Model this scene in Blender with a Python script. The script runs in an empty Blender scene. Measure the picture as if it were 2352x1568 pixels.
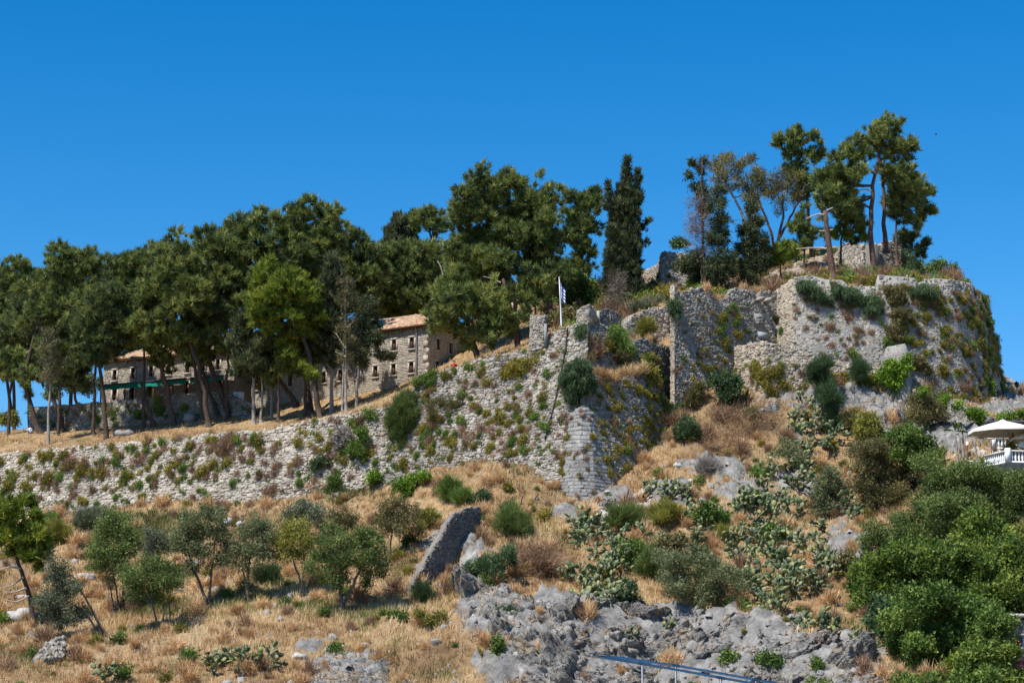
import bpy, math, random
import numpy as np
from mathutils import Matrix, Vector, Euler

# ------------------------------------------------------------------ camera, world, sun
SC = bpy.context.scene
COL = SC.collection
CAM_Z = 4.0
F = 5000.0                      # focal length in pixels of a 2352 px wide picture
CU, CV = 1176.0, 784.0
PITCH = math.atan((1700.0 - 784.0) / F)
cam_data = bpy.data.cameras.new("camera")
cam = bpy.data.objects.new("camera", cam_data)
COL.objects.link(cam)
cam.location = (0, 0, CAM_Z)
cam.rotation_euler = (math.pi / 2 + PITCH, 0, 0)
cam_data.sensor_width = 36.0
cam_data.lens = 36.0 * F / 2352.0
cam_data.clip_start = 0.5
cam_data.clip_end = 9000
SC.camera = cam

SUN_EL = math.radians(57)
SUN_H = np.array([-0.73, -0.68]); SUN_H = SUN_H / np.linalg.norm(SUN_H)
SUN_V = Vector((SUN_H[0] * math.cos(SUN_EL), SUN_H[1] * math.cos(SUN_EL), math.sin(SUN_EL)))
world = bpy.data.worlds.new("World")
SC.world = world
world.use_nodes = True
wt = world.node_tree
for n in list(wt.nodes):
    wt.nodes.remove(n)
sky = wt.nodes.new('ShaderNodeTexSky')
sky.sky_type = 'NISHITA'
sky.sun_disc = False
sky.sun_elevation = SUN_EL
sky.sun_rotation = math.atan2(SUN_H[0], SUN_H[1])
sky.altitude = 800
sky.air_density = 1.0
sky.dust_density = 0.0
sky.ozone_density = 4.0
wb = wt.nodes.new('ShaderNodeBackground')
wb.inputs['Strength'].default_value = 0.114
wo = wt.nodes.new('ShaderNodeOutputWorld')
hs = wt.nodes.new('ShaderNodeHueSaturation')
hs.inputs['Saturation'].default_value = 1.42
hs.inputs['Value'].default_value = 1.0
wt.links.new(sky.outputs[0], hs.inputs['Color'])
wt.links.new(hs.outputs[0], wb.inputs[0])
wt.links.new(wb.outputs[0], wo.inputs[0])

sun_data = bpy.data.lights.new("sun", 'SUN')
sun_data.energy = 5.0
sun_data.angle = math.radians(0.5)
sun_data.color = (1.0, 0.95, 0.87)
sun = bpy.data.objects.new("sun", sun_data)
COL.objects.link(sun)
sun.location = (-60, -40, 120)
sun.rotation_euler = SUN_V.to_track_quat('Z', 'Y').to_euler()
SC.view_settings.view_transform = 'Standard'
SC.view_settings.look = 'None'
SC.view_settings.gamma = 1.0
SC.view_settings.exposure = 0.45
SC.view_settings.use_curve_mapping = False
SC.cycles.max_bounces = 4
SC.cycles.diffuse_bounces = 2
SC.cycles.transmission_bounces = 2
SC.cycles.transparent_max_bounces = 4

RNG = np.random.default_rng(7)
random.seed(7)

# ------------------------------------------------------------------ pixel <-> place
_cp, _sp = math.cos(PITCH), math.sin(PITCH)
def P(u, v, Y):
    """the point at ground distance Y along the direction of picture point (u, v)"""
    x = (u - CU) / F
    y = (CV - v) / F
    fh = _cp - y * _sp
    t = Y / fh
    return np.array([x * t, Y, CAM_Z + (_sp + y * _cp) * t])

def proj(p):
    p = np.asarray(p, float)
    x = p[..., 0]; Y = p[..., 1]; z = p[..., 2] - CAM_Z
    d = Y * _cp + z * _sp
    h = -Y * _sp + z * _cp
    return CU + F * x / d, CV - F * h / d

def M(px, Y):
    return px * Y / F * 1.01

# ------------------------------------------------------------------ noise
_perm = np.random.default_rng(3).permutation(512).astype(np.int64)
_val = np.random.default_rng(4).random(512)
def vnoise(p, seed=0):
    p = np.asarray(p, float)
    i = np.floor(p).astype(np.int64)
    f = p - i
    f = f * f * (3 - 2 * f)
    r = 0
    for dx in (0, 1):
        for dy in (0, 1):
            for dz in (0, 1):
                h = _perm[(i[..., 0] + dx + seed * 17) & 511]
                h = _perm[(h + i[..., 1] + dy) & 511]
                h = _perm[(h + i[..., 2] + dz) & 511]
                w = (f[..., 0] if dx else 1 - f[..., 0]) * (f[..., 1] if dy else 1 - f[..., 1]) * (f[..., 2] if dz else 1 - f[..., 2])
                r = r + w * _val[h]
    return r
def fbm(p, oct=4, seed=0, gain=0.5):
    p = np.asarray(p, float)
    a, s, r = 1.0, 0.0, 0.0
    for k in range(oct):
        r = r + a * vnoise(p * (2.03 ** k) + 13.7 * k, seed + k)
        s += a
        a *= gain
    return r / s

# ------------------------------------------------------------------ mesh building
def build_mesh(name, verts, faces, tint=None, attrs=None, smooth=False):
    """faces: list of (M,K) integer arrays"""
    if isinstance(faces, np.ndarray):
        faces = [faces]
    faces = [np.asarray(f, np.int32) for f in faces if len(f)]
    me = bpy.data.meshes.new(name)
    verts = np.asarray(verts, np.float32)
    me.vertices.add(len(verts))
    me.vertices.foreach_set('co', verts.ravel())
    nl = sum(f.size for f in faces)
    npoly = sum(len(f) for f in faces)
    me.loops.add(nl)
    me.polygons.add(npoly)
    starts, c = [], 0
    for f in faces:
        k = f.shape[1]
        starts.append(c + np.arange(len(f), dtype=np.int32) * k)
        c += f.size
    me.loops.foreach_set('vertex_index', np.concatenate([f.ravel() for f in faces]))
    me.polygons.foreach_set('loop_start', np.concatenate(starts).astype(np.int32))
    if smooth:
        me.polygons.foreach_set('use_smooth', np.ones(npoly, bool))
    me.update(calc_edges=True)
    if tint is not None:
        a = me.attributes.new('tint', 'FLOAT', 'POINT')
        a.data.foreach_set('value', np.asarray(tint, np.float32))
    for k, vals in (attrs or {}).items():
        a = me.attributes.new(k, 'FLOAT', 'POINT')
        a.data.foreach_set('value', np.asarray(vals, np.float32))
    return me

class MB:
    """collects shapes for one mesh"""
    def __init__(self):
        self.v = []; self.f = {}; self.n = 0
    def add(self, verts, faces):
        verts = np.asarray(verts, float).reshape(-1, 3)
        faces = np.asarray(faces, np.int64)
        self.v.append(verts)
        self.f.setdefault(faces.shape[1], []).append(faces + self.n)
        self.n += len(verts)
        return self
    def box(self, c, size, rot=None):
        s = np.array(size) / 2.0
        v = np.array([[x, y, z] for x in (-1, 1) for y in (-1, 1) for z in (-1, 1)]) * s
        if rot is not None:
            v = v @ np.array(rot).T
        return self.add(v + np.array(c), [[0, 1, 3, 2], [4, 6, 7, 5], [0, 4, 5, 1], [2, 3, 7, 6], [0, 2, 6, 4], [1, 5, 7, 3]])
    def tube(self, pts, rad, n=7, cap=True, wob=0.0):
        pts = np.asarray(pts, float)
        rad = np.broadcast_to(np.asarray(rad, float), (len(pts),))
        rings = []
        for i in range(len(pts)):
            d = pts[min(i + 1, len(pts) - 1)] - pts[max(i - 1, 0)]
            d = d / (np.linalg.norm(d) + 1e-9)
            a = np.cross(d, [0.13, 0.99, 0.05]); a /= np.linalg.norm(a) + 1e-9
            b = np.cross(d, a)
            th = np.arange(n) * 2 * math.pi / n
            r = rad[i] * (1 + wob * (RNG.random(n) - 0.5))
            rings.append(pts[i] + (np.cos(th) * r)[:, None] * a + (np.sin(th) * r)[:, None] * b)
        v = np.concatenate(rings)
        q = []
        for i in range(len(pts) - 1):
            for k in range(n):
                q.append([i * n + k, i * n + (k + 1) % n, (i + 1) * n + (k + 1) % n, (i + 1) * n + k])
        base = self.n
        self.add(v, q)
        if cap:
            for i in (0, len(pts) - 1):
                idx = [[i * n + k for k in range(n)]]
                self.f.setdefault(n, []).append(np.array(idx) + base)
        return self
    def lathe(self, c, prof, n=10):
        """prof: (radius, height) pairs"""
        th = np.arange(n) * 2 * math.pi / n
        v = np.concatenate([np.stack([np.cos(th) * r, np.sin(th) * r, np.full(n, h)], 1) for r, h in prof]) + np.array(c)
        q = []
        for i in range(len(prof) - 1):
            for k in range(n):
                q.append([i * n + k, i * n + (k + 1) % n, (i + 1) * n + (k + 1) % n, (i + 1) * n + k])
        base = self.n
        self.add(v, q)
        self.f.setdefault(n, []).append(np.array([[(len(prof) - 1) * n + k for k in range(n)]]) + base)
        return self
    def mesh(self, name, off=(0, 0, 0), smooth=False, tint=None, attrs=None):
        v = np.concatenate(self.v) - np.array(off)
        return build_mesh(name, v, [np.concatenate(f) for f in self.f.values()], smooth=smooth, tint=tint, attrs=attrs)

def thing(name, label, cat, loc=(0, 0, 0), group=None):
    o = bpy.data.objects.new(name, None)
    o.empty_display_size = 0.5
    COL.objects.link(o)
    o.location = tuple(float(c) for c in loc)
    o['label'] = label; o['category'] = cat
    if group: o['group'] = group
    return o
def obj(name, me, mat=None, parent=None, label=None, cat=None, group=None, kind=None):
    o = bpy.data.objects.new(name, me)
    COL.objects.link(o)
    if mat is not None and me is not None and not me.materials:
        me.materials.append(mat)
    if parent is not None: o.parent = parent
    if label: o['label'] = label
    if cat: o['category'] = cat
    if group: o['group'] = group
    if kind: o['kind'] = kind
    return o

# ------------------------------------------------------------------ materials
def new_mat(name):
    m = bpy.data.materials.new(name)
    m.use_nodes = True
    nt = m.node_tree
    for n in list(nt.nodes): nt.nodes.remove(n)
    out = nt.nodes.new('ShaderNodeOutputMaterial')
    return m, nt, out
def N(nt, typ, **kw):
    n = nt.nodes.new(typ)
    for k, v in kw.items():
        if k in n.inputs: n.inputs[k].default_value = v
        else: setattr(n, k, v)
    return n
def ramp(nt, fac, stops, mode='LINEAR'):
    r = nt.nodes.new('ShaderNodeValToRGB')
    r.color_ramp.interpolation = mode
    e = r.color_ramp.elements
    while len(e) < len(stops): e.new(0.5)
    for el, (p, c) in zip(e, stops):
        el.position = p
        el.color = (c[0], c[1], c[2], 1) if len(c) == 3 else c
    if fac is not None: nt.links.new(fac, r.inputs[0])
    return r
def mix(nt, fac, a, b, mode='MIX'):
    m = nt.nodes.new('ShaderNodeMix')
    m.data_type = 'RGBA'; m.blend_type = mode
    for sock, val in ((0, fac), (6, a), (7, b)):
        if hasattr(val, 'links'): nt.links.new(val, m.inputs[sock])
        elif isinstance(val, (int, float)): m.inputs[sock].default_value = val
        else: m.inputs[sock].default_value = (val[0], val[1], val[2], 1)
    return m.outputs[2]
def math_n(nt, op, a, b=None):
    n = nt.nodes.new('ShaderNodeMath'); n.operation = op
    for i, val in enumerate((a, b)):
        if val is None: continue
        if hasattr(val, 'links'): nt.links.new(val, n.inputs[i])
        else: n.inputs[i].default_value = val
    return n.outputs[0]
def objcoord(nt):
    g = nt.nodes.new('ShaderNodeNewGeometry')
    return g.outputs['Position']
def noise(nt, scale, detail=4, rough=0.55, vec=None):
    n = N(nt, 'ShaderNodeTexNoise')
    n.inputs['Scale'].default_value = scale
    n.inputs['Detail'].default_value = detail
    n.inputs['Roughness'].default_value = rough
    nt.links.new(vec if vec is not None else objcoord(nt), n.inputs['Vector'])
    return n.outputs['Fac']
def principled(nt, out, color, rough=0.9, spec=0.2, bump=None, bump_s=0.5, bump_d=0.05, metal=0.0):
    b = nt.nodes.new('ShaderNodeBsdfPrincipled')
    if hasattr(color, 'links'): nt.links.new(color, b.inputs['Base Color'])
    else: b.inputs['Base Color'].default_value = (*color, 1)
    b.inputs['Roughness'].default_value = rough
    b.inputs['Specular IOR Level'].default_value = spec
    b.inputs['Metallic'].default_value = metal
    if bump is not None:
        bn = nt.nodes.new('ShaderNodeBump')
        bn.inputs['Strength'].default_value = bump_s
        bn.inputs['Distance'].default_value = bump_d
        nt.links.new(bump, bn.inputs['Height'])
        nt.links.new(bn.outputs[0], b.inputs['Normal'])
    nt.links.new(b.outputs[0], out.inputs[0])
    return b
def island_random(nt):
    g = nt.nodes.new('ShaderNodeNewGeometry')
    oi = nt.nodes.new('ShaderNodeObjectInfo')
    return math_n(nt, 'FRACT', math_n(nt, 'ADD', g.outputs['Random Per Island'], oi.outputs['Random']))
def stone_mat(name, cols, stain=(0.10, 0.10, 0.095), stain_amt=0.5, lichen=0.25, sc=0.35):
    m, nt, out = new_mat(name)
    r = island_random(nt)
    k = len(cols)
    c = ramp(nt, r, [(i / (k - 1), cc) for i, cc in enumerate(cols)])
    n1 = noise(nt, sc, 5, 0.6)
    st = ramp(nt, n1, [(0.42, (0, 0, 0)), (0.68, (1, 1, 1))])
    f = math_n(nt, 'MULTIPLY', st.outputs[0], stain_amt)
    c1 = mix(nt, f, c.outputs[0], stain)
    n2 = noise(nt, 9.0, 4, 0.7)
    sp = ramp(nt, n2, [(0.3, (0.62, 0.62, 0.62)), (0.7, (1.25, 1.25, 1.25))])
    c2 = mix(nt, 1.0, c1, sp.outputs[0], 'MULTIPLY')
    n3 = noise(nt, 0.8, 3, 0.6)
    li = ramp(nt, n3, [(0.60, (0, 0, 0)), (0.72, (1, 1, 1))])
    c3 = mix(nt, math_n(nt, 'MULTIPLY', li.outputs[0], lichen), c2, (0.36, 0.20, 0.09))
    principled(nt, out, c3, 0.95, 0.1, noise(nt, 14, 4, 0.7), 0.6, 0.05)
    return m
def plain_mat(name, col, rough=0.7, spec=0.3, var=0.25, scale=6.0, metal=0.0, bump=0.0):
    m, nt, out = new_mat(name)
    n1 = noise(nt, scale, 4, 0.6)
    v = ramp(nt, n1, [(0.3, (1 - var,) * 3), (0.7, (1 + var,) * 3)])
    c = mix(nt, 1.0, col, v.outputs[0], 'MULTIPLY')
    principled(nt, out, c, rough, spec, noise(nt, scale * 4, 3) if bump else None, bump, 0.03, metal)
    return m
def leaf_mat(name, dark, midc, light, trans=0.30, rough=0.55):
    m, nt, out = new_mat(name)
    a = N(nt, 'ShaderNodeAttribute'); a.attribute_name = 'tint'
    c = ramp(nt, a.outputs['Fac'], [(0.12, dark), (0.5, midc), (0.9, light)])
    oi = nt.nodes.new('ShaderNodeObjectInfo')
    v = ramp(nt, oi.outputs['Random'], [(0, (0.95, 0.95, 0.92)), (1, (1.38, 1.3, 1.3))])
    cc = mix(nt, 1.0, c.outputs[0], v.outputs[0], 'MULTIPLY')
    b = nt.nodes.new('ShaderNodeBsdfPrincipled')
    nt.links.new(cc, b.inputs['Base Color'])
    b.inputs['Roughness'].default_value = rough
    b.inputs['Specular IOR Level'].default_value = 0.25
    t = nt.nodes.new('ShaderNodeBsdfTranslucent')
    nt.links.new(cc, t.inputs['Color'])
    ms = nt.nodes.new('ShaderNodeMixShader'); ms.inputs[0].default_value = trans
    nt.links.new(b.outputs[0], ms.inputs[1]); nt.links.new(t.outputs[0], ms.inputs[2])
    nt.links.new(ms.outputs[0], out.inputs[0])
    return m

MT = {}
MT['stone_pale'] = stone_mat('stone_pale', [(0.31, 0.26, 0.20), (0.40, 0.355, 0.29), (0.48, 0.43, 0.36), (0.55, 0.50, 0.425)], (0.20, 0.18, 0.155), 0.55, 0.4, 0.16)
MT['stone_grey'] = stone_mat('stone_grey', [(0.20, 0.175, 0.145), (0.30, 0.27, 0.23), (0.38, 0.345, 0.295), (0.47, 0.43, 0.37)], (0.13, 0.122, 0.11), 0.65, 0.4, 0.2)
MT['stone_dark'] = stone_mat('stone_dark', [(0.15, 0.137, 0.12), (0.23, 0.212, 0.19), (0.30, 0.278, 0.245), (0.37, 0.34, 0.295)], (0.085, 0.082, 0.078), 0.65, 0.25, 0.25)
MT['stone_warm'] = stone_mat('stone_warm', [(0.29, 0.235, 0.175), (0.39, 0.325, 0.25), (0.46, 0.39, 0.305), (0.53, 0.465, 0.375)], (0.20, 0.172, 0.14), 0.5, 0.3)
MT['stone_house'] = stone_mat('stone_house', [(0.36, 0.31, 0.25), (0.44, 0.385, 0.315), (0.50, 0.445, 0.37), (0.56, 0.50, 0.42)], (0.27, 0.24, 0.20), 0.5, 0.15, 0.4)
MT['ashlar'] = stone_mat('ashlar', [(0.27, 0.26, 0.245), (0.33, 0.318, 0.30), (0.39, 0.378, 0.355), (0.46, 0.445, 0.415)], (0.14, 0.14, 0.138), 0.8, 0.25, 0.18)
MT['mortar_pale'] = stone_mat('mortar_pale', [(0.27, 0.225, 0.175), (0.31, 0.26, 0.205)], (0.14, 0.12, 0.10), 0.55, 0.45, 0.25)
MT['mortar_grey'] = stone_mat('mortar_grey', [(0.22, 0.20, 0.175), (0.25, 0.225, 0.195)], (0.10, 0.095, 0.09), 0.55, 0.25)
MT['plaster'] = stone_mat('plaster', [(0.30, 0.285, 0.262), (0.33, 0.315, 0.29)], (0.17, 0.165, 0.155), 0.8, 0.3, 0.35)
MT['mortar_warm'] = stone_mat('mortar_warm', [(0.40, 0.345, 0.28), (0.43, 0.375, 0.305)], (0.22, 0.185, 0.15), 0.45, 0.1)
MT['rock'] = stone_mat('rock', [(0.30, 0.29, 0.275), (0.38, 0.37, 0.35)], (0.12, 0.12, 0.12), 0.75, 0.2, 0.5)
MT['white_rock'] = stone_mat('white_rock', [(0.44, 0.425, 0.40), (0.54, 0.525, 0.495)], (0.22, 0.21, 0.20), 0.6, 0.2, 0.7)
MT['bark'] = plain_mat('bark', (0.085, 0.062, 0.05), 0.95, 0.05, 0.5, 5.0, bump=0.8)
MT['bark_red'] = plain_mat('bark_red', (0.12, 0.078, 0.062), 0.95, 0.05, 0.5, 5.0, bump=0.8)
MT['bark_pale'] = plain_mat('bark_pale', (0.27, 0.245, 0.22), 0.95, 0.05, 0.35, 5.0, bump=0.6)
MT['bark_olive'] = plain_mat('bark_olive', (0.13, 0.11, 0.095), 0.95, 0.05, 0.5, 8.0, bump=0.8)
MT['dead_wood'] = plain_mat('dead_wood', (0.36, 0.31, 0.27), 0.95, 0.05, 0.3, 5.0, bump=0.5)
MT['pine'] = leaf_mat('pine', (0.038, 0.063, 0.023), (0.125, 0.175, 0.046), (0.262, 0.288, 0.078))
MT['pine_dark'] = leaf_mat('pine_dark', (0.030, 0.052, 0.025), (0.086, 0.128, 0.046), (0.189, 0.220, 0.071))
MT['pine_lime'] = leaf_mat('pine_lime', (0.039, 0.067, 0.010), (0.131, 0.193, 0.023), (0.249, 0.285, 0.036))
MT['pine_brown'] = leaf_mat('pine_brown', (0.041, 0.050, 0.020), (0.118, 0.121, 0.041), (0.235, 0.193, 0.071))
MT['cypress'] = leaf_mat('cypress', (0.020, 0.035, 0.020), (0.061, 0.085, 0.037), (0.138, 0.150, 0.061))
MT['cypress_grey'] = leaf_mat('cypress_grey', (0.047, 0.055, 0.029), (0.117, 0.116, 0.055), (0.219, 0.189, 0.091))
MT['dead_twig'] = leaf_mat('dead_twig', (0.07, 0.055, 0.045), (0.15, 0.12, 0.10), (0.26, 0.21, 0.18), 0.1)
MT['olive'] = leaf_mat('olive', (0.041, 0.057, 0.025), (0.129, 0.158, 0.068), (0.275, 0.299, 0.148))
MT['olive_green'] = leaf_mat('olive_green', (0.036, 0.061, 0.019), (0.105, 0.158, 0.040), (0.227, 0.284, 0.087))
MT['olive_grey'] = leaf_mat('olive_grey', (0.039, 0.051, 0.031), (0.116, 0.143, 0.084), (0.248, 0.272, 0.167))
MT['olive_yellow'] = leaf_mat('olive_yellow', (0.068, 0.075, 0.017), (0.176, 0.188, 0.039), (0.365, 0.338, 0.068))
MT['olive_brown'] = leaf_mat('olive_brown', (0.053, 0.053, 0.023), (0.129, 0.123, 0.048), (0.257, 0.217, 0.088))
MT['carob'] = leaf_mat('carob', (0.029, 0.054, 0.012), (0.080, 0.142, 0.024), (0.248, 0.311, 0.055))
MT['shrub_green'] = leaf_mat('shrub_green', (0.032, 0.061, 0.015), (0.087, 0.155, 0.029), (0.204, 0.284, 0.061))
MT['shrub_dark'] = leaf_mat('shrub_dark', (0.021, 0.041, 0.019), (0.059, 0.106, 0.044), (0.130, 0.193, 0.079))
MT['caper'] = leaf_mat('caper', (0.081, 0.081, 0.013), (0.196, 0.181, 0.034), (0.365, 0.300, 0.056))
MT['brush'] = leaf_mat('brush', (0.10, 0.06, 0.035), (0.20, 0.125, 0.075), (0.33, 0.22, 0.13), 0.1)
MT['brush_grey'] = leaf_mat('brush_grey', (0.16, 0.14, 0.12), (0.28, 0.26, 0.23), (0.42, 0.40, 0.36), 0.1)
MT['ivy'] = leaf_mat('ivy', (0.039, 0.078, 0.009), (0.110, 0.204, 0.019), (0.246, 0.384, 0.043))
MT['dry_grass'] = leaf_mat('dry_grass', (0.22, 0.125, 0.055), (0.46, 0.30, 0.145), (0.64, 0.50, 0.29), 0.15)
MT['green_grass'] = leaf_mat('green_grass', (0.06, 0.075, 0.02), (0.14, 0.155, 0.045), (0.26, 0.26, 0.09), 0.2)
# ------------------------------------------------------------------ wall lines (picture point and distance, top and foot)
W1 = [(-130, 1053, 208.8, -130, 1226, 205.8), (-60, 1045, 207.4, -60, 1218, 204.7), (0, 1040, 206, 0, 1212, 203.5), (56, 1036, 204.8, 56, 1208, 202.4),
      (60, 1047, 204.7, 60, 1207, 202.3), (92, 1030, 204, 92, 1205, 201.7), (154, 1026, 202.7, 154, 1202, 200.5), (256, 1018, 200.7, 256, 1183, 198.6),
      (393, 1007, 198, 393, 1158, 196), (513, 992, 195.7, 513, 1158, 193.8), (615, 985, 193.5, 615, 1155, 192), (718, 963, 191.9, 718, 1148, 190.4),
      (804, 948, 190.8, 804, 1140, 189), (866, 937, 189.9, 866, 1130, 187.9)]
W2 = [(860, 938, 190, 860, 1130, 188), (905, 928, 189.6, 905, 1118, 187.3), (935, 905, 189.3, 935, 1110, 186.8), (960, 880, 189, 960, 1100, 186.3),
      (1000, 850, 188.6, 1000, 1088, 185.5), (1060, 838, 188, 1060, 1080, 184.2), (1090, 826, 187.7, 1090, 1080, 183.6), (1150, 812, 187, 1150, 1082, 182.3),
      (1218, 800, 186.3, 1210, 1098, 181), (1258, 762, 185.9, 1245, 1115, 180.2), (1300, 750, 185.4, 1285, 1145, 179.3), (1325, 742, 185.2, 1310, 1160, 178.8),
      (1350, 738, 185, 1335, 1174, 178.4)]
W3U = [(1345, 737, 185.1, 1345, 880, 183.5), (1372, 742, 186, 1375, 885, 184.5), (1400, 750, 187, 1410, 890, 186), (1432, 768, 188.4, 1440, 885, 187.6),
       (1446, 780, 189, 1452, 890, 188.2), (1480, 776, 190.3, 1490, 905, 189.8), (1512, 790, 191.8, 1522, 950, 191.3), (1545, 797, 193.5, 1560, 985, 193)]
W3L = [(1338, 845, 182.8, 1333, 1174, 178.4), (1380, 866, 184, 1400, 1140, 180.3), (1430, 860, 186, 1445, 1110, 182.5), (1472, 853, 187.8, 1490, 1062, 185.3),
       (1510, 892, 189.4, 1525, 1012, 188.2), (1545, 945, 191.5, 1562, 980, 191)]
WCOR = [(1297, 965, 182.4, 1270, 1142, 180.0), (1312, 945, 181.7, 1296, 1165, 178.4), (1335, 930, 181.3, 1325, 1180, 177.6), (1358, 938, 181.6, 1370, 1174, 177.9), (1382, 958, 182.9, 1412, 1146, 180.2),
        (1390, 975, 183.6, 1436, 1116, 182.4)]
W4 = [(1548, 650, 190.5, 1550, 992, 189.6), (1556, 656, 190.72, 1558, 985, 189.82), (1558, 672, 190.78, 1560, 980, 189.88), (1588, 662, 191.6, 1596, 935, 190.72), (1606, 660, 192.1, 1615, 922, 191.22), (1633, 665, 192.84, 1640, 910, 191.98), (1638, 688, 192.98, 1645, 908, 192.12), (1665, 686, 193.72, 1670, 898, 192.87), (1682, 660, 194.19, 1688, 892, 193.35), (1731, 665, 195.54, 1734, 850, 194.72), (1736, 685, 195.68, 1739, 848, 194.86), (1746, 667, 195.95, 1748, 840, 195.14), (1784, 669, 197.0, 1782, 815, 196.2)]
W5A = [(1778, 668, 197.4, 1772, 818, 196.9), (1800, 652, 196.2, 1796, 822, 195.2), (1827, 636, 194.8, 1822, 826, 193.2)]
W5B = [(1825, 636, 194.8, 1820, 826, 193.3), (1860, 630, 194.5, 1860, 838, 192.9), (1898, 640, 194.3, 1898, 850, 192.6), (1935, 641, 194.1, 1935, 858, 192.4), (1950, 656, 194.0, 1950, 862, 192.3), (2010, 655, 193.8, 2010, 885, 191.8), (2016, 629, 193.8, 2016, 888, 191.8), (2058, 632, 194.0, 2062, 905, 191.7), (2100, 636, 194.3, 2110, 925, 191.6), (2108, 648, 194.4, 2118, 930, 191.6), (2142, 637, 194.8, 2155, 940, 191.8), (2190, 641, 195.8, 2215, 948, 192.8), (2232, 648, 198.3, 2272, 948, 195.8), (2240, 664, 199.8, 2286, 945, 197.8), (2253, 666, 203.8, 2306, 940, 202.8), (2257, 672, 210.8, 2316, 932, 209.8)]
W6 = [(1686, 795, 193, 1689, 890, 192.5), (1720, 788, 191, 1720, 905, 190.5), (1754, 783, 189, 1754, 915, 188.4), (1811, 793, 189.5, 1811, 910, 188.8), (1898, 825, 190, 1898, 903, 189.3), (1960, 836, 190.3, 1960, 902, 189.6), (2026, 842, 190.6, 2030, 904, 189.9)]

def foot(cols):
    return [P(c[3], c[4], c[5]) for c in cols]
def head(cols):
    return [P(c[0], c[1], c[2]) for c in cols]

# ------------------------------------------------------------------ radial basis height fields
class Field:
    def __init__(self, pts, seed):
        p = np.array(pts, float)
        self.p = p[:, :2]
        d = np.linalg.norm(self.p[:, None] - self.p[None], axis=2)
        n = len(p)
        A = np.zeros((n + 3, n + 3))
        A[:n, :n] = d + np.eye(n) * -0.4
        A[:n, n] = 1; A[:n, n + 1:] = self.p
        A[n, :n] = 1; A[n + 1:, :n] = self.p.T
        b = np.zeros(n + 3); b[:n] = p[:, 2]
        self.w = np.linalg.solve(A, b)
        self.n = n
    def __call__(self, x, y):
        x = np.asarray(x, float); y = np.asarray(y, float)
        q = np.stack([x.ravel(), y.ravel()], 1)
        out = np.empty(len(q))
        for s in range(0, len(q), 20000):
            qq = q[s:s + 20000]
            d = np.sqrt(((qq[:, None] - self.p[None]) ** 2).sum(2))
            out[s:s + 20000] = d @ self.w[:self.n] + self.w[self.n] + qq @ self.w[self.n + 1:]
        return out.reshape(x.shape)

low_px = [(-150, 1568, 150), (0, 1568, 149), (300, 1568, 148), (600, 1568, 147), (900, 1568, 147), (1080, 1568, 147),
  (0, 1440, 166), (380, 1450, 161), (785, 1398, 161), (240, 1430, 164), (100, 1435, 164), (600, 1470, 155), (930, 1480, 153), (-150, 1440, 168),
  (0, 1340, 181), (300, 1310, 183), (500, 1310, 178), (860, 1290, 175), (930, 1370, 163), (700, 1320, 172), (-150, 1340, 183),
  (150, 1250, 193), (400, 1220, 190), (600, 1220, 186), (800, 1210, 184), (960, 1170, 181),
  (1380, 1195, 175.5), (1500, 1120, 179.5), (1600, 1060, 184), (1700, 1000, 187), (1800, 1000, 185.5), (1900, 960, 187.5), (1760, 930, 188.5),
  (1500, 1200, 172.5), (1650, 1150, 175), (1800, 1130, 176), (1950, 1060, 182), (1450, 1170, 176),
  (1300, 1250, 168), (1200, 1210, 172), (1120, 1190, 175), (1150, 1300, 164.5), (1080, 1290, 168.5), (1240, 1300, 164), (1036, 1338, 166.5), (1100, 1255, 171), (1000, 1388, 163), (960, 1408, 161.3),
  (1060, 1350, 160.5), (1300, 1340, 161), (1480, 1385, 156.5), (1600, 1408, 154.5), (1700, 1430, 152), (1880, 1455, 148.5),
  (1080, 1420, 154.5), (1200, 1450, 152.5), (1300, 1400, 156.5), (1350, 1470, 152.2), 
  (1150, 1540, 147.5), (1250, 1568, 148.5), (1400, 1568, 150), (1500, 1568, 151), (1650, 1568, 148.5), (1800, 1568, 146), (1400, 1500, 152), (1600, 1500, 151.3), (2100, 1568, 139),
  (1700, 1260, 167), (1900, 1250, 166), (1950, 1400, 153), (1560, 1300, 164),
  (2060, 1150, 172), (2100, 1000, 186), (2060, 950, 188.5), (2150, 1000, 180), (2150, 1035, 174), (2220, 1010, 175), (2250, 1035, 168),
  (2120, 1300, 158), (2250, 1250, 155), (2352, 1200, 154), (2450, 1150, 154), (2200, 1450, 148), (2352, 1450, 148), (2352, 1568, 143.5), (2480, 1500, 146),
  (2352, 950, 200), (2330, 900, 219), (2352, 918, 222), (2420, 960, 214), (2300, 985, 184), (2352, 985, 188), (2420, 1000, 185)]
low_pts = [P(*q) for q in low_px]
for W in (W1, W2, W3L[1:], W6):
    low_pts += [p + np.array([0, -0.1, 0.5]) for p in foot(W)[::2]]
low_pts += [p + np.array([0, -0.1, 0.6]) for p in foot(W4)[:9:2]]
low_pts += [p + np.array([0, -0.1, 0.6]) for p in foot(W5B)[8::2]]
for x in (-90, -60, -30, 0, 30, 60, 90):
    low_pts += [(x, 132, 3.5), (x, 118, 0.6), (x, 105, -0.6)]
low_pts += [(75, 250, 33), (95, 210, 24), (60, 235, 40), (-95, 200, 22), (-95, 170, 12), (-110, 230, 20)]
LOW = Field(low_pts, 1)

base_line = foot(W1) + foot(W2)[1:] + foot(W3L)[1:5] + foot(W4)[3:9] + foot(W6)[1:] + foot(W5B)[8:13]
bl = np.array([(p[0], p[1]) for p in base_line])
bl = bl[np.argsort(bl[:, 0])]
BLX = np.concatenate([[-200], bl[:, 0], [bl[-1, 0] + 1.0, 200]])
BLY = np.concatenate([[207], bl[:, 1], [255, 255]])
def base_y(x):
    return np.interp(x, BLX, BLY)

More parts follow.
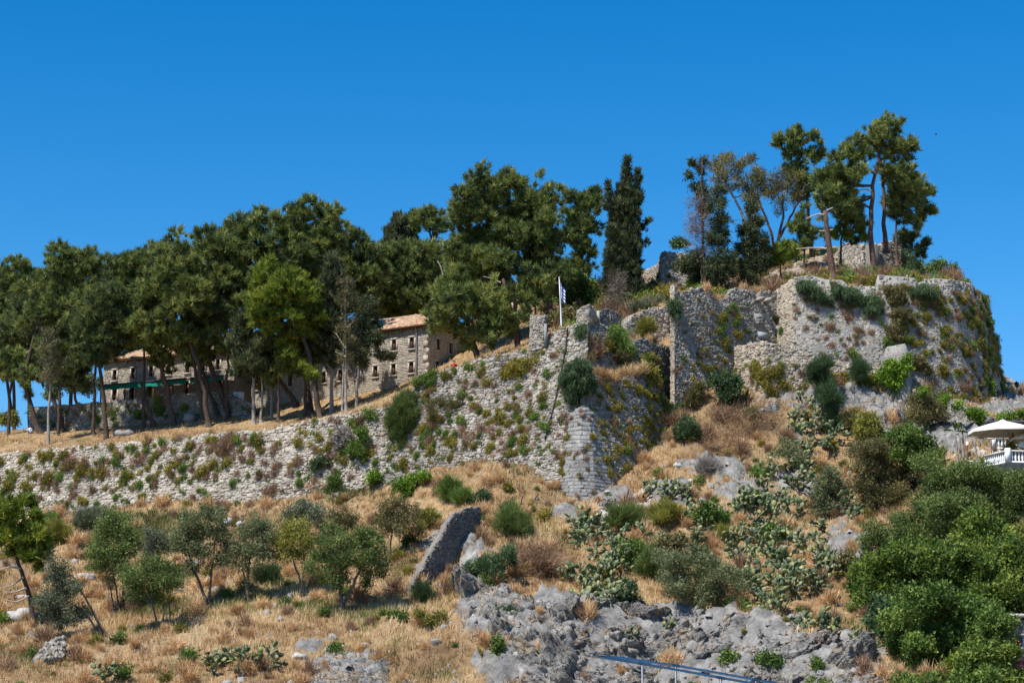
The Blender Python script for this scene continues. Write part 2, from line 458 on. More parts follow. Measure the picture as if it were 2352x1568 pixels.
# masks (what lies on the ground), as soft patches at places on the hillside
rock_px = [(1330, 1470, 170, 90, 1.1), (1500, 1500, 180, 90, 1.2), (1120, 1420, 70, 60, 0.8), (1700, 1500, 200, 80, 1.1), (1900, 1530, 150, 60, 1), (1200, 1540, 120, 50, 1.0),
  (1390, 1165, 70, 30, 1.0), (1540, 1140, 60, 30, .7), (1700, 1120, 70, 40, .8), (1620, 1080, 60, 25, .6), (1290, 1400, 60, 30, .8),
  (1800, 920, 90, 18, .9), (1950, 925, 90, 22, .9), (2030, 985, 60, 40, .9), (2190, 1010, 70, 40, 1.4), (2120, 1000, 60, 30, 1.1), (2330, 920, 60, 50, 1.3), (2280, 955, 70, 22, .8),
  (2200, 945, 90, 22, .7), (1830, 1110, 60, 40, .6), (1080, 1260, 30, 26, .9), (1000, 1245, 26, 18, .6), (800, 1535, 90, 26, .45), (700, 1510, 60, 22, .35),
  (1950, 1250, 50, 60, .5), (1320, 1190, 60, 20, .7)]
green_px = [(120, 1420, 120, 26, .8), (60, 1510, 110, 40, .8), (300, 1240, 120, 30, .45), (820, 1140, 160, 22, .9), (440, 1400, 80, 24, .6), (700, 1330, 140, 40, .45), (560, 1370, 90, 30, .5), (250, 1190, 120, 20, .6), (1000, 1160, 80, 30, .3)]
pale_px = [(440, 1480, 150, 40, 1.0), (230, 1490, 80, 30, .6), (700, 1350, 70, 30, .5), (900, 1250, 60, 30, .4), (1110, 1180, 60, 20, .5), (1090, 1110, 70, 26, .5), (980, 940, 60, 30, .5)]
brown_px = [(1720, 960, 90, 50, .9), (1600, 1000, 60, 40, .6), (1250, 1290, 70, 50, .8), (850, 1380, 70, 30, .5), (1000, 1520, 110, 50, .7), (1280, 1150, 60, 30, .5), (1650, 1060, 110, 40, .5)]
def mask(u, v, lst):
    m = np.zeros_like(u)
    for (a, b, ra, rb, s) in lst:
        d = ((u - a) / ra) ** 2 + ((v - b) / rb) ** 2
        m = np.maximum(m, s * np.clip(1.35 - d, 0, 1))
    return m

def low_h(x, y, detail=True):
    z = LOW(x, y)
    if detail:
        p = np.stack([x, y, np.zeros_like(x)], -1)
        z = z + (fbm(p * 0.16, 4, 2) - 0.5) * 1.3
    return z
def hit(u, v, fn=None, y0=128.0, y1=232.0):
    """where the direction of a picture point meets the ground"""
    fn = fn or low_h
    Y = np.linspace(y0, y1, 420)
    pts = np.stack([P(u, v, y) for y in (y0, y1)])
    t = (Y - y0) / (y1 - y0)
    q = pts[0] + (pts[1] - pts[0]) * t[:, None]
    h = fn(q[:, 0], q[:, 1])
    below = np.nonzero(q[:, 2] <= h)[0]
    i = below[0] if len(below) else len(Y) - 1
    r = q[i].copy(); r[2] = h[i]
    return r

def ground_sheet(name, xs, ys, hfn, keep, mat, masks=True, disp=True):
    X, Y = np.meshgrid(xs, ys)
    Z = hfn(X, Y)
    base = np.stack([X, Y, Z], -1)
    u, v = proj(base)
    p = base * np.array([1, 1, 0.6])
    nz = fbm(p * 0.45, 4, 5)
    rk = mask(u, v, rock_px) if masks else np.zeros_like(u)
    rk = np.clip(rk + (nz - 0.5) * 2.6 * (rk > 0.02) + np.where(nz > 0.66, (nz - 0.66) * 4, 0) * (0.8 if masks else 0.2), 0, 1)
    gr = np.clip(mask(u, v, green_px) + (fbm(p * 0.22, 3, 9) - 0.58) * 3.0, 0, 1) if masks else np.clip((fbm(p * 0.3, 3, 9) - 0.6) * 3, 0, 1)
    pa = np.clip(mask(u, v, pale_px) + (fbm(p * 0.3, 3, 19) - 0.55) * 2.0, 0, 1)
    br = np.clip(mask(u, v, brown_px) + (fbm(p * 0.25, 3, 29) - 0.55) * 2.0, 0, 1)
    if disp:
        rid = 1 - np.abs(fbm(p * np.array([0.7, 0.7, 1.6]), 5, 11, 0.62) * 2 - 1)
        rid2 = 1 - np.abs(fbm(p * np.array([1.5, 1.5, 2.2]) + 40, 3, 15, 0.6) * 2 - 1)
        Z = Z + rk * (rid - 0.55) * 2.4 + rk * (rid2 - 0.6) * 0.7 + (1 - rk) * (fbm(p * 1.3, 3, 21) - 0.5) * 0.5
    V = np.stack([X, Y, Z], -1).reshape(-1, 3)
    ny, nx = X.shape
    idx = np.arange(nx * ny).reshape(ny, nx)
    q = np.stack([idx[:-1, :-1], idx[:-1, 1:], idx[1:, 1:], idx[1:, :-1]], -1).reshape(-1, 4)
    k = keep(X, Y).ravel()
    q = q[k[q].all(1)]
    me = build_mesh(name, V, q, attrs={'rock': rk.ravel(), 'green': gr.ravel(), 'pale': pa.ravel(), 'brown': br.ravel()}, smooth=True)
    o = obj(name, me, mat, kind='structure')
    return o, dict(V=V, q=q, rk=rk.ravel(), gr=gr.ravel(), pa=pa.ravel(), br=br.ravel(), keep=k)

def ground_mat():
    m, nt, out = new_mat('hillside_ground')
    def at(n):
        a = N(nt, 'ShaderNodeAttribute'); a.attribute_name = n
        return a.outputs['Fac']
    g1 = ramp(nt, noise(nt, 1.2, 6, 0.65), [(0.28, (0.19, 0.11, 0.052)), (0.5, (0.36, 0.235, 0.12)), (0.72, (0.52, 0.38, 0.21))])
    pale = ramp(nt, noise(nt, 2.5, 5, 0.7), [(0.3, (0.34, 0.25, 0.15)), (0.7, (0.56, 0.45, 0.29))])
    c = mix(nt, math_n(nt, 'MULTIPLY', at('pale'), 0.8), g1.outputs[0], pale.outputs[0])
    c = mix(nt, math_n(nt, 'MULTIPLY', at('brown'), 0.75), c, (0.15, 0.09, 0.055))
    grn = ramp(nt, noise(nt, 3.0, 5, 0.7), [(0.3, (0.06, 0.065, 0.02)), (0.7, (0.19, 0.185, 0.065))])
    c = mix(nt, math_n(nt, 'MULTIPLY', at('green'), 0.75), c, grn.outputs[0])
    rc = ramp(nt, noise(nt, 1.1, 7, 0.7), [(0.3, (0.10, 0.098, 0.095)), (0.5, (0.25, 0.24, 0.225)), (0.68, (0.42, 0.40, 0.375))])
    ed = ramp(nt, math_n(nt, 'ADD', at('rock'), math_n(nt, 'MULTIPLY', math_n(nt, 'SUBTRACT', noise(nt, 2.6, 5, 0.7), 0.5), 1.2)), [(0.38, (0, 0, 0)), (0.55, (1, 1, 1))])
    c = mix(nt, ed.outputs[0], c, rc.outputs[0])
    principled(nt, out, c, 0.95, 0.08, noise(nt, 5, 7, 0.75), 0.9, 0.25)
    return m
MT['ground'] = ground_mat()
MT['far_ground'] = plain_mat('far_ground', (0.22, 0.17, 0.11), 0.95, 0.1, 0.4, 0.08)

# far flat ground out to the horizon
mb = MB()
g = 6000.0
mb.add([[-g, -g, -1], [g, -g, -1], [g, g, -1], [-g, g, -1]], [[0, 1, 2, 3]])
obj('ground', mb.mesh('ground'), MT['far_ground'], kind='structure')

hill_obj, HILL = ground_sheet('hillside', np.arange(-78, 78.1, 0.42), np.arange(108, 252, 0.42), low_h,
                              lambda X, Y: (Y < base_y(X) + 2.2), MT['ground'])

# ------------------------------------------------------------------ ground behind the walls
up_pts = []
for W in (W1[::2], W2, W3U, W4[::2], W5B[:13]):
    up_pts += [p + np.array([0, 0.5, -0.4]) for p in head(W)]
up_px = [(66, 991, 224), (237, 985, 221), (330, 978, 220), (450, 966, 218), (527, 958, 217), (620, 952, 216), (700, 948, 214), (780, 942, 212), (850, 925, 209), (900, 906, 208), (0, 1000, 225), (-100, 1010, 226),
  (1103, 826, 196), (1193, 803, 194), (1261, 760, 192), (1425, 730, 200), (1300, 700, 215), (1100, 760, 225), (950, 800, 240),
  (1535, 776, 196), (1450, 772, 193.5), (1500, 700, 199), (1480, 690, 206), (1560, 685, 211), (1600, 672, 205), (1650, 686, 202), (1725, 662, 207), (1780, 665, 208), (1914, 637, 206), (2004, 629, 208),
  (1850, 592, 223), (1980, 566, 232), (2080, 602, 228), (2110, 646, 206), (2200, 652, 207), (2235, 668, 213), (1240, 655, 240), (1500, 640, 236), (1700, 610, 236), (1850, 580, 240),
  (982, 862, 206), (1040, 850, 206), (40, 985, 236),
  (1945, 650, 216), (1985, 655, 213), (2045, 652, 217), (2078, 645, 220), (1815, 672, 205), (1850, 660, 204.5), (1925, 656, 205.5), (1620, 692, 212), (1680, 692, 213), (1735, 690, 209.5)]
up_pts += [P(*q) for q in up_px]
up_pts += [(-55, 245, 31), (-90, 240, 26), (-30, 245, 36), (-20, 250, 38), (-60, 290, 18), (0, 290, 36), (40, 290, 40), (60, 260, 40), (62, 240, 40), (80, 300, 20), (0, 340, 5), (-80, 340, 0), (80, 340, 0)]
UP = Field(up_pts, 2)
def up_h(x, y):
    p = np.stack([x, y, np.zeros_like(x)], -1)
    return UP(x, y) + (fbm(p * 0.2, 3, 3) - 0.5) * 0.5
tl = np.array([(p[0], p[1]) for p in head(W1) + head(W2)[1:] + head(W3U)[1:] + head(W4)[2:] + head(W5B)[1:14]])
tl = tl[np.argsort(tl[:, 0])]
TLX = np.concatenate([[-200], tl[:, 0], [tl[-1, 0] + 0.2, 200]])
TLY = np.concatenate([[211], tl[:, 1], [400, 400]])
up_obj, UPD = ground_sheet('castle_ground', np.arange(-80, 62, 0.6), np.arange(182, 340, 0.6), up_h,
                           lambda X, Y: (Y > np.interp(X, TLX, TLY) + 0.7), MT['ground'], masks=False, disp=True)

# ------------------------------------------------------------------ dry grass, one mass
def grass(name, D, n, label, mat, lo=0.25, hi=0.65, weight=None, wid=0.055):
    V, q = D['V'], D['q']
    c = V[q].mean(1)
    u, v = proj(c)
    vis = (u > -80) & (u < 2440) & (v > 700) & (v < 1620)
    w = vis * weight(q).clip(0, 1)
    w = w / w.sum()
    pick = RNG.choice(len(q), n, p=w)
    a = RNG.random((n, 2))
    A, B, C, Dd = (V[q[pick, k]] for k in range(4))
    pos = A + (B - A) * a[:, :1] + (Dd - A) * a[:, 1:]
    k3 = 3
    pos = np.repeat(pos, k3, 0) + RNG.normal(0, 0.10, (n * k3, 3)) * np.array([1, 1, 0])
    nn = len(pos)
    pp = pos * np.array([1, 1, 0.3])
    hvar = fbm(pp * 0.35, 3, 33)
    L = (lo + (hi - lo) * RNG.random(nn)) * (0.5 + hvar)
    dirs = RNG.normal(0, 0.33, (nn, 3)); dirs[:, 2] = 1
    dirs /= np.linalg.norm(dirs, axis=1)[:, None]
    side = np.cross(dirs, RNG.normal(0, 1, (nn, 3))); side /= np.linalg.norm(side, axis=1)[:, None] + 1e-9
    pos[:, 2] -= 0.06
    vs = np.stack([pos - side * wid / 2, pos + side * wid / 2, pos + dirs * L[:, None]], 1).reshape(-1, 3)
    pale = np.repeat(D['pa'][q[pick]].mean(1), k3); brown = np.repeat(D['br'][q[pick]].mean(1), k3)
    t = np.clip(0.40 + 0.35 * pale - 0.38 * brown + (fbm(pp * 0.28, 4, 41) - 0.5) * 2.0 + RNG.normal(0, 0.14, nn), 0, 1)
    me = build_mesh(name, vs, np.arange(nn * 3).reshape(-1, 3), tint=np.repeat(t, 3))
    o = obj(name, me, mat, kind='stuff', label=label, cat='grass')
    return o
grass('dry_grass', HILL, 62000, 'dry straw coloured grass covering the slope below the castle walls', MT['dry_grass'],
      weight=lambda q: (1 - HILL['rk'][q].mean(1) * 0.96) * (1 - 0.6 * HILL['gr'][q].mean(1)))
grass('green_grass', HILL, 11000, 'patches of green weeds among the dry grass of the slope', MT['green_grass'], 0.3, 0.7,
      weight=lambda q: HILL['gr'][q].mean(1) ** 1.5 * (1 - HILL['rk'][q].mean(1)), wid=0.07)
grass('terrace_grass', UPD, 14000, 'dry grass on the terrace under the pine trees', MT['dry_grass'], 0.15, 0.45,
      weight=lambda q: np.ones(len(q)) * (UPD['V'][q[:, 0], 1] < 232))
# ------------------------------------------------------------------ masonry
def unit_stone(seed):
    r = np.random.default_rng(seed)
    b = np.array([[-.5, -.5], [.5, -.5], [.5, .5], [-.5, .5]])
    back = np.concatenate([b, np.full((4, 1), -1.0)], 1)
    mid = np.concatenate([b * (0.92 + 0.08 * r.random((4, 1))) + r.normal(0, 0.05, (4, 2)), 0.25 + 0.3 * r.random((4, 1))], 1)
    fr = np.concatenate([b * (0.55 + 0.3 * r.random((4, 1))) + r.normal(0, 0.06, (4, 2)), 0.8 + 0.4 * r.random((4, 1))], 1)
    v = np.concatenate([back, mid, fr])
    f = []
    for a in (0, 4):
        for k in range(4):
            f.append([a + k, a + (k + 1) % 4, a + 4 + (k + 1) % 4, a + 4 + k])
    f.append([8, 9, 10, 11])
    return v, np.array(f)
UNITS = [unit_stone(100 + i) for i in range(12)]
STONE_ME = {}
def stone_mesh(i, mat):
    k = (i, mat.name)
    if k not in STONE_ME:
        me = build_mesh('stone', UNITS[i][0], UNITS[i][1])
        me.materials.append(mat)
        STONE_ME[k] = me
    return STONE_ME[k]

class Face:
    """a wall face between a head line and a foot line of 3D points"""
    def __init__(self, top, bot):
        self.T = np.array(top, float); self.B = np.array(bot, float)
        mid = (self.T + self.B) / 2
        d = np.linalg.norm(np.diff(mid[:, :2], axis=0), axis=1)
        self.s = np.concatenate([[0], np.cumsum(np.maximum(d, 0.02))])
        self.L = self.s[-1]
    def cols(self, s):
        s = np.clip(np.asarray(s, float), 0, self.L)
        T = np.stack([np.interp(s, self.s, self.T[:, k]) for k in range(3)], -1)
        B = np.stack([np.interp(s, self.s, self.B[:, k]) for k in range(3)], -1)
        return T, B
    def at(self, s, z):
        T, B = self.cols(s)
        t = (np.asarray(z) - B[..., 2]) / np.maximum(T[..., 2] - B[..., 2], 0.05)
        return B + (T - B) * np.asarray(t)[..., None]
    def frame(self, s, z):
        e = 0.25
        a = self.at(s - e, z); b = self.at(s + e, z)
        tx = b - a; tx[..., 2] *= 0.3
        tx = tx / (np.linalg.norm(tx, axis=-1, keepdims=True) + 1e-9)
        T, B = self.cols(s)
        up = T - B
        up = up / (np.linalg.norm(up, axis=-1, keepdims=True) + 1e-9)
        n = np.cross(tx, up)
        n = n / (np.linalg.norm(n, axis=-1, keepdims=True) + 1e-9)
        flip = np.where(self.flip, -1.0, 1.0)
        n = n * flip
        up2 = np.cross(n, tx) * flip
        return tx, up2, n
    flip = False
    def orient(self):
        s = np.array([self.L / 2]); T, B = self.cols(s)
        _, _, n = self.frame(s, (T[:, 2] + B[:, 2]) / 2)
        view = -((T + B) / 2)[0]; view[2] = 0
        if n[0] @ view < 0: self.flip = True
    def samples(self, ns=160, nz=60):
        S = np.linspace(0, self.L, ns)
        T, B = self.cols(S)
        t = np.linspace(0.0, 1.0, nz)
        p = B[:, None] + (T - B)[:, None] * t[None, :, None]
        return S, t, p
    def px(self, u, v):
        """s, z and the place on the face seen at a picture point"""
        if not hasattr(self, '_c'):
            S, t, p = self.samples()
            self._c = (S, t, p, *proj(p))
        S, t, p, uu, vv = self._c
        i = np.argmin((uu - u) ** 2 + (vv - v) ** 2)
        a, b = np.unravel_index(i, uu.shape)
        return S[a], p[a, b, 2], p[a, b]

def masonry(name, label, cols, stone=(0.55, 0.30), mat='stone_grey', core='mortar_grey', thick=2.5, relief=0.10, nparts=300, holes=(), group=None, gap=0.03, jit=1.0, cat='wall', drop=0.02, parent=None, ragged=0.25, pts=None, hole_depth=0.6):
    if pts is None:
        T = head(cols); B = foot(cols)
    else:
        T, B = pts
    fc = Face(T, B); fc.orient()
    loc = fc.B.mean(0)
    root = parent or thing(name, label, cat, loc, group)
    if parent is not None: loc = np.array(parent.location)
    # body behind the stones
    S = np.unique(np.concatenate([fc.s, np.linspace(0, fc.L, max(3, int(fc.L / 1.0)))]))
    Tt, Bb = fc.cols(S)
    mz = (Tt[:, 2] + Bb[:, 2]) / 2
    _, _, nn = fc.frame(S, mz)
    hn = nn.copy(); hn[:, 2] = 0; hn /= np.linalg.norm(hn, axis=1)[:, None] + 1e-9
    nl = 6
    tl_ = np.linspace(0, 1, nl)
    front = Bb[None] + (Tt - Bb)[None] * tl_[:, None, None] - nn[None] * 0.0
    front[-1, :, 2] -= 0.08
    front += (RNG.random(front.shape) - 0.5) * 0.05
    back = np.stack([Tt - hn * thick - [0, 0, 0.12], Bb - hn * thick])
    back[1, :, 2] -= 0.5; front[0, :, 2] -= 0.5
    V = np.concatenate([front, back]).reshape(-1, 3)
    m = len(S); R = nl + 2
    idx = np.arange(R * m).reshape(R, m)
    q = []
    for r in range(R):
        r2 = (r + 1) % R
        q.append(np.stack([idx[r, :-1], idx[r, 1:], idx[r2, 1:], idx[r2, :-1]], 1))
    faces = [np.concatenate(q), np.array([idx[:, 0], idx[:, -1][::-1]])]
    obj('core', build_mesh('core', V - loc, faces), MT[core], root)
    # courses of stones
    H = []
    for (hu, hv, hw, hh) in holes:
        s0, z0, p0 = fc.px(hu, hv)
        H.append((s0, z0, M(hw, p0[1]) / 2, M(hh, p0[1]) / 2))
    zmin, zmax = fc.B[:, 2].min(), fc.T[:, 2].max()
    z = zmin
    out_s, out_z, out_l, out_h = [], [], [], []
    sl, sh = stone[0] * (0.62 if jit >= .9 else .8), stone[1] * 0.86
    while z < zmax:
        h = sh * (0.75 + 0.5 * random.random())
        s = -random.random() * sl
        while s < fc.L:
            l = sl * (0.55 + 0.9 * random.random() ** 1.3)
            hh = h * (1 + 0.28 * jit * (random.random() - 0.5))
            if jit >= 0.9:      # rubble: stones of uneven size shouldering out of their course
                l *= 0.82; k_ = 0.72 + 0.62 * random.random()
                out_s.append(s + l / 2 + 0.2 * l * (random.random() - 0.5)); out_z.append(z + h / 2 + 0.62 * h * (random.random() - 0.5)); out_l.append(l * k_ * 1.08); out_h.append(h * k_ * (0.9 + 0.45 * random.random()))
            else:
                out_s.append(s + l / 2); out_z.append(z + h / 2 + 0.16 * jit * sh * (random.random() - 0.5)); out_l.append(l); out_h.append(hh)
            s += l
        z += h
    s = np.array(out_s); z = np.array(out_z); l = np.array(out_l); h = np.array(out_h)
    wob = fbm(np.stack([s * 0.22, z * 0.25, np.zeros_like(s)], 1), 3, 51) - 0.5
    z = z + wob * 1.1 * jit * sh * 2.2
    big = fbm(np.stack([s * 0.15, z * 0.2, np.full_like(s, 7.0)], 1), 2, 57)
    l = l * (0.8 + 0.4 * big)
    Tt, Bb = fc.cols(s)
    ok = (s > 0.02) & (s < fc.L - 0.02) & (z > Bb[:, 2] - 0.2) & (z < Tt[:, 2] - 0.02 - ragged * RNG.random(len(s)) ** 3) & (RNG.random(len(s)) > drop)
    for (a, b, w2, h2) in H:
        ok &= ~((np.abs(s - a) < w2 + l * 0.3) & (np.abs(z - b) < h2 + h * 0.3))
    s, z, l, h = s[ok], z[ok], l[ok], h[ok]
    p = fc.at(s, z)
    tx, up, n = fc.frame(s, z)
    ang = RNG.normal(0, 0.17 * jit, len(s))
    tx2 = tx * np.cos(ang)[:, None] + up * np.sin(ang)[:, None]
    up2 = up * np.cos(ang)[:, None] - tx * np.sin(ang)[:, None]
    d = relief * 0.62 * (0.35 + 1.2 * RNG.random(len(s)) ** 1.5)
    lx = np.maximum(l - gap, 0.06); hx = np.maximum(h - gap, 0.05)
    var = RNG.integers(0, len(UNITS), len(s))
    order = np.argsort(-(lx * hx) / (p[:, 1] ** 2))
    ind = order[:nparts]; rest = order[nparts:]
    for i in ind:
        Mx = Matrix(((tx2[i, 0] * lx[i], up2[i, 0] * hx[i], n[i, 0] * d[i], p[i, 0] - loc[0]),
                     (tx2[i, 1] * lx[i], up2[i, 1] * hx[i], n[i, 1] * d[i], p[i, 1] - loc[1]),
                     (tx2[i, 2] * lx[i], up2[i, 2] * hx[i], n[i, 2] * d[i], p[i, 2] - loc[2]), (0, 0, 0, 1)))
        o = obj('stone', stone_mesh(int(var[i]), MT[mat]), None, root)
        o.matrix_basis = Mx
    if len(rest):
        vs, fs, c = [], [], 0
        for k in range(len(UNITS)):
            j = rest[var[rest] == k]
            if not len(j): continue
            uv, uf = UNITS[k]
            w = p[j][:, None] + uv[None, :, 0:1] * (tx2[j] * lx[j][:, None])[:, None] + uv[None, :, 1:2] * (up2[j] * hx[j][:, None])[:, None] + uv[None, :, 2:3] * (n[j] * d[j][:, None])[:, None]
            vs.append(w.reshape(-1, 3))
            fs.append((uf[None] + (np.arange(len(j)) * len(uv))[:, None, None]).reshape(-1, 4) + c)
            c += len(j) * len(uv)
        obj('stonework', build_mesh('stonework', np.concatenate(vs) - loc, np.concatenate(fs)), MT[mat], root, kind='stuff')
    # openings: flat near-black panel, inner shade painted as colour, with stone surround
    for (a, b, w2, h2) in H:
        sa, za = np.array([a]), np.array([b])
        pc = fc.at(sa, za)[0]; txx, upp, nnn = (k[0] for k in fc.frame(sa, za))
        mbh = MB()
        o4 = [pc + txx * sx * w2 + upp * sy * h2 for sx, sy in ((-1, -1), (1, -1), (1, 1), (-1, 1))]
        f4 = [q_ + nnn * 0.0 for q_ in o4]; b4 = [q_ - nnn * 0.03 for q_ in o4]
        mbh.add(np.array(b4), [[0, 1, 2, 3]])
        obj('painted_opening', mbh.mesh('painted_opening', loc), MT['painted_shade'], root)
        fr = MB()
        for (i0, i1) in ((0, 1), (1, 2), (2, 3), (3, 0)):
            mid = (o4[i0] + o4[i1]) / 2
            ln = np.linalg.norm(o4[i1] - o4[i0])
            dr = (o4[i1] - o4[i0]) / ln
            ot = np.cross(dr, nnn)
            fr.box(mid + nnn * 0.03, (ln + 0.12, 0.14, 0.2), np.stack([dr, ot, nnn], 1))
        obj('surround', fr.mesh('surround', loc), MT[mat], root)
    fc.root = root
    return fc

MT['painted_shade'] = plain_mat('painted_shade', (0.012, 0.011, 0.010), 1.0, 0.0, 0.2)  # near-black colour standing in for the shade inside wall openings

FACES = {}
FACES['W1'] = masonry('castle_wall', 'long low rampart wall of pale stones running below the pine grove', W1, (0.55, 0.27), 'stone_pale', 'mortar_pale', 2.2, 0.12, 300)
FACES['W2'] = masonry('bastion_wall', 'sunlit sloping left face of the big bastion below the flagpole', W2, (0.50, 0.26), 'stone_grey', 'mortar_pale', 2.6, 0.13, 300)
FACES['WC'] = masonry('bastion_corner', 'rounded pale ashlar corner of the bastion tapering upward', WCOR, (0.80, 0.40), 'ashlar', 'mortar_grey', 1.5, 0.06, 300, gap=0.03, jit=0.5, ragged=0.8, drop=0.01)
FACES['W3L'] = masonry('bastion_wall', 'shaded sloping right face of the bastion below the grassy ledge', W3L, (0.45, 0.24), 'stone_grey', 'mortar_grey', 3.2, 0.12, 300)
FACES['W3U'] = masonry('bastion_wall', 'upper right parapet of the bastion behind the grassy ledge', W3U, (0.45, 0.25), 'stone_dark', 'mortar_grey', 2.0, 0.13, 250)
FACES['W4'] = masonry('curtain_wall', 'tall grey curtain wall with broken battlements left of the plastered bastion', W4, (0.42, 0.25), 'stone_grey', 'mortar_grey', 0.6, 0.10, 300)
_T0, _B0 = P(1548, 650, 190.5), P(1550, 992, 189.5)
_h = np.array([-.50, .86, 0]) * .62
FACES['W4R'] = masonry('wall_end', 'narrow pale end of the curtain wall above the bastion ledge', None, (0.34, 0.28), 'stone_warm', 'mortar_warm', 0.12, 0.08, 80, pts=([_T0 + _h + [-.02, -.03, -.3], _T0 + [-.03, -.04, 0]], [_B0 + _h + [-.02, -.03, 0], _B0 + [-.03, -.04, 0]]))
FACES['W5A'] = masonry('bastion_flank', 'narrow warm lit flank of the upper right bastion', W5A, (0.55, 0.30), 'stone_warm', 'mortar_warm', 1.5, 0.09, 200)
FACES['W5B'] = masonry('upper_bastion', 'large grey plastered bastion with rounded edge against the sky', W5B, (0.44, 0.27), 'stone_grey', 'plaster', 2.5, 0.06, 300, gap=0.07, drop=0.35)
FACES['W6'] = masonry('outwork_wall', 'low outwork wall with two square openings in front of the upper bastion', W6, (0.50, 0.25), 'stone_warm', 'mortar_warm', 1.4, 0.11, 300, holes=[(1720, 812, 8, 10), (1745, 808, 8, 10)])
FACES['TOW'] = masonry('ruined_tower', 'rough stone tower with a pale leaning edge left of the dead conifer', [(1511, 604, 213, 1505, 690, 212), (1520, 580, 210.2, 1513, 696, 208.8), (1526, 576, 209.6, 1519, 698, 208.2), (1545, 577, 209.7, 1542, 698, 208.3), (1578, 581, 210, 1580, 698, 208.6), (1604, 596, 210.4, 1608, 696, 209)], (0.42, 0.24), 'stone_grey', 'mortar_grey', 2.0, 0.11, 250)
FACES['WB'] = masonry('back_wall', 'short sloping wall between the tall cypress and the tower', [(1470, 626, 222, 1472, 700, 221.5), (1500, 612, 218, 1502, 700, 217.5), (1517, 604, 215.5, 1519, 696, 215)], (0.42, 0.24), 'stone_warm', 'mortar_warm', 1.2, 0.10, 150)
FACES['WD'] = masonry('upper_curtain', 'grey curtain wall half hidden behind the dark conifers', [(1596, 628, 215, 1600, 690, 214.5), (1640, 640, 215.5, 1640, 690, 215), (1700, 648, 216, 1700, 690, 215.5), (1745, 650, 216.5, 1745, 690, 216)], (0.42, 0.24), 'stone_grey', 'mortar_grey', 1.2, 0.10, 200)
FACES['W10'] = masonry('rubble_bank', 'sloping rubble bank below the keep beside the cut pine trunk', [(1733, 657, 214, 1733, 695, 210), (1777, 622, 216, 1777, 680, 208), (1812, 607, 217.5, 1815, 672, 206), (1846, 597, 219, 1850, 660, 205.5), (1916, 580, 222, 1930, 655, 206)], (0.50, 0.28), 'stone_warm', 'mortar_warm', 2.5, 0.16, 250, jit=1.8)
FACES['KL'] = masonry('ruined_keep', 'smooth grey left face of the ruined keep under the tall pines', [(1914, 584, 224, 1922, 645, 222), (1941, 557, 222, 1945, 650, 220), (1980, 559, 218.5, 1986, 655, 216)], (0.5, 0.3), 'stone_grey', 'mortar_grey', 2.0, 0.12, 200, gap=0.03, drop=0.03)
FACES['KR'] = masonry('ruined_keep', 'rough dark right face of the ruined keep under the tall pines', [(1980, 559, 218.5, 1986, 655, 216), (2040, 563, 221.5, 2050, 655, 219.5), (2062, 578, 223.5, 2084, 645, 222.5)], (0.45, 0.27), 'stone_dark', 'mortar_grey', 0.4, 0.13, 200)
FACES['KB'] = masonry('keep_wall', 'highest broken bit of wall behind the keep', [(2026, 556, 228, 2026, 620, 228), (2044, 552, 228.5, 2044, 620, 228.5), (2064, 557, 229, 2064, 620, 229), (2080, 566, 229.5, 2080, 625, 229.5)], (0.42, 0.25), 'stone_warm', 'mortar_warm', 1.2, 0.10, 100)
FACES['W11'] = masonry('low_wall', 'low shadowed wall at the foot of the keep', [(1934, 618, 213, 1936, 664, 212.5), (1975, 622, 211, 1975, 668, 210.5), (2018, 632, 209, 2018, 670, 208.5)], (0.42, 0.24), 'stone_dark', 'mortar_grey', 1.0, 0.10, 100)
FACES['PA'] = masonry('ruined_pier', 'square ruined pier left of the flagpole', [(1219, 724, 188.6, 1217, 806, 188), (1220, 722, 186.2, 1218, 806, 185.8), (1238, 721, 185.9, 1237, 800, 185.6), (1251, 722, 185.7, 1250, 792, 185.4), (1257, 728, 188.2, 1257, 788, 188)], (0.42, 0.24), 'stone_grey', 'mortar_pale', 0.9, 0.10, 120)
FACES['PB'] = masonry('ruined_pier', 'round topped ruined pier right of the flagpole', [(1326, 714, 187.4, 1325, 746, 187.3), (1327, 711, 185.4, 1326, 746, 185.3), (1340, 701, 185.2, 1340, 744, 185.1), (1352, 697, 185.1, 1352, 744, 185), (1362, 703, 185.7, 1362, 746, 185.6), (1369, 716, 187, 1369, 748, 186.9)], (0.42, 0.24), 'stone_grey', 'mortar_grey', 0.9, 0.10, 120)
FACES['PC'] = masonry('ruined_wall', 'broken piece of wall with an empty window on the bastion top', [(1377, 716, 187.2, 1376, 754, 187), (1384, 709, 187.4, 1384, 756, 187.2), (1394, 706, 187.7, 1394, 758, 187.5), (1412, 712, 188.4, 1412, 762, 188.2), (1426, 724, 188.9, 1426, 766, 188.7)], (0.40, 0.22), 'stone_dark', 'mortar_grey', 0.8, 0.10, 120, holes=[(1403, 733, 8, 18)])
FACES['PD'] = masonry('terrace_wall', 'stepped rubble wall on the bastion behind the broom bush', [(1434, 744, 193, 1434, 782, 192.5), (1450, 726, 193.5, 1450, 782, 193), (1462, 718, 194, 1462, 782, 193.5), (1490, 708, 195, 1490, 784, 194.5), (1520, 702, 196, 1520, 786, 195.5), (1537, 697, 196.5, 1537, 790, 196)], (0.5, 0.28), 'stone_pale', 'mortar_pale', 1.2, 0.12, 180)
_q0, _q1 = P(1104, 1161, 173)[:2], P(926, 1384, 163.0)[:2]
def dwp(u, v):
    d = P(u, v, 100.0) - np.array([0, 0, CAM_Z]); t_ = (_q1 - _q0); n_ = np.array([t_[1], -t_[0]])
    return np.array([0, 0, CAM_Z]) + d * ((n_ @ _q0) / (n_ @ d[:2]))
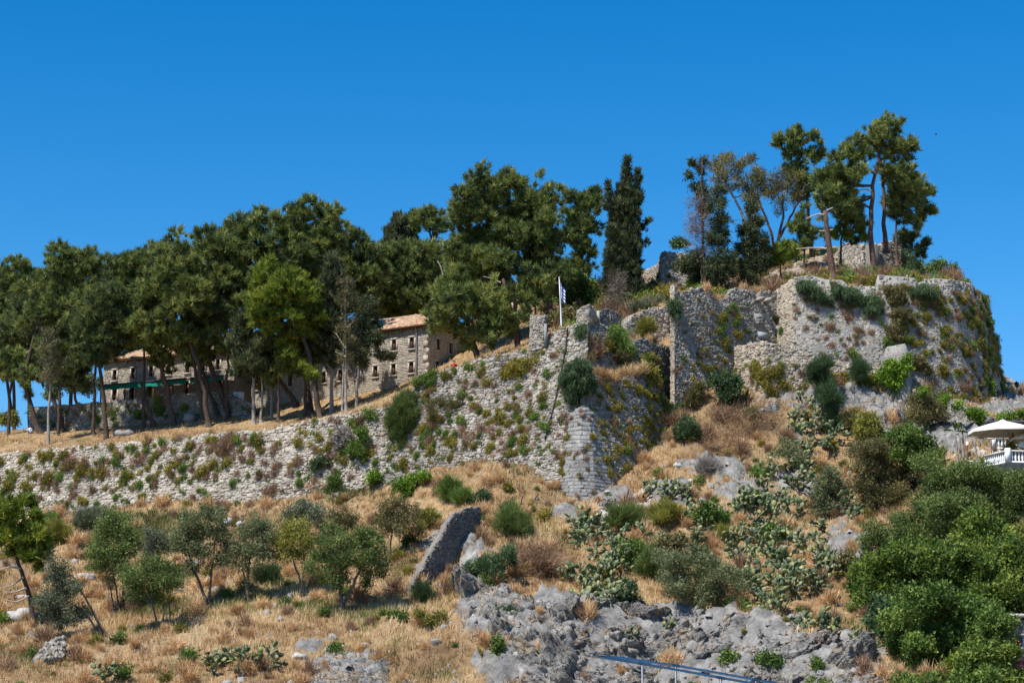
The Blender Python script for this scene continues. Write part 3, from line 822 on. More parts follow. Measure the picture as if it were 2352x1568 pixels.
FACES['DW'] = masonry('garden_wall', 'freestanding dark stone wall climbing the slope above the rock', None, (0.32, 0.2), 'stone_dark', 'mortar_grey', 0.5, 0.15, 300, jit=1.5,
    pts=([dwp(*q) for q in ((926, 1384), (940, 1358), (962, 1315), (985, 1275), (1003, 1245), (1020, 1217), (1034, 1190), (1046, 1176), (1075, 1165), (1104, 1161))],
         [dwp(*q) for q in ((930, 1420), (946, 1418), (972, 1405), (1000, 1392), (1020, 1372), (1036, 1350), (1046, 1320), (1054, 1298), (1074, 1275), (1104, 1258))]))
FACES['RW'] = masonry('retaining_wall', 'shadowed retaining wall behind the pine trunks below the building', [(70, 936, 226, 64, 994, 225), (145, 929, 224.5, 145, 994, 223.5), (227, 922, 223, 227, 992, 222), (330, 912, 221, 330, 986, 220), (395, 904, 219.7, 395, 980, 218.7), (514, 899, 217.5, 516, 966, 216.5), (545, 910, 217, 548, 962, 216), (582, 928, 216.4, 584, 958, 215.6)], (0.45, 0.24), 'stone_grey', 'mortar_grey', 1.0, 0.11, 300)
FACES['IV'] = masonry('road_wall', 'sloping roadside wall hung with ivy above the cafe terrace', [(2098, 893, 188, 2098, 940, 187.4), (2160, 911, 186, 2160, 970, 185.4), (2220, 937, 180.5, 2220, 998, 180), (2290, 966, 175, 2290, 1015, 174.5)], (0.45, 0.24), 'stone_dark', 'mortar_grey', 0.7, 0.08, 200)
# plastered gable block with the walled-up arch
FACES['GB'] = masonry('gable_ruin', 'plastered ruin with slanting top and walled arch hung with ivy', [(2022, 842, 190.3, 2034, 905, 189.8), (2030, 806, 190.2, 2036, 925, 189.5), (2038, 794, 190.0, 2042, 930, 189.3), (2078, 787, 189.6, 2074, 938, 188.8), (2094, 824, 189.6, 2092, 934, 188.8)], (0.6, 0.3), 'stone_warm', 'plaster', 2.0, 0.035, 120, gap=0.12, drop=0.62)

# carved relief, corbels and plaque on the curtain wall
def on_face(key, u, v, out=0.05):
    s, z, p = FACES[key].px(u, v)
    tx, up, n = (k[0] for k in FACES[key].frame(np.array([s]), np.array([z])))
    return p + n * out, tx, up, n
p, tx, up, n = on_face('W4', 1742, 735)
mb = MB(); R3 = np.stack([tx, up, n], 1)
mb.box(p, (0.95, 1.25, 0.16), R3)
t = thing('carved_relief', 'worn stone relief panel set into the curtain wall above the plaque', 'relief', p)
obj('panel', mb.mesh('panel', p), MT['ashlar'], t)
mb = MB()
for dx, dy, r in ((-.1, .25, .2), (.12, .3, .14), (0.0, -.05, .26), (.15, -.25, .2), (-.15, -.3, .14), (.25, .05, .12)):
    c = p + tx * dx + up * dy + n * 0.1
    mb.lathe((0, 0, 0), [(r, 0), (r * .9, .1), (r * .5, .2)], 8)
    mb.v[-1] = mb.v[-1] @ R3.T + c
obj('carving', mb.mesh('carving', p, True), MT['ashlar'], t)
p, tx, up, n = on_face('W4', 1749, 772, 0.2)
t = thing('information_plaque', 'grey rectangular plaque on posts above the outwork wall', 'plaque', p)
R3 = np.stack([tx, up, n], 1)
mb = MB().box(p, (1.05, 0.62, 0.06), R3); obj('board', mb.mesh('board', p), plain_mat('plaque_grey', (0.30, 0.31, 0.33), .6, .3, .15), t)
for sx in (-.42, .42):
    mb = MB().box(p + tx * sx - up * 0.55 - n * 0.06, (0.06, 0.6, 0.06), R3); obj('post', mb.mesh('post', p), MT['stone_grey'], t)
for (u_, v_) in ((1739, 690), (1756, 694)):
    p, tx, up, n = on_face('W4', u_, v_, 0.35)
    mb = MB().box(p, (0.42, 0.3, 1.1), np.stack([tx, up, n], 1))
    obj('corbel_stone', mb.mesh('corbel_stone', p), MT['stone_grey'], None, ['left projecting corbel stone of the pair high on the curtain wall', 'right projecting corbel stone of the pair high on the curtain wall'][u_ > 1750], 'corbel').location = tuple(p)
# pale door posts on the bastion top
for (u_, v0, v1, y_, lb) in ((1374, 714, 748, 186.9, 'pale stone doorpost beside the round topped pier'), (1253, 744, 792, 185.2, 'pale stone jamb on the right edge of the square pier')):
    a = P(u_, v0, y_); b = P(u_, v1 + 4, y_)
    mb = MB().box((a + b) / 2, (0.24, 0.24, a[2] - b[2]))
    o = obj('doorpost', mb.mesh('doorpost', b), MT['ashlar'], None, lb, 'doorpost'); o.location = tuple(b)
# black cable down the bastion
pts = [on_face('W2', u_, v_, 0.16)[0] for u_, v_ in ((1307, 757), (1300, 800), (1289, 860), (1277, 920), (1265, 970), (1254, 1010))]
mb = MB().tube(pts, 0.05, 5)
c0 = pts[-1]
o = obj('black_cable', mb.mesh('black_cable', c0), plain_mat('cable_black', (0.02, 0.02, 0.02), .6), None, 'black cable running down the sunlit face of the bastion', 'cable'); o.location = tuple(c0)

# flagpole and flag
fb = P(1290, 752, 188.0); ft = P(1284.5, 640, 188.0)
t = thing('flagpole', 'grey flagpole with blue and white striped flag on the bastion', 'flagpole', fb)
MT['pole'] = plain_mat('pole_metal', (0.55, 0.57, 0.60), .4, .5, .1)
obj('pole', MB().tube([fb - [0, 0, .6], fb * .5 + ft * .5, ft], [0.07, 0.06, 0.045], 8).mesh('pole', fb), MT['pole'], t)
obj('finial', MB().lathe(ft, [(0.02, 0), (0.08, .05), (0.08, .12), (0.02, .17)], 8).mesh('finial', fb), MT['pole'], t)
def flag_mat(name, blue):
    return plain_mat(name, (0.035, 0.09, 0.36) if blue else (0.75, 0.76, 0.78), .8, .1, .1)
fbm_, fwm_ = flag_mat('flag_blue', True), flag_mat('flag_white', False)
top = P(1285, 645, 187.9)
Hh = 1.35; nx_, nz_ = 14, 9
for k in range(nz_):
    vs = []
    for i in range(nx_ + 1):
        for kk in (k, k + 1):
            a = i / nx_
            fold = math.sin(a * 11) * 0.12 * (0.4 + a)
            vs.append(top + np.array([a * 0.46 * (1 - .35 * math.sin(a * 3)) + 0.06, fold, -kk * Hh / nz_ - a * 0.85 - 0.12 * a * math.sin(a * 6)]))
    q = [[2 * i, 2 * i + 1, 2 * i + 3, 2 * i + 2] for i in range(nx_)]
    obj('flag_stripe', MB().add(vs, q).mesh('flag_stripe', fb, True), fbm_ if k % 2 == 0 else fwm_, t)
can = []
for i in range(6):
    for kk in (0, 5):
        a = i / nx_
        can.append(top + np.array([a * 0.46 * (1 - .35 * math.sin(a * 3)) + 0.06, math.sin(a * 11) * 0.12 * (0.4 + a) - .012, -kk * Hh / nz_ - a * 0.85 - 0.12 * a * math.sin(a * 6)]))
obj('flag_canton', MB().add(can, [[2 * i, 2 * i + 1, 2 * i + 3, 2 * i + 2] for i in range(5)]).mesh('flag_canton', fb, True), fbm_, t)
for bx in ('h', 'v'):
    cr = []
    if bx == 'h':
        for i in range(6):
            for kk in (2.1, 2.9):
                a = i / nx_
                cr.append(top + np.array([a * 0.46 * (1 - .35 * math.sin(a * 3)) + 0.06, math.sin(a * 11) * 0.12 * (0.4 + a) - .022, -kk * Hh / nz_ - a * 0.85 - 0.12 * a * math.sin(a * 6)]))
        q = [[2 * i, 2 * i + 1, 2 * i + 3, 2 * i + 2] for i in range(5)]
    else:
        for i in (2.1, 2.9):
            for kk in (0, 5):
                a = i / nx_
                cr.append(top + np.array([a * 0.46 * (1 - .35 * math.sin(a * 3)) + 0.06, math.sin(a * 11) * 0.12 * (0.4 + a) - .024, -kk * Hh / nz_ - a * 0.85 - 0.12 * a * math.sin(a * 6)]))
        q = [[0, 1, 3, 2]]
    obj('flag_cross', MB().add(cr, q).mesh('flag_cross', fb, True), fwm_, t)

# ------------------------------------------------------------------ stone buildings
MT['tile'] = stone_mat('roof_tile', [(0.36, 0.19, 0.11), (0.48, 0.29, 0.175), (0.57, 0.39, 0.25), (0.64, 0.51, 0.36)], (0.16, 0.12, 0.09), 0.35, 0.1)
MT['wood'] = plain_mat('window_wood', (0.13, 0.065, 0.035), .7, .2, .3)
MT['wood_light'] = plain_mat('door_wood', (0.30, 0.13, 0.045), .7, .2, .3)
MT['glass'] = plain_mat('window_glass', (0.02, 0.025, 0.03), .12, .5, .1)
MT['lintel'] = plain_mat('lintel_stone', (0.42, 0.38, 0.32), .9, .1, .2)
TILE_ME = None
def tile_mesh():
    global TILE_ME
    if TILE_ME is None:
        n = 5
        th = np.linspace(0, math.pi, n)
        ring = lambda y, r: np.stack([np.cos(th) * r, np.full(n, y), np.sin(th) * r * 0.8], 1)
        v = np.concatenate([ring(0, .5), ring(1, .42)])
        q = [[k, k + 1, n + k + 1, n + k] for k in range(n - 1)]
        TILE_ME = build_mesh('roof_tile', v, np.array(q)); TILE_ME.materials.append(MT['tile'])
        TILE_ME['v'] = 0
    return TILE_ME
def tile_slope(root, loc, e0, e1, r0, r1, nparts):
    """barrel tiles from eave line e0-e1 to ridge line r0-r1"""
    e0, e1, r0, r1 = (np.array(a, float) for a in (e0, e1, r0, r1))
    ax = (e1 - e0); L = np.linalg.norm(ax); ax /= L
    sl = (r0 + r1) / 2 - (e0 + e1) / 2
    nrm = np.cross(ax, sl); nrm /= np.linalg.norm(nrm)
    if nrm[2] < 0: nrm = -nrm
    sv = np.cross(nrm, ax); sv /= np.linalg.norm(sv)
    if sv[2] < 0: sv = -sv
    Hs = (r0 - e0) @ sv
    a0 = (r0 - e0) @ ax; a1 = (r1 - e0) @ ax
    # sheet under the tiles
    mb = MB().add([e0 - nrm * .05, e1 - nrm * .05, r1 - nrm * .05, r0 - nrm * .05, e0 - nrm * .16, e1 - nrm * .16, r1 - nrm * .16, r0 - nrm * .16], [[0, 1, 2, 3], [4, 5, 6, 7], [0, 1, 5, 4], [1, 2, 6, 5], [2, 3, 7, 6], [3, 0, 4, 7]])
    obj('roof_deck', mb.mesh('roof_deck', loc), MT['tile'], root)
    W_, T_ = 0.26, 0.42
    nc = int(L / W_); nr = int(Hs / T_) + 1
    items = []
    for c in range(nc):
        x = (c + .5) * W_
        for r in range(nr):
            y = r * T_
            f = y / Hs
            lo = a0 * f; hi = L + (a1 - L) * f
            if x < lo - .1 or x > hi + .1 or y > Hs - .15: continue
            items.append((x, y))
    items = np.array(items)
    up = RNG.random(len(items)) * 0.03
    pos = e0 + items[:, :1] * ax + items[:, 1:] * sv + nrm * (0.0 + up[:, None])
    yaw = RNG.normal(0, 0.04, len(items))
    me = tile_mesh()
    tv = np.zeros(len(me.vertices) * 3); me.vertices.foreach_get('co', tv); tv = tv.reshape(-1, 3)
    vs, fs = [], []
    order = np.argsort(items[:, 1] + np.random.default_rng(5).random(len(items)) * 3)
    for rank, i in enumerate(order):
        A = ax * math.cos(yaw[i]) + sv * math.sin(yaw[i]); Bv = sv * math.cos(yaw[i]) - ax * math.sin(yaw[i]) + nrm * 0.03
        if rank < nparts:
            o = obj('roof_tile', me, None, root)
            q = pos[i] - loc
            o.matrix_basis = Matrix(((A[0] * W_, Bv[0] * T_ * 1.15, nrm[0] * W_, q[0]), (A[1] * W_, Bv[1] * T_ * 1.15, nrm[1] * W_, q[1]), (A[2] * W_, Bv[2] * T_ * 1.15, nrm[2] * W_, q[2]), (0, 0, 0, 1)))
        else:
            w = pos[i] + tv[:, :1] * A * W_ + tv[:, 1:2] * Bv * T_ * 1.15 + tv[:, 2:] * nrm * W_
            fs.append(np.array([[k, k + 1, 6 + k, 5 + k] for k in range(4)]) + len(vs) * 10)
            vs.append(w)
    if vs:
        obj('roof_tiling', build_mesh('roof_tiling', np.concatenate(vs) - loc, np.concatenate(fs)), MT['tile'], root, kind='stuff')

def building_wall(root, A, B, z0, z1, wins, stone=(0.27, 0.15), mat='stone_house', core='mortar_warm'):
    """one plane wall from A to B (x, y); wins = list of (s, z, width, height, light)"""
    loc = np.array(root.location)
    A = np.array([A[0], A[1], 0.0]); B = np.array([B[0], B[1], 0.0])
    L = np.linalg.norm(B - A); t = (B - A) / L
    n = np.array([t[1], -t[0], 0.0])
    if n @ (-(A + B) / 2) < 0: n = -n
    up = np.array([0, 0, 1.0])
    rects = [(s - w / 2, s + w / 2, z - h / 2, z + h / 2) for (s, z, w, h, *_) in wins]
    sx = sorted({0.0, L, *[r[0] for r in rects], *[r[1] for r in rects]})
    zx = sorted({z0, z1, *[r[2] for r in rects], *[r[3] for r in rects]})
    mb = MB()
    for i in range(len(sx) - 1):
        for j in range(len(zx) - 1):
            cs, cz = (sx[i] + sx[i + 1]) / 2, (zx[j] + zx[j + 1]) / 2
            if any(r[0] < cs < r[1] and r[2] < cz < r[3] for r in rects): continue
            mb.add([A + t * sx[i] + up * zx[j], A + t * sx[i + 1] + up * zx[j], A + t * sx[i + 1] + up * zx[j + 1], A + t * sx[i] + up * zx[j + 1]], [[0, 1, 2, 3]])
    for r in rects:   # reveals
        c = [A + t * a + up * b for a, b in ((r[0], r[2]), (r[1], r[2]), (r[1], r[3]), (r[0], r[3]))]
        bk = [q - n * 0.32 for q in c]
        for k in range(4):
            mb.add([c[k], c[(k + 1) % 4], bk[(k + 1) % 4], bk[k]], [[0, 1, 2, 3]])
    obj('wall', mb.mesh('wall', loc), MT[core], root)
    # stone facing
    out = []
    z = z0
    while z < z1 - .05:
        h = stone[1] * (.75 + .5 * random.random()); s = 0.0
        while s < L:
            l = stone[0] * (.5 + random.random())
            cs, cz = s + l / 2, z + h / 2
            if cs + l / 2 < L + .05 and not any(r[0] - l * .35 < cs < r[1] + l * .35 and r[2] - h * .35 < cz < r[3] + h * .35 for r in rects) and random.random() > .04:
                out.append((cs, cz, l - .03, h - .03))
            s += l
        z += h
    out = np.array(out)
    var = RNG.integers(0, len(UNITS), len(out))
    big = np.argsort(-out[:, 2] * out[:, 3])
    part_idx = set(big[:120].tolist())
    vs, fs, c = [], [], 0
    ang = RNG.normal(0, .08, len(out)); dd = .02 + .035 * RNG.random(len(out))
    for i, (cs, cz, l, h) in enumerate(out):
        tt = t * math.cos(ang[i]) + up * math.sin(ang[i]); uu = up * math.cos(ang[i]) - t * math.sin(ang[i])
        p0 = A + t * cs + up * cz
        if i in part_idx:
            o = obj('stone', stone_mesh(int(var[i]), MT[mat]), None, root)
            q = p0 - loc
            o.matrix_basis = Matrix(((tt[0] * l, uu[0] * h, n[0] * dd[i], q[0]), (tt[1] * l, uu[1] * h, n[1] * dd[i], q[1]), (tt[2] * l, uu[2] * h, n[2] * dd[i], q[2]), (0, 0, 0, 1)))
            continue
        uv, uf = UNITS[var[i]]
        vs.append(p0 + uv[:, :1] * tt * l + uv[:, 1:2] * uu * h + uv[:, 2:] * n * dd[i])
        fs.append(uf + c); c += len(uv)
    obj('stonework', build_mesh('stonework', np.concatenate(vs) - loc, np.concatenate(fs)), MT[mat], root, kind='stuff')
    R3 = np.stack([t, up, n], 1)
    for (s, z, w, h, *lt) in wins:
        p0 = A + t * s + up * z
        wr = obj('window', MB().box(p0 - n * .28, (w, h, .04), R3).mesh('window', loc), MT['glass'], root)
        fr = MB()
        for sx_ in (-1, 0, 1):
            fr.box(p0 + t * sx_ * (w / 2 - .04 if sx_ else 0) - n * .22, (.08 if sx_ else .06, h, .07), R3)
        for sz_ in (-1, 0, 1):
            fr.box(p0 + up * sz_ * (h / 2 - .04 if sz_ else 0) - n * .225, (w, .07, .06), R3)
        obj('frame', fr.mesh('frame', loc), MT['wood'], wr)
        sh = MB().box(p0 + t * (w * .30) - n * .15, (w * .36, h * .96, .05), R3)
        obj('shutter', sh.mesh('shutter', loc), MT['wood_light'] if lt and lt[0] else MT['wood'], wr)
        obj('sill', MB().box(p0 - up * (h / 2 + .07) + n * .06, (w + .35, .14, .22), R3).mesh('sill', loc), MT['lintel'], wr)
        obj('lintel', MB().box(p0 + up * (h / 2 + .09) + n * .04, (w + .3, .18, .12), R3).mesh('lintel', loc), MT['lintel'], wr)
        for sx_ in (-1, 1):
            obj('jamb', MB().box(p0 + t * sx_ * (w / 2 + .08) + n * .03, (.16, h, .1), R3).mesh('jamb', loc), MT['lintel'], wr)

def wall_sz(A, B, u, v):
    """s, z where a picture point meets the vertical wall plane through A, B"""
    A = np.array(A); B = np.array(B); L = np.linalg.norm(B - A); t = (B - A) / L
    n = np.array([t[1], -t[0]])
    d = P(u, v, 100.0) - np.array([0, 0, CAM_Z])
    k = (n @ A) / (n @ d[:2])
    q = np.array([0, 0, CAM_Z]) + d * k
    return (q[:2] - A) @ t, q[2]

def hip_roof(root, c4, z, rise, over, nparts, visible=(0, 1)):
    """c4: four plan corners in order (front left, front right, back right, back left)"""
    c = [np.array(q, float) for q in c4]
    ctr = sum(c) / 4
    fx = (c[1] - c[0]); Lf = np.linalg.norm(fx); fx /= Lf
    sy = (c[2] - c[1]); Ls = np.linalg.norm(sy); sy /= Ls
    e = [c[0] - fx * over - sy * over, c[1] + fx * over - sy * over, c[2] + fx * over + sy * over, c[3] - fx * over + sy * over]
    h = Ls / 2
    r0 = (c[0] + c[3]) / 2 + fx * h; r1 = (c[1] + c[2]) / 2 - fx * h
    E = [np.array([*q, z]) for q in e]; R0 = np.array([*r0, z + rise]); R1 = np.array([*r1, z + rise])
    loc = np.array(root.location)
    tile_slope(root, loc, E[0], E[1], R0, R1, nparts)
    tile_slope(root, loc, E[1], E[2], R1, R1, nparts // 2)
    mb = MB().add([E[2], E[3], R0, R1], [[0, 1, 2, 3]]).add([E[3], E[0], R0], [[0, 1, 2]])
    obj('roof_back', mb.mesh('roof_back', loc), MT['tile'], root)
    rid = MB().tube([R0, R1], .13, 6).tube([R1, E[1]], .13, 6).tube([R1, E[2]], .13, 6).tube([R0, E[0]], .13, 6)
    obj('ridge_tiles', rid.mesh('ridge_tiles', loc), MT['tile'], root)
    s_ = MB().add([E[0] - [0, 0, .17], E[1] - [0, 0, .17], E[2] - [0, 0, .17], E[3] - [0, 0, .17]], [[0, 1, 2, 3]])
    obj('soffit', s_.mesh('soffit', loc), MT['wood'], root)
    for k in range(int(Lf / 1.3)):
        p = E[0] + (E[1] - E[0]) * ((k + .5) / int(Lf / 1.3)) + np.array([*(sy * .25), -.26])
        obj('rafter', MB().box(p, (.14, .5, .14)).mesh('rafter', loc), MT['wood'], root)
    for k in range(int(Ls / 1.3)):
        p = E[1] + (E[2] - E[1]) * ((k + .5) / int(Ls / 1.3)) + np.array([*(-fx * .25), -.26])
        obj('rafter', MB().box(p, (.5, .14, .14)).mesh('rafter', loc), MT['wood'], root)

# right building with the drainpipe
cR = P(982, 748, 211)
a35 = math.radians(34.5)
C0 = cR[:2]; fdir = np.array([-math.cos(a35), math.sin(a35)]); sdir = np.array([math.sin(a35), math.cos(a35)])
C1 = C0 + fdir * 22.8; C2 = C0 + sdir * 10; C3 = C1 + sdir * 10
zR = cR[2]
t = thing('stone_house', 'two storey stone house with hipped tile roof and drainpipe at its corner', 'house', (*C0, 33.5))
wins = []
for (u_, v_) in ((946.6, 788), (905.7, 793), (866, 797), (826, 801), (786, 805), (747, 809), (708, 813), (670, 817), (632, 821), (595, 825)):
    s_, z_ = wall_sz(C0, C1, u_, v_); wins.append((s_, z_, .56, 1.12))
for (u_, v_) in ((945.3, 844), (904.4, 849), (863, 853.5), (823, 858), (782, 862), (744, 867), (706, 871), (667, 875), (629, 880), (591, 884)):
    s_, z_ = wall_sz(C0, C1, u_, v_); wins.append((s_, z_, .56, 1.12, u_ < 600))
building_wall(t, C0, C1, 33.5, zR, wins)
wins = []
for (u_, v_) in ((1006.6, 791), (1035, 800), (1062, 807.5), (1004.6, 842), (1033, 851)):
    s_, z_ = wall_sz(C0, C2, u_, v_); wins.append((s_, z_, .62, 1.12))
building_wall(t, C0, C2, 33.5, zR, wins)
loc = np.array(t.location)
bw = MB()
for a, b in ((C1, C3), (C3, C2)):
    bw.add([[*a, 33.5], [*b, 33.5], [*b, zR], [*a, zR]], [[0, 1, 2, 3]])
obj('rear_wall', bw.mesh('rear_wall', loc), MT['mortar_warm'], t)
hip_roof(t, [C1, C0, C2, C3], zR + .05, 2.35, .5, 300)
for k in range(14):   # corner quoins
    hq = (zR - 34) / 14
    dd_ = fdir if k % 2 else sdir
    obj('quoin', MB().box((*(C0 + dd_ * .2), 34 + hq * (k + .5)), (.55, .12, hq - .04), np.array([[dd_[0], -dd_[1], 0], [dd_[1], dd_[0], 0], [0, 0, 1]])).mesh('quoin', loc), MT['stone_house'], t)
dp = C0 + fdir * 1.25 + np.array([fdir[1], -fdir[0]]) * -0.0
nf = np.array([-fdir[1], fdir[0]]); nf = nf if nf @ -C0 > 0 else -nf
dp = dp + nf * .14
obj('drainpipe', MB().tube([[*(dp + nf * .35), zR + .1], [*dp, zR - .5], [*dp, zR - 3], [*dp, 35.5]], .085, 8).mesh('drainpipe', loc), plain_mat('drainpipe_grey', (0.22, .23, .24), .5, .4, .15), t)
g0, g1 = C0 + nf * .5 + sdir * 0 - fdir * .4, C1 + nf * .5
obj('gutter', MB().tube([[*g0, zR + .02], [*g1, zR + .02]], .08, 6).mesh('gutter', loc), MT['wood'], t)

# left building on its terrace
A_ = P(236, 921, 231)[:2]; B_ = P(536, 900, 224)[:2]
fd = (B_ - A_) / np.linalg.norm(B_ - A_); sd = np.array([-fd[1], fd[0]])
zL = P(343, 822, 228.4)[2]
PLAT = 38.45
t = thing('stone_house', 'long two storey stone house with green edged awnings behind leaning pines', 'house', (*A_, PLAT))
wins = []
for (u_, v_) in ((264, 862), (306, 857), (347.5, 853), (388.5, 848.5), (431.5, 844), (468, 840), (501, 837)):
    s_, z_ = wall_sz(A_, B_, u_, v_); wins.append((s_, z_, .5, 1.12))
for (u_, v_) in ((263.6, 910), (303.7, 905), (344.5, 901), (388, 896), (428.5, 891), (470, 886), (506, 882)):
    s_, z_ = wall_sz(A_, B_, u_, v_); wins.append((s_, max(z_, PLAT + 1.05), .62, 1.5, u_ > 320))
building_wall(t, A_, B_, PLAT - .3, zL, wins)
D_, E_ = A_ + sd * 9, B_ + sd * 9
loc = np.array(t.location)
building_wall(t, B_, E_, PLAT - .3, zL, [(4.0, PLAT + 1.2, .7, 1.3)])
bw = MB()
for a, b in ((A_, D_), (D_, E_)):
    bw.add([[*a, PLAT - .3], [*b, PLAT - .3], [*b, zL], [*a, zL]], [[0, 1, 2, 3]])
obj('rear_wall', bw.mesh('rear_wall', loc), MT['mortar_warm'], t)
hip_roof(t, [A_, B_, E_, D_], zL + .05, 2.2, .5, 260)

# terrace slab of the left building
f0 = [P(u_, v_, y_) for u_, v_, y_ in ((70, 936, 226), (145, 929, 224.5), (227, 922, 223), (330, 912, 221), (395, 904, 219.7), (514, 899, 217.5), (545, 910, 217))]
pl = MB()
vs = [[p[0], p[1] + .4, PLAT] for p in f0] + [[p[0], p[1] + 24, PLAT] for p in f0]
nn_ = len(f0)
pl.add(vs + [[a, b, c - 6] for a, b, c in vs], [[i, i + 1, nn_ + i + 1, nn_ + i] for i in range(nn_ - 1)] + [[2 * nn_ + nn_ - 1, nn_ - 1, 2 * nn_ - 1, 4 * nn_ - 1], [0, nn_, 3 * nn_, 2 * nn_]] + [[nn_ + i, nn_ + i + 1, 3 * nn_ + i + 1, 3 * nn_ + i] for i in range(nn_ - 1)])
obj('terrace_paving', pl.mesh('terrace_paving'), plain_mat('terrace_stone', (.30, .27, .23), .9, .1, .3, 2), kind='structure')

# awnings
MT['awning_green'] = plain_mat('awning_green', (0.005, 0.19, 0.135), .7, .2, .15)
MT['awning_grey'] = plain_mat('awning_grey', (0.30, 0.30, 0.30), .8, .1, .35, 1.5)
MT['awning_roll'] = plain_mat('awning_roll', (0.06, 0.08, 0.12), .5, .3, .2)
def awning(u0, v0, u1, v1, lbl, posts):
    ya = lambda u: np.interp(u, [220, 540], [226.5, 219.3])
    a = P(u0, v0, ya(u0)); b = P(u1, v1, ya(u1))
    b[2] = a[2] = (a[2] + b[2]) / 2
    rootp = np.array([(a[0] + b[0]) / 2, (a[1] + b[1]) / 2, PLAT])
    t = thing('awning', lbl, 'awning', rootp)
    d = (b - a); L = np.linalg.norm(d); d /= L
    bk = np.array([-d[1], d[0], 0]); bk = bk if bk[1] > 0 else -bk
    n = 8
    top = []
    for i in range(n + 1):
        for k in range(5):
            f = k / 4
            top.append(a + d * L * i / n + bk * 3.6 * f + np.array([0, 0, .1 + .75 * f - .12 * math.sin(f * 3.14) * (i % 2)]))
    q = [[5 * i + k, 5 * i + k + 1, 5 * i + k + 6, 5 * i + k + 5] for i in range(n) for k in range(4)]
    obj('canvas', MB().add(top, q).mesh('canvas', rootp), MT['awning_grey'], t)
    obj('roller', MB().tube([a + [0, 0, .1], b + [0, 0, .1]], .11, 8).mesh('roller', rootp), MT['awning_roll'], t)
    fr = []
    m = 24
    for i in range(m + 1):
        x = a + d * L * i / m + bk * .03 * math.sin(i * 2.2)
        fr += [x + [0, 0, .02], x - [0, 0, .42 + .05 * math.sin(i * 1.7)] - bk * .05]
    obj('valance', MB().add(fr, [[2 * i, 2 * i + 1, 2 * i + 3, 2 * i + 2] for i in range(m)]).mesh('valance', rootp), MT['awning_green'], t)
    for f in posts:
        x = a + d * L * f + bk * .15
        obj('post', MB().box((x[0], x[1], (x[2] + PLAT) / 2), (.12, .12, x[2] - PLAT)).mesh('post', rootp), MT['wood'], t)
    for f in (0.02, .35, .68, .98):
        x = a + d * L * f
        obj('arm', MB().tube([x, x + bk * 3.6 + [0, 0, .8]], .04, 5).mesh('arm', rootp), MT['dead_wood'], t)
awning(228, 890, 428, 869, 'long awning with green valance on the left half of the stone house', (0.01, .29, .62, .84, .985))
awning(437, 872, 513, 863, 'short awning with green valance at the right end of the stone house', (.3, .97))
# ------------------------------------------------------------------ plants
def rand_dirs(n, rng, zmin=-0.6):
    d = rng.normal(0, 1, (int(n * 2.2) + 8, 3))
    d /= np.linalg.norm(d, axis=1)[:, None]
    d = d[d[:, 2] > zmin]
    while len(d) < n:
        d = np.concatenate([d, d])
    return d[:n]

STY = {  # clumps per m2, blades per clump, blade length, blade width, clump spread, outward, up, random, inner share, tint spread
    'pine':    (1.55, 34, 0.52, 0.10, 0.09, 0.7, 0.6, 0.62, 0.28, 0.22),
    'cypress': (3.6, 20, 0.38, 0.10, 0.10, 0.55, 0.95, 0.40, 0.30, 0.20),
    'fir':     (3.0, 22, 0.36, 0.09, 0.16, 0.9, -0.15, 0.55, 0.30, 0.15),
    'sparse':  (1.1, 22, 0.40, 0.075, 0.2, 0.7, 0.5, 0.7, 0.15, 0.17),
    'twig':    (1.2, 16, 0.75, 0.035, 0.3, 0.9, 0.1, 0.7, 0.2, 0.2),
    'olive':   (4.2, 22, 0.19, 0.085, 0.20, 0.5, 0.35, 0.9, 0.30, 0.17),
    'leafy':   (4.0, 20, 0.22, 0.15, 0.20, 0.6, 0.3, 0.8, 0.30, 0.17),
    'shrub':   (6.0, 20, 0.20, 0.08, 0.14, 0.7, 0.5, 0.7, 0.30, 0.17),
    'broom':   (5.0, 26, 0.50, 0.035, 0.14, 0.8, 0.7, 0.35, 0.30, 0.15),
    'droop':   (6.5, 24, 0.55, 0.045, 0.12, 0.45, -0.75, 0.35, 0.30, 0.13),
    'ivy':     (8.0, 14, 0.15, 0.16, 0.16, 0.7, 0.0, 0.7, 0.15, 0.16),
}
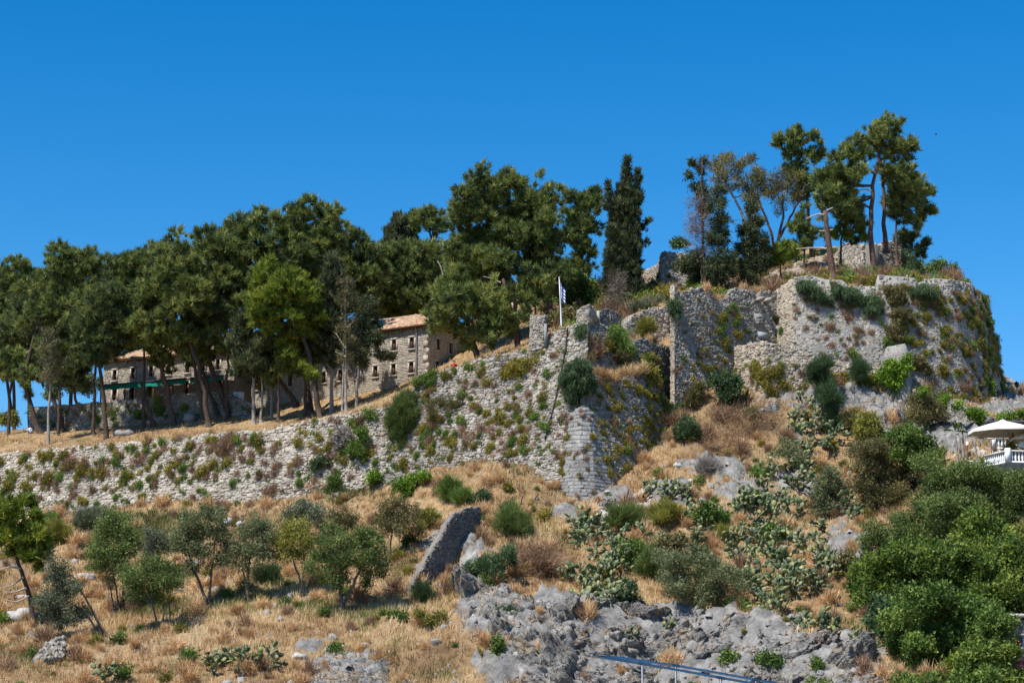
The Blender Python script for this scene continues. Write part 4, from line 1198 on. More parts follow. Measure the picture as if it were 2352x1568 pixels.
def foliage(lobes, style, seed, zmin=-0.55, dens=1.0):
    """lobes: (centre, radius) list -> verts, tint"""
    rng = np.random.default_rng(seed)
    dn, per, bl, bw, cs, ko, ku, kr, inner, ts = STY[style]
    C, Nn, T = [], [], []
    for c, r in lobes:
        n = max(5, int(4 * math.pi * r * r * dn * dens * 0.8))
        d = rand_dirs(n, rng, zmin)
        rr = r * (0.72 + 0.36 * rng.random(n))
        k = rng.random(n) < inner
        rr[k] *= 0.35 + 0.5 * rng.random(k.sum())
        lump = 0.75 + 0.5 * vnoise(d * 2.3 + seed * 1.37 + rng.random() * 30)
        C.append(c + d * (rr * lump)[:, None] * np.array([1, 1, 0.9])); Nn.append(d)
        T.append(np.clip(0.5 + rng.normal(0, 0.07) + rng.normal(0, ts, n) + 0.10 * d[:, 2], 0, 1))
    C = np.concatenate(C); Nn = np.concatenate(Nn); T = np.concatenate(T)
    n = len(C) * per
    base = np.repeat(C, per, 0) + rng.normal(0, cs, (n, 3))
    dr = np.repeat(Nn, per, 0) * ko + np.array([0, 0, ku]) + rng.normal(0, kr, (n, 3))
    dr /= np.linalg.norm(dr, axis=1)[:, None] + 1e-9
    side = np.cross(dr, rng.normal(0, 1, (n, 3)))
    side /= np.linalg.norm(side, axis=1)[:, None] + 1e-9
    L = bl * (0.6 + 0.8 * rng.random(n)); w = bw * (0.6 + 0.8 * rng.random(n))
    v = np.stack([base - side * w[:, None] * .5, base + side * w[:, None] * .5, base + dr * L[:, None]], 1).reshape(-1, 3)
    t = np.clip(np.repeat(T, per) + rng.normal(0, 0.06, n), 0, 1)
    return v, np.repeat(t, 3)

def curve(pts, n=10):
    pts = np.asarray(pts, float)
    if len(pts) < 3: 
        t = np.linspace(0, 1, n)[:, None]
        return pts[0] + (pts[-1] - pts[0]) * t
    d = np.concatenate([[0], np.cumsum(np.linalg.norm(np.diff(pts, axis=0), axis=1))])
    t = np.linspace(0, d[-1], n)
    r = np.stack([np.interp(t, d, pts[:, k]) for k in range(3)], 1)
    for _ in range(2):
        r[1:-1] = (r[:-2] + 2 * r[1:-1] + r[2:]) / 4
    return r

TRI = [0]
def plant(name, label, cat, base, lobes_px, mat, style, trunks=(), r0=0.22, bark='bark', Y=None, group=None, seed=None, depth=0.9, ground=None, limbs=True, dens=1.45, extra=2, zmin=-0.55, dead=(), crown='crown'):
    """base: picture point of the foot; lobes_px: (u, v, r) in picture points at the plant's distance"""
    seed = int(base[0] * 7 + base[1] * 13) % 99991
    rng = np.random.default_rng(seed)
    if Y is None:
        b = hit(base[0], base[1], ground, *((196.0, 245.0) if ground is up_h else ()))
        Y = b[1]
    else:
        b = P(base[0], base[1], Y)
    root = thing(name, label, cat, b, group)
    us = [q[0] for q in lobes_px]
    half = M((max(us) - min(us)) / 2 + np.mean([q[2] for q in lobes_px]), Y) * depth * 0.75
    lobes = []
    for (u, v, r) in lobes_px:
        rm = M(r, Y) * {'cypress': 1.14, 'fir': 1.2, 'olive': 1.12, 'leafy': 1.16}.get(style, 1.16)
        off = rng.uniform(-1, 1) * max(0.0, half - rm * 0.6)
        lobes.append((P(u, v, Y) + np.array([0, off, 0]), rm))
        for e in range(extra):
            du, dv = rng.normal(0, r * (0.55 if style in ('olive', 'leafy', 'pine') else 0.35), 2)
            rr = rm * rng.uniform(0.42, 0.82)
            lobes.append((P(u + du, v + dv + r * 0.15, Y) + np.array([0, rng.uniform(-1, 1) * max(0.0, half), 0]), rr))
    v, tn = foliage(lobes, style, seed, zmin, dens)
    TRI[0] += len(v) // 3
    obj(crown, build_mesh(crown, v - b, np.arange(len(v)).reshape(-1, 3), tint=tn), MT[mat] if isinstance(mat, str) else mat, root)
    ends = []
    for k, tp in enumerate(trunks):
        pts = [P(u_, v_, Y) for u_, v_ in tp]
        if k == 0: pts[0] = np.array(b) - [0, 0, .5]
        off = rng.normal(0, 0.15 * half, 1)[0]
        for i in range(1, len(pts)): pts[i][1] += off * i / len(pts)
        if k > 0 and len(pts): pts[0] = pts[0] - [0, 0, .2]
        c = curve(pts, 12)
        c[1:-1] += rng.normal(0, r0 * 0.25, (10, 3))
        rk = r0 * (1.0 if k == 0 else 0.75)
        rad = np.linspace(rk * 1.0, rk * 0.4, 12); rad[0] *= 1.35; rad[1] *= 1.08
        obj('trunk', MB().tube(c, rad, 9, wob=0.12).mesh('trunk', b, True), MT[bark], root)
        ends.append(c)
    if ends and limbs:
        big = sorted(lobes, key=lambda q: -q[1])[:9]
        for c, r in big:
            best = None
            for e in ends:
                for i in range(4, 12):
                    if e[i][2] < c[2] + 0.2:
                        dd = np.linalg.norm(e[i] - c)
                        if best is None or dd < best[0]: best = (dd, e[i], i)
            if best is None: continue
            s = best[1]
            mid = (s + c) / 2 + rng.normal(0, 0.25, 3) + np.array([0, 0, -0.1 * best[0]])
            cc = curve([s, mid, c], 7)
            obj('limb', MB().tube(cc, np.linspace(r0 * .38, r0 * .12, 7), 5, wob=.1).mesh('limb', b, True), MT[bark], root)
    for dpts in dead:
        pts = [P(u_, v_, Y) + np.array([0, -.2, 0]) for u_, v_ in dpts]
        obj('dead_branch', MB().tube(curve(pts, 7), np.linspace(.09, .03, 7), 5).mesh('dead_branch', b, True), MT['dead_wood'], root)
    return root

GRP_P = 'pines of the grove behind the rampart'
def pine(label, base, trunk, lobes, mat='pine', Y=None, r0=.26, bark='bark', style='pine', **k):
    k.setdefault('ground', up_h)
    k.setdefault('extra', 3)
    return plant('pine_tree', label, 'pine', base, lobes, mat, style, [[base] + trunk] + k.pop('more', []), r0, bark, Y, k.pop('group', GRP_P), **k)

# --- grove, left to right
pine('leaning pine at the left edge of the picture with sky under its branches', (49, 985), [(30, 930), (13, 873), (5, 760), (5, 680)], [(5, 655, 32), (-10, 710, 45), (14, 775, 38), (30, 720, 32), (5, 850, 26), (-20, 640, 36), (-15, 820, 40)])
pine('upright pine second from the left edge', (38, 986), [(33, 900), (34, 760), (38, 640)], [(35, 613, 20), (58, 640, 26), (40, 672, 30), (72, 690, 30), (60, 612, 13), (30, 740, 28)])
pine('pine with broad rounded top standing left of the retaining wall', (96, 995), [(70, 930), (49, 873), (80, 760), (140, 650)], [(140, 588, 22), (190, 588, 20), (120, 620, 30), (165, 625, 34), (205, 615, 22), (224, 613, 8), (95, 660, 30), (150, 680, 38), (200, 665, 30), (100, 720, 34), (170, 600, 18)], r0=.3)
pine('stocky pine beside the person sitting in white', (68, 980), [(69, 900), (68, 800)], [(60, 760, 40), (100, 782, 36), (35, 805, 28), (130, 760, 34), (85, 835, 26), (25, 850, 20)], r0=.36)
plant('cypress_tree', 'thin cypress with a pale bare trunk in front of the grove', 'cypress', (110, 1021), [(116, 800, 18), (113, 830, 20), (120, 860, 18), (106, 868, 14), (118, 770, 14), (125, 835, 12)], 'cypress_grey', 'sparse', [[(110, 1021), (111, 950), (115, 889), (116, 790)]], .17, 'bark_pale', ground=up_h, group='cypresses of the grove')
pine('pine leaning left over the end of the retaining wall', (152, 991), [(132, 945), (115, 902), (100, 830), (120, 760)], [(95, 850, 20), (130, 735, 30), (110, 800, 26), (135, 790, 26)], r0=.28)
pine('slender pine behind the leaning one at the wall end', (143, 975), [(138, 920), (132, 863), (145, 760)], [(150, 765, 34), (178, 735, 30), (140, 815, 24), (165, 700, 26)], 'pine_dark', r0=.2)
pine('thick straight pine near the left end of the stone house', (166, 984), [(163, 920), (161, 863), (175, 760)], [(190, 755, 42), (180, 810, 32), (215, 785, 34), (165, 838, 22), (200, 715, 36), (175, 690, 30)], r0=.34)
pine('reddish trunked pine leaning left beside the thick straight pine', (190, 985), [(180, 940), (168, 896), (160, 820)], [(165, 862, 20), (188, 845, 22), (150, 820, 22)], 'pine_dark', r0=.2, bark='bark_red')
pine('tall pine rooted at the rampart edge before the left end of the house', (244, 1008), [(240, 950), (227, 833), (222, 740), (240, 690)], [(230, 760, 42), (250, 715, 38), (208, 790, 34), (258, 785, 30), (220, 825, 22), (245, 815, 20), (235, 690, 34), (265, 740, 26)], 'pine_dark', r0=.26)
pine('pine with long leaning trunk crossing the middle of the awning', (402, 975), [(388, 905), (372, 846), (350, 730), (315, 650)], [(262, 606, 16), (246, 600, 10), (285, 620, 26), (305, 598, 22), (340, 583, 24), (330, 630, 40), (290, 660, 34), (270, 692, 26), (372, 835, 14), (385, 828, 12), (340, 690, 34), (300, 710, 30)], r0=.3, bark='bark_red')
plant('pine_stump', 'cut leaning pine trunk ending below the awning edge', 'stump', (354, 980), [(334, 905, 3)], 'pine_dark', 'twig', [[(354, 980), (341, 930), (325, 881)]], .3, 'bark_red', ground=up_h, limbs=False, extra=0, crown='twigs')
pine('pine with curved trunk right of the awning middle and a wide crown', (481, 980), [(468, 900), (455, 830), (425, 760), (400, 660)], [(380, 598, 28), (420, 583, 22), (400, 640, 42), (440, 620, 30), (360, 680, 44), (420, 700, 44), (380, 752, 38), (340, 745, 34), (450, 668, 36), (310, 760, 28), (415, 775, 30)], r0=.3)
pine('pine just left of the curved one with a low dark crown', (471, 968), [(458, 900), (442, 830), (440, 760)], [(430, 768, 36), (470, 735, 34), (405, 800, 22), (440, 812, 20), (350, 790, 20), (470, 790, 24)], 'pine_dark', r0=.26)
pine('low pine leaning left before the short awning', (504, 960), [(490, 925), (478, 890), (462, 845), (450, 790)], [(460, 785, 24), (445, 830, 14), (480, 815, 16)], 'pine_dark', r0=.26)
pine('tall pine with a ragged twin top rising left of the broad one', (534, 957), [(505, 900), (478, 846), (470, 780), (505, 680), (550, 580)], [(470, 550, 16), (500, 540, 18), (530, 522, 20), (560, 510, 20), (594, 492, 11), (607, 500, 12), (600, 530, 22), (570, 560, 34), (520, 580, 40), (480, 600, 34), (550, 620, 44), (600, 590, 30), (612, 640, 34), (500, 650, 40), (470, 690, 30), (545, 690, 36)], r0=.3)
plant('cypress_tree', 'small dark spire poking above the crowns of the left grove', 'cypress', (386, 700), [(386, 546, 6), (392, 556, 8), (384, 566, 11), (388, 590, 15), (384, 620, 20)], 'cypress', 'cypress', [[(386, 800), (386, 700), (386, 560)]], .2, Y=246, group='cypresses of the grove')
pine('broad topped pine with the highest crown of the left grove', (715, 948), [(708, 880), (695, 790), (695, 650), (705, 540)], [(642, 512, 11), (662, 500, 18), (690, 481, 16), (715, 476, 15), (745, 480, 17), (770, 494, 15), (700, 520, 40), (750, 530, 34), (660, 550, 34), (720, 572, 44), (770, 560, 20), (690, 605, 36), (740, 615, 30)], r0=.3)
pine('bright yellow green pine in the middle of the grove', (738, 946), [(722, 870), (700, 780), (670, 690), (650, 640)], [(640, 627, 24), (670, 640, 26), (615, 645, 24), (590, 655, 16), (640, 680, 38), (682, 680, 34), (600, 700, 22), (705, 690, 26), (670, 722, 36), (712, 735, 26), (620, 730, 30), (640, 762, 24), (690, 757, 22), (596, 742, 14), (660, 800, 20), (692, 838, 13), (722, 860, 12), (705, 850, 10)], 'pine_lime', Y=206, r0=.28)
pine('low slanting pine trunk beside the yellow green pine', (681, 922), [(660, 895), (638, 868), (620, 830)], [(620, 812, 18), (605, 830, 14), (630, 795, 16)], 'pine_dark', Y=212, r0=.28)
plant('cypress_tree', 'dark drooping cypress with pale trunk right of the awnings', 'cypress', (583, 975), [(570, 728, 18), (575, 765, 30), (545, 790, 22), (600, 800, 24), (570, 828, 32), (550, 858, 18), (608, 848, 20), (588, 872, 16), (560, 745, 20)], 'cypress', 'cypress', [[(583, 975), (584, 880), (575, 740)], [(600, 968), (602, 890), (598, 830)]], .18, 'bark_pale', ground=up_h, group='cypresses of the grove')
plant('cypress_tree', 'young cypress with a pale trunk behind the dark drooping one', 'cypress', (624, 962), [(622, 845, 16), (625, 815, 18), (620, 785, 16), (628, 870, 10)], 'cypress', 'cypress', [[(624, 962), (624, 890), (622, 800)]], .15, 'bark_pale', ground=up_h, group='cypresses of the grove')
plant('cypress_tree', 'dark shaggy cypress in front of the middle of the right house', 'cypress', (761, 945), [(766, 598, 14), (764, 618, 20), (770, 645, 28), (750, 680, 30), (790, 690, 26), (745, 738, 32), (776, 758, 30), (750, 800, 24), (784, 808, 22), (760, 835, 15)], 'cypress', 'cypress', [[(761, 945), (762, 830), (766, 610)]], .2, 'bark_pale', Y=208, group='cypresses of the grove')
plant('cypress_tree', 'thin half bare greyish cypress before the right house', 'cypress', (795, 948), [(792, 648, 10), (794, 672, 13), (796, 700, 16), (798, 740, 17), (800, 785, 14), (790, 822, 12), (786, 760, 10)], 'cypress_grey', 'sparse', [[(795, 948), (794, 800), (792, 645)], [(787, 948), (788, 850), (790, 780)]], .15, 'bark_pale', Y=204, group='cypresses of the grove', dead=[[(794, 800), (780, 780), (772, 765)], [(794, 820), (778, 812), (770, 808)], [(794, 760), (806, 745), (812, 738)]])
plant('cypress_tree', 'dark cypress with a low branch reaching across the right house wall', 'cypress', (820, 945), [(845, 695, 16), (842, 738, 24), (852, 778, 20), (826, 800, 20), (868, 772, 13), (834, 830, 12), (872, 812, 9), (886, 816, 7), (898, 818, 4)], 'cypress', 'fir', [[(820, 945), (822, 830), (842, 695)]], .17, 'bark_pale', Y=206, group='cypresses of the grove')
pine('pine with small knobbly tops behind the shaggy cypress', (762, 880), [(770, 800), (795, 650), (820, 570)], [(804, 548, 15), (830, 553, 15), (850, 572, 16), (780, 568, 18), (820, 590, 34), (860, 612, 28), (790, 630, 30), (845, 640, 26), (820, 680, 26)], Y=226)
pine('wide pine mass behind the roof of the right house', (945, 800), [(942, 720), (930, 620)], [(900, 592, 30), (940, 585, 34), (980, 592, 30), (870, 640, 34), (920, 640, 40), (970, 650, 40), (1010, 640, 36), (900, 695, 32), (950, 705, 32), (1000, 700, 32), (868, 700, 26), (1030, 690, 30)], Y=234, r0=.35)
pine('dark pine behind the right roof end near the central tree', (1010, 800), [(1010, 720), (1005, 620)], [(985, 735, 22), (1020, 745, 24), (940, 730, 18), (1000, 620, 24)], 'pine_dark', Y=238)
plant('cypress_tree', 'blunt dark cypress rising behind the right house', 'cypress', (920, 780), [(915, 498, 13), (905, 528, 20), (935, 518, 22), (900, 560, 20), (935, 560, 26), (950, 538, 15), (920, 600, 34), (915, 650, 34)], 'cypress', 'cypress', [[(920, 780), (920, 700), (918, 520)]], .3, Y=246, group='cypresses of the grove')
pine('pine with feathery top right of the blunt cypress', (1015, 760), [(1010, 640), (995, 560), (985, 510)], [(952, 494, 10), (985, 490, 16), (1005, 500, 14), (970, 508, 14), (1025, 520, 10), (1010, 530, 13), (990, 520, 14), (1012, 575, 22), (1030, 600, 20)], Y=242, style='pine', depth=.6)
pine('biggest round crowned pine in the centre of the picture', (1261, 758), [(1262, 690), (1246, 588), (1200, 490)], [(1066, 460, 22), (1060, 500, 24), (1100, 430, 26), (1140, 424, 26), (1175, 422, 26), (1215, 430, 22), (1250, 450, 24), (1276, 448, 13), (1110, 480, 40), (1170, 480, 44), (1230, 490, 40), (1080, 540, 38), (1140, 550, 46), (1200, 560, 46), (1250, 540, 38), (1060, 590, 34), (1120, 620, 44), (1180, 640, 44), (1060, 640, 34), (1240, 600, 40), (1270, 640, 32), (1225, 665, 30)], Y=206, r0=.36, bark='bark_red', more=[[(1190, 770), (1180, 690), (1165, 600), (1150, 500)]])
pine('pine with leaning trunk standing before the central round crown', (1193, 806), [(1186, 765), (1178, 727), (1155, 640)], [(1130, 690, 38), (1092, 700, 34), (1150, 740, 28), (1112, 742, 30), (1065, 718, 28), (1168, 765, 14), (1092, 770, 18), (1128, 775, 18)], Y=195, r0=.3, bark='bark_red', dead=[[(1150, 650), (1128, 640), (1110, 636)]])
pine('pine with leaning trunk beside the right end of the right house', (1103, 828), [(1085, 770), (1065, 723), (1042, 680), (1020, 640)], [(1050, 678, 28), (1030, 735, 24), (1052, 768, 18), (1076, 788, 14), (1020, 680, 26), (1000, 735, 18), (1040, 640, 26)], Y=197, r0=.3, bark='bark_red', dead=[[(1042, 680), (1030, 662), (1022, 655)], [(1020, 640), (1012, 610), (1005, 600)]])
pine('thin pine between the round crown and the tall cypress', (1335, 700), [(1335, 640), (1338, 540), (1350, 470)], [(1310, 452, 14), (1336, 460, 18), (1365, 440, 12), (1350, 480, 24), (1374, 462, 8), (1318, 500, 28), (1350, 528, 28), (1310, 550, 28), (1345, 580, 24), (1318, 622, 26), (1352, 618, 18)], Y=222, r0=.28, depth=.6)
plant('leafy_tree', 'pale green leafy bush tree behind the flag', 'tree', (1335, 745), [(1318, 650, 22), (1346, 662, 22), (1330, 692, 20), (1352, 690, 16), (1300, 685, 20), (1310, 715, 18)], 'shrub_green', 'leafy', [[(1335, 745), (1332, 690)]], .15, Y=214)
plant('pine_tree', 'low pine crown left of the flagpole', 'pine', (1236, 790), [(1225, 655, 22), (1214, 695, 22), (1238, 680, 20), (1205, 728, 16), (1230, 640, 18), (1255, 650, 14)], 'pine', 'pine', [[(1236, 790), (1232, 740), (1225, 660)]], .16, 'bark_red', Y=193, group=GRP_P)
cy = []
for v_ in range(366, 706, 11):
    hw = np.interp(v_, [366, 400, 450, 520, 600, 700], [2, 12, 24, 34, 40, 44])
    ce = np.interp(v_, [366, 420, 520, 700], [1441, 1440, 1432, 1432])
    nn = max(1, int(hw / 9))
    for k_ in range(nn):
        cy.append((ce + hw * ((k_ + .5) / nn * 2 - 1) * .8, v_ + (k_ % 2) * 5, 5 + min(hw * .45, 12)))
for v_ in range(392, 470, 10): cy.append((1463 + (v_ % 3), v_, 4 + (v_ - 392) * .12))
for v_ in range(424, 480, 10): cy.append((1397, v_, 3.5 + (v_ - 424) * .16))
cy += [(1486, 513, 6), (1478, 520, 8), (1482, 556, 8), (1494, 664, 9)]
plant('cypress_tree', 'tall pointed cypress right of the central pine', 'cypress', (1426, 725), cy, 'cypress', 'cypress', [[(1426, 725), (1425, 620), (1424, 516), (1436, 430)]], .24, 'bark_red', Y=207, depth=.5, extra=1, dens=1.2, zmin=-.95, limbs=False, group='cypresses of the grove')
plant('dead_shrub', 'tangle of dead twigs at the foot of the tall cypress', 'shrub', (1412, 716), [(1410, 690, 15), (1415, 665, 15), (1402, 705, 13), (1420, 640, 10)], 'dead_twig', 'twig', [], Y=203)

# --- fill behind the grove
for lb, b_, lob in (('background pine behind the leftmost trunks', (110, 905), [(70, 700, 40), (110, 740, 40), (30, 760, 34), (150, 790, 34), (90, 820, 30)]),
        ('background pine behind the left end of the awning', (300, 800), [(240, 650, 36), (290, 700, 40), (340, 700, 40), (250, 720, 34), (310, 755, 30)]),
        ('background pine behind the ragged twin top', (520, 800), [(470, 650, 40), (520, 700, 44), (570, 680, 40), (480, 730, 36), (560, 740, 34), (610, 720, 34)]),
        ('background pine behind the bright yellow green one', (700, 800), [(650, 620, 36), (720, 650, 40), (770, 690, 36), (690, 700, 36), (830, 700, 34)]),
        ('background pine behind the roof of the right house far side', (880, 800), [(880, 660, 36), (930, 700, 36), (990, 690, 36), (860, 720, 28), (1040, 660, 34)]),
        ('background pine behind the central round crown', (1160, 780), [(1120, 660, 40), (1180, 690, 40), (1240, 690, 34), (1090, 700, 34), (1290, 640, 30), (1150, 740, 30)])):
    pine(lb, b_, [(b_[0], b_[1] - 60), (lob[1][0], lob[1][1])], lob, 'pine_dark', Y=240)

# --- right group round the keep
GR = 'conifers round the keep'
plant('conifer_tree', 'half dead grey conifer with drooping tips right of the tower', 'conifer', (1620, 664), [(1600, 470, 18), (1606, 510, 22), (1602, 550, 20), (1615, 585, 18), (1600, 530, 16)], 'dead_twig', 'twig', [[(1620, 664), (1616, 540), (1612, 365)], [(1611, 664), (1612, 600)]], .15, 'bark', Y=204, group=GR, crown='dead_twigs')
plant('conifer_tree', 'spindly green conifer mixed into the half dead one', 'conifer', (1613, 664), [(1613, 368, 7), (1592, 376, 6), (1581, 402, 6), (1610, 395, 9), (1604, 425, 11), (1616, 450, 13), (1620, 480, 13), (1600, 592, 20), (1590, 612, 20), (1625, 612, 20), (1605, 630, 14)], 'cypress', 'fir', [[(1613, 664), (1614, 560), (1613, 370)]], .12, 'bark', Y=205, group=GR, depth=.4)
plant('conifer_tree', 'dark narrow fir on a bare stem above the curtain wall gap', 'conifer', (1650, 690), [(1650, 440, 11), (1645, 468, 16), (1655, 508, 20), (1650, 550, 22), (1660, 590, 22), (1645, 618, 22), (1670, 622, 18), (1655, 640, 14)], 'cypress', 'fir', [[(1650, 690), (1650, 600), (1650, 440)]], .16, 'bark', Y=203, group=GR)
plant('pine_tree', 'browning pine with slanting trunk behind the dark fir', 'pine', (1745, 620), [(1672, 360, 12), (1660, 376, 16), (1686, 385, 16), (1640, 386, 15), (1665, 405, 20), (1714, 376, 10), (1726, 370, 6), (1700, 395, 14), (1650, 420, 16), (1690, 425, 14), (1712, 432, 14)], 'pine_brown', 'sparse', [[(1745, 620), (1722, 540), (1705, 487), (1671, 433), (1658, 390)]], .22, 'bark_pale', Y=219, group=GR, dens=1.6)
plant('pine_tree', 'thin brown tinged pine left of the forked one', 'pine', (1784, 590), [(1738, 390, 12), (1726, 410, 14), (1746, 420, 16), (1736, 450, 16), (1720, 446, 13), (1752, 405, 8), (1755, 440, 10), (1735, 480, 12)], 'pine_brown', 'sparse', [[(1784, 590), (1770, 525), (1748, 475), (1736, 430)]], .18, 'bark_red', Y=223, group=GR)
plant('pine_tree', 'forked pine with sparse see-through crown', 'pine', (1783, 585), [(1775, 415, 16), (1800, 400, 16), (1790, 440, 20), (1816, 430, 18), (1770, 450, 14), (1832, 450, 12), (1800, 470, 16), (1825, 405, 10)], 'pine_brown', 'sparse', [[(1783, 585), (1788, 545), (1800, 500), (1795, 440)], [(1790, 540), (1815, 500), (1838, 455), (1850, 420)]], .2, 'bark_red', Y=221, group=GR)
plant('pine_tree', 'tall pine with a small bushy top in the middle of the right group', 'pine', (1866, 592), [(1790, 318, 11), (1784, 328, 8), (1830, 304, 13), (1815, 318, 13), (1845, 322, 14), (1870, 316, 10), (1820, 348, 20), (1852, 358, 20), (1815, 380, 16), (1876, 353, 14), (1886, 350, 8), (1836, 384, 14), (1830, 415, 18), (1860, 420, 18), (1845, 448, 18)], 'pine', 'pine', [[(1866, 592), (1855, 470), (1843, 390), (1830, 325)]], .24, 'bark_red', Y=224, group=GR, depth=.6)
plant('pine_tree', 'tallest pine of the right group with pale curved trunk', 'pine', (2004, 632), [(2030, 291, 15), (2055, 300, 15), (2000, 312, 16), (2040, 320, 28), (2074, 330, 16), (2010, 340, 26), (2065, 360, 26), (2089, 345, 8), (1960, 330, 15), (1985, 350, 20), (1940, 346, 12), (1950, 370, 24), (1915, 372, 16), (1920, 400, 24), (1890, 402, 18), (1900, 440, 26), (1940, 420, 30), (1970, 400, 22), (1950, 460, 28), (1912, 478, 24), (1960, 498, 20)], 'pine', 'pine', [[(2004, 632), (2001, 560), (2000, 498), (2010, 405), (2018, 345)]], .32, 'bark_red', Y=209, group=GR, depth=.6, dead=[[(2010, 400), (1998, 388), (1984, 385)], [(2003, 440), (1985, 434), (1972, 438), (1962, 445)]])
plant('pine_tree', 'right hand pine of the keep with brown tipped outer branches', 'pine', (2034, 570), [(2080, 390, 20), (2110, 410, 15), (2060, 420, 22), (2095, 440, 24), (2130, 450, 11), (2080, 470, 24), (2120, 480, 17), (2060, 482, 18), (2136, 488, 9), (2090, 505, 15), (2108, 520, 8), (2050, 450, 16), (2035, 400, 18)], 'pine', 'pine', [[(2034, 570), (2030, 463), (2024, 378), (2040, 340)]], .26, 'bark_red', Y=214, group=GR, depth=.6)
plant('pine_tree', 'dark pine filling the right side of the tallest crown', 'pine', (2060, 600), [(2060, 400, 18), (2090, 420, 18), (2105, 460, 18), (2070, 450, 20), (2115, 500, 12), (2075, 500, 14)], 'pine', 'pine', [[(2060, 600), (2058, 500), (2065, 430)]], .15, 'bark_red', Y=217, group=GR)
plant('pine_tree', 'low flat pine branch spreading right of the keep', 'pine', (2050, 600), [(2068, 548, 11), (2098, 545, 10), (2122, 560, 8), (2090, 568, 15), (2112, 588, 12), (2080, 545, 10)], 'pine_dark', 'pine', [[(2050, 600), (2045, 560), (2090, 555)]], .14, 'bark', Y=221, group=GR)
plant('pine_tree', 'bright green young pine behind the cut trunk', 'pine', (1930, 600), [(1932, 480, 16), (1960, 490, 20), (1980, 520, 12), (1940, 518, 20), (1962, 540, 18), (1915, 540, 12), (1982, 545, 8)], 'pine_lime', 'pine', [[(1930, 600), (1932, 550), (1945, 490)]], .14, 'bark', Y=212, group=GR)
plant('pine_tree', 'bushy young pine left of the cut trunk', 'pine', (1848, 610), [(1840, 500, 14), (1830, 530, 18), (1862, 538, 16), (1850, 560, 12), (1835, 555, 12)], 'pine', 'pine', [[(1848, 610), (1846, 560), (1842, 505)]], .12, 'bark', Y=214, group=GR)
plant('pine_tree', 'low spreading pine on the rubble bank', 'pine', (1795, 640), [(1780, 580, 16), (1800, 570, 16), (1812, 588, 14), (1790, 604, 12), (1826, 580, 9), (1770, 595, 10)], 'pine_lime', 'pine', [[(1795, 640), (1792, 600)]], .12, 'bark', Y=207, group=GR)
plant('conifer_tree', 'dark cone shaped fir in front of the rubble bank', 'conifer', (1725, 668), [(1726, 460, 7), (1724, 482, 12), (1735, 508, 17), (1720, 530, 19), (1740, 552, 21), (1714, 572, 21), (1742, 592, 23), (1722, 615, 24), (1746, 618, 16), (1720, 640, 16), (1730, 650, 10)], 'cypress', 'fir', [[(1725, 668), (1726, 560), (1726, 455)]], .18, 'bark', Y=204.5, group=GR)
# cut trunk with bare arms
b = P(1914, 640, 205.5)
t = thing('cut_pine', 'bare cut pine trunk with stubby branches on the rubble bank', 'tree', b)
pp = lambda *q: [P(u_, v_, 205.5) for u_, v_ in q]
c_ = curve(pp((1914, 640), (1909, 600), (1904, 566), (1899, 530), (1895, 484)), 10)
obj('trunk', MB().tube(c_, np.linspace(.38, .22, 10), 9, wob=.15).mesh('trunk', b, True), MT['bark_red'], t)
for arm in (((1898, 571), (1880, 569), (1850, 570), (1829, 572)), ((1896, 495), (1886, 490), (1872, 493), (1852, 503)), ((1901, 530), (1890, 531), (1881, 530)), ((1900, 530), (1908, 528), (1914, 527)), ((1896, 486), (1904, 481), (1913, 477)), ((1903, 551), (1913, 548))):
    c_ = curve(pp(*arm), 7)
    obj('branch_stub', MB().tube(c_, np.linspace(.11, .05, 7), 6, wob=.2).mesh('branch_stub', b, True), MT['dead_wood'], t)
plant('fig_bush', 'straggly fig bush against the sky right of the keep', 'bush', (2135, 640), [(2148, 608, 7), (2168, 604, 8), (2186, 616, 6), (2144, 622, 10), (2160, 622, 7)], 'shrub_green', 'leafy', [[(2135, 640), (2145, 625), (2165, 610)], [(2138, 640), (2160, 624), (2186, 614)]], .05, 'bark_pale', Y=207, dens=.5)
plant('evergreen_bush', 'dark evergreen bush hanging beside the keep', 'bush', (2098, 645), [(2090, 600, 14), (2106, 612, 13), (2092, 622, 14), (2112, 628, 12), (2080, 590, 10)], 'shrub_dark', 'shrub', [], Y=211)
plant('evergreen_bush', 'round bush behind the top of the tower', 'bush', (1562, 600), [(1560, 556, 10), (1572, 562, 8), (1552, 562, 7)], 'shrub_dark', 'leafy', [], Y=220)
plant('evergreen_bush', 'green bush at the foot of the conifers behind the curtain wall', 'bush', (1625, 668), [(1605, 650, 12), (1628, 645, 12), (1640, 655, 10), (1590, 650, 8)], 'shrub_green', 'leafy', [], Y=207)

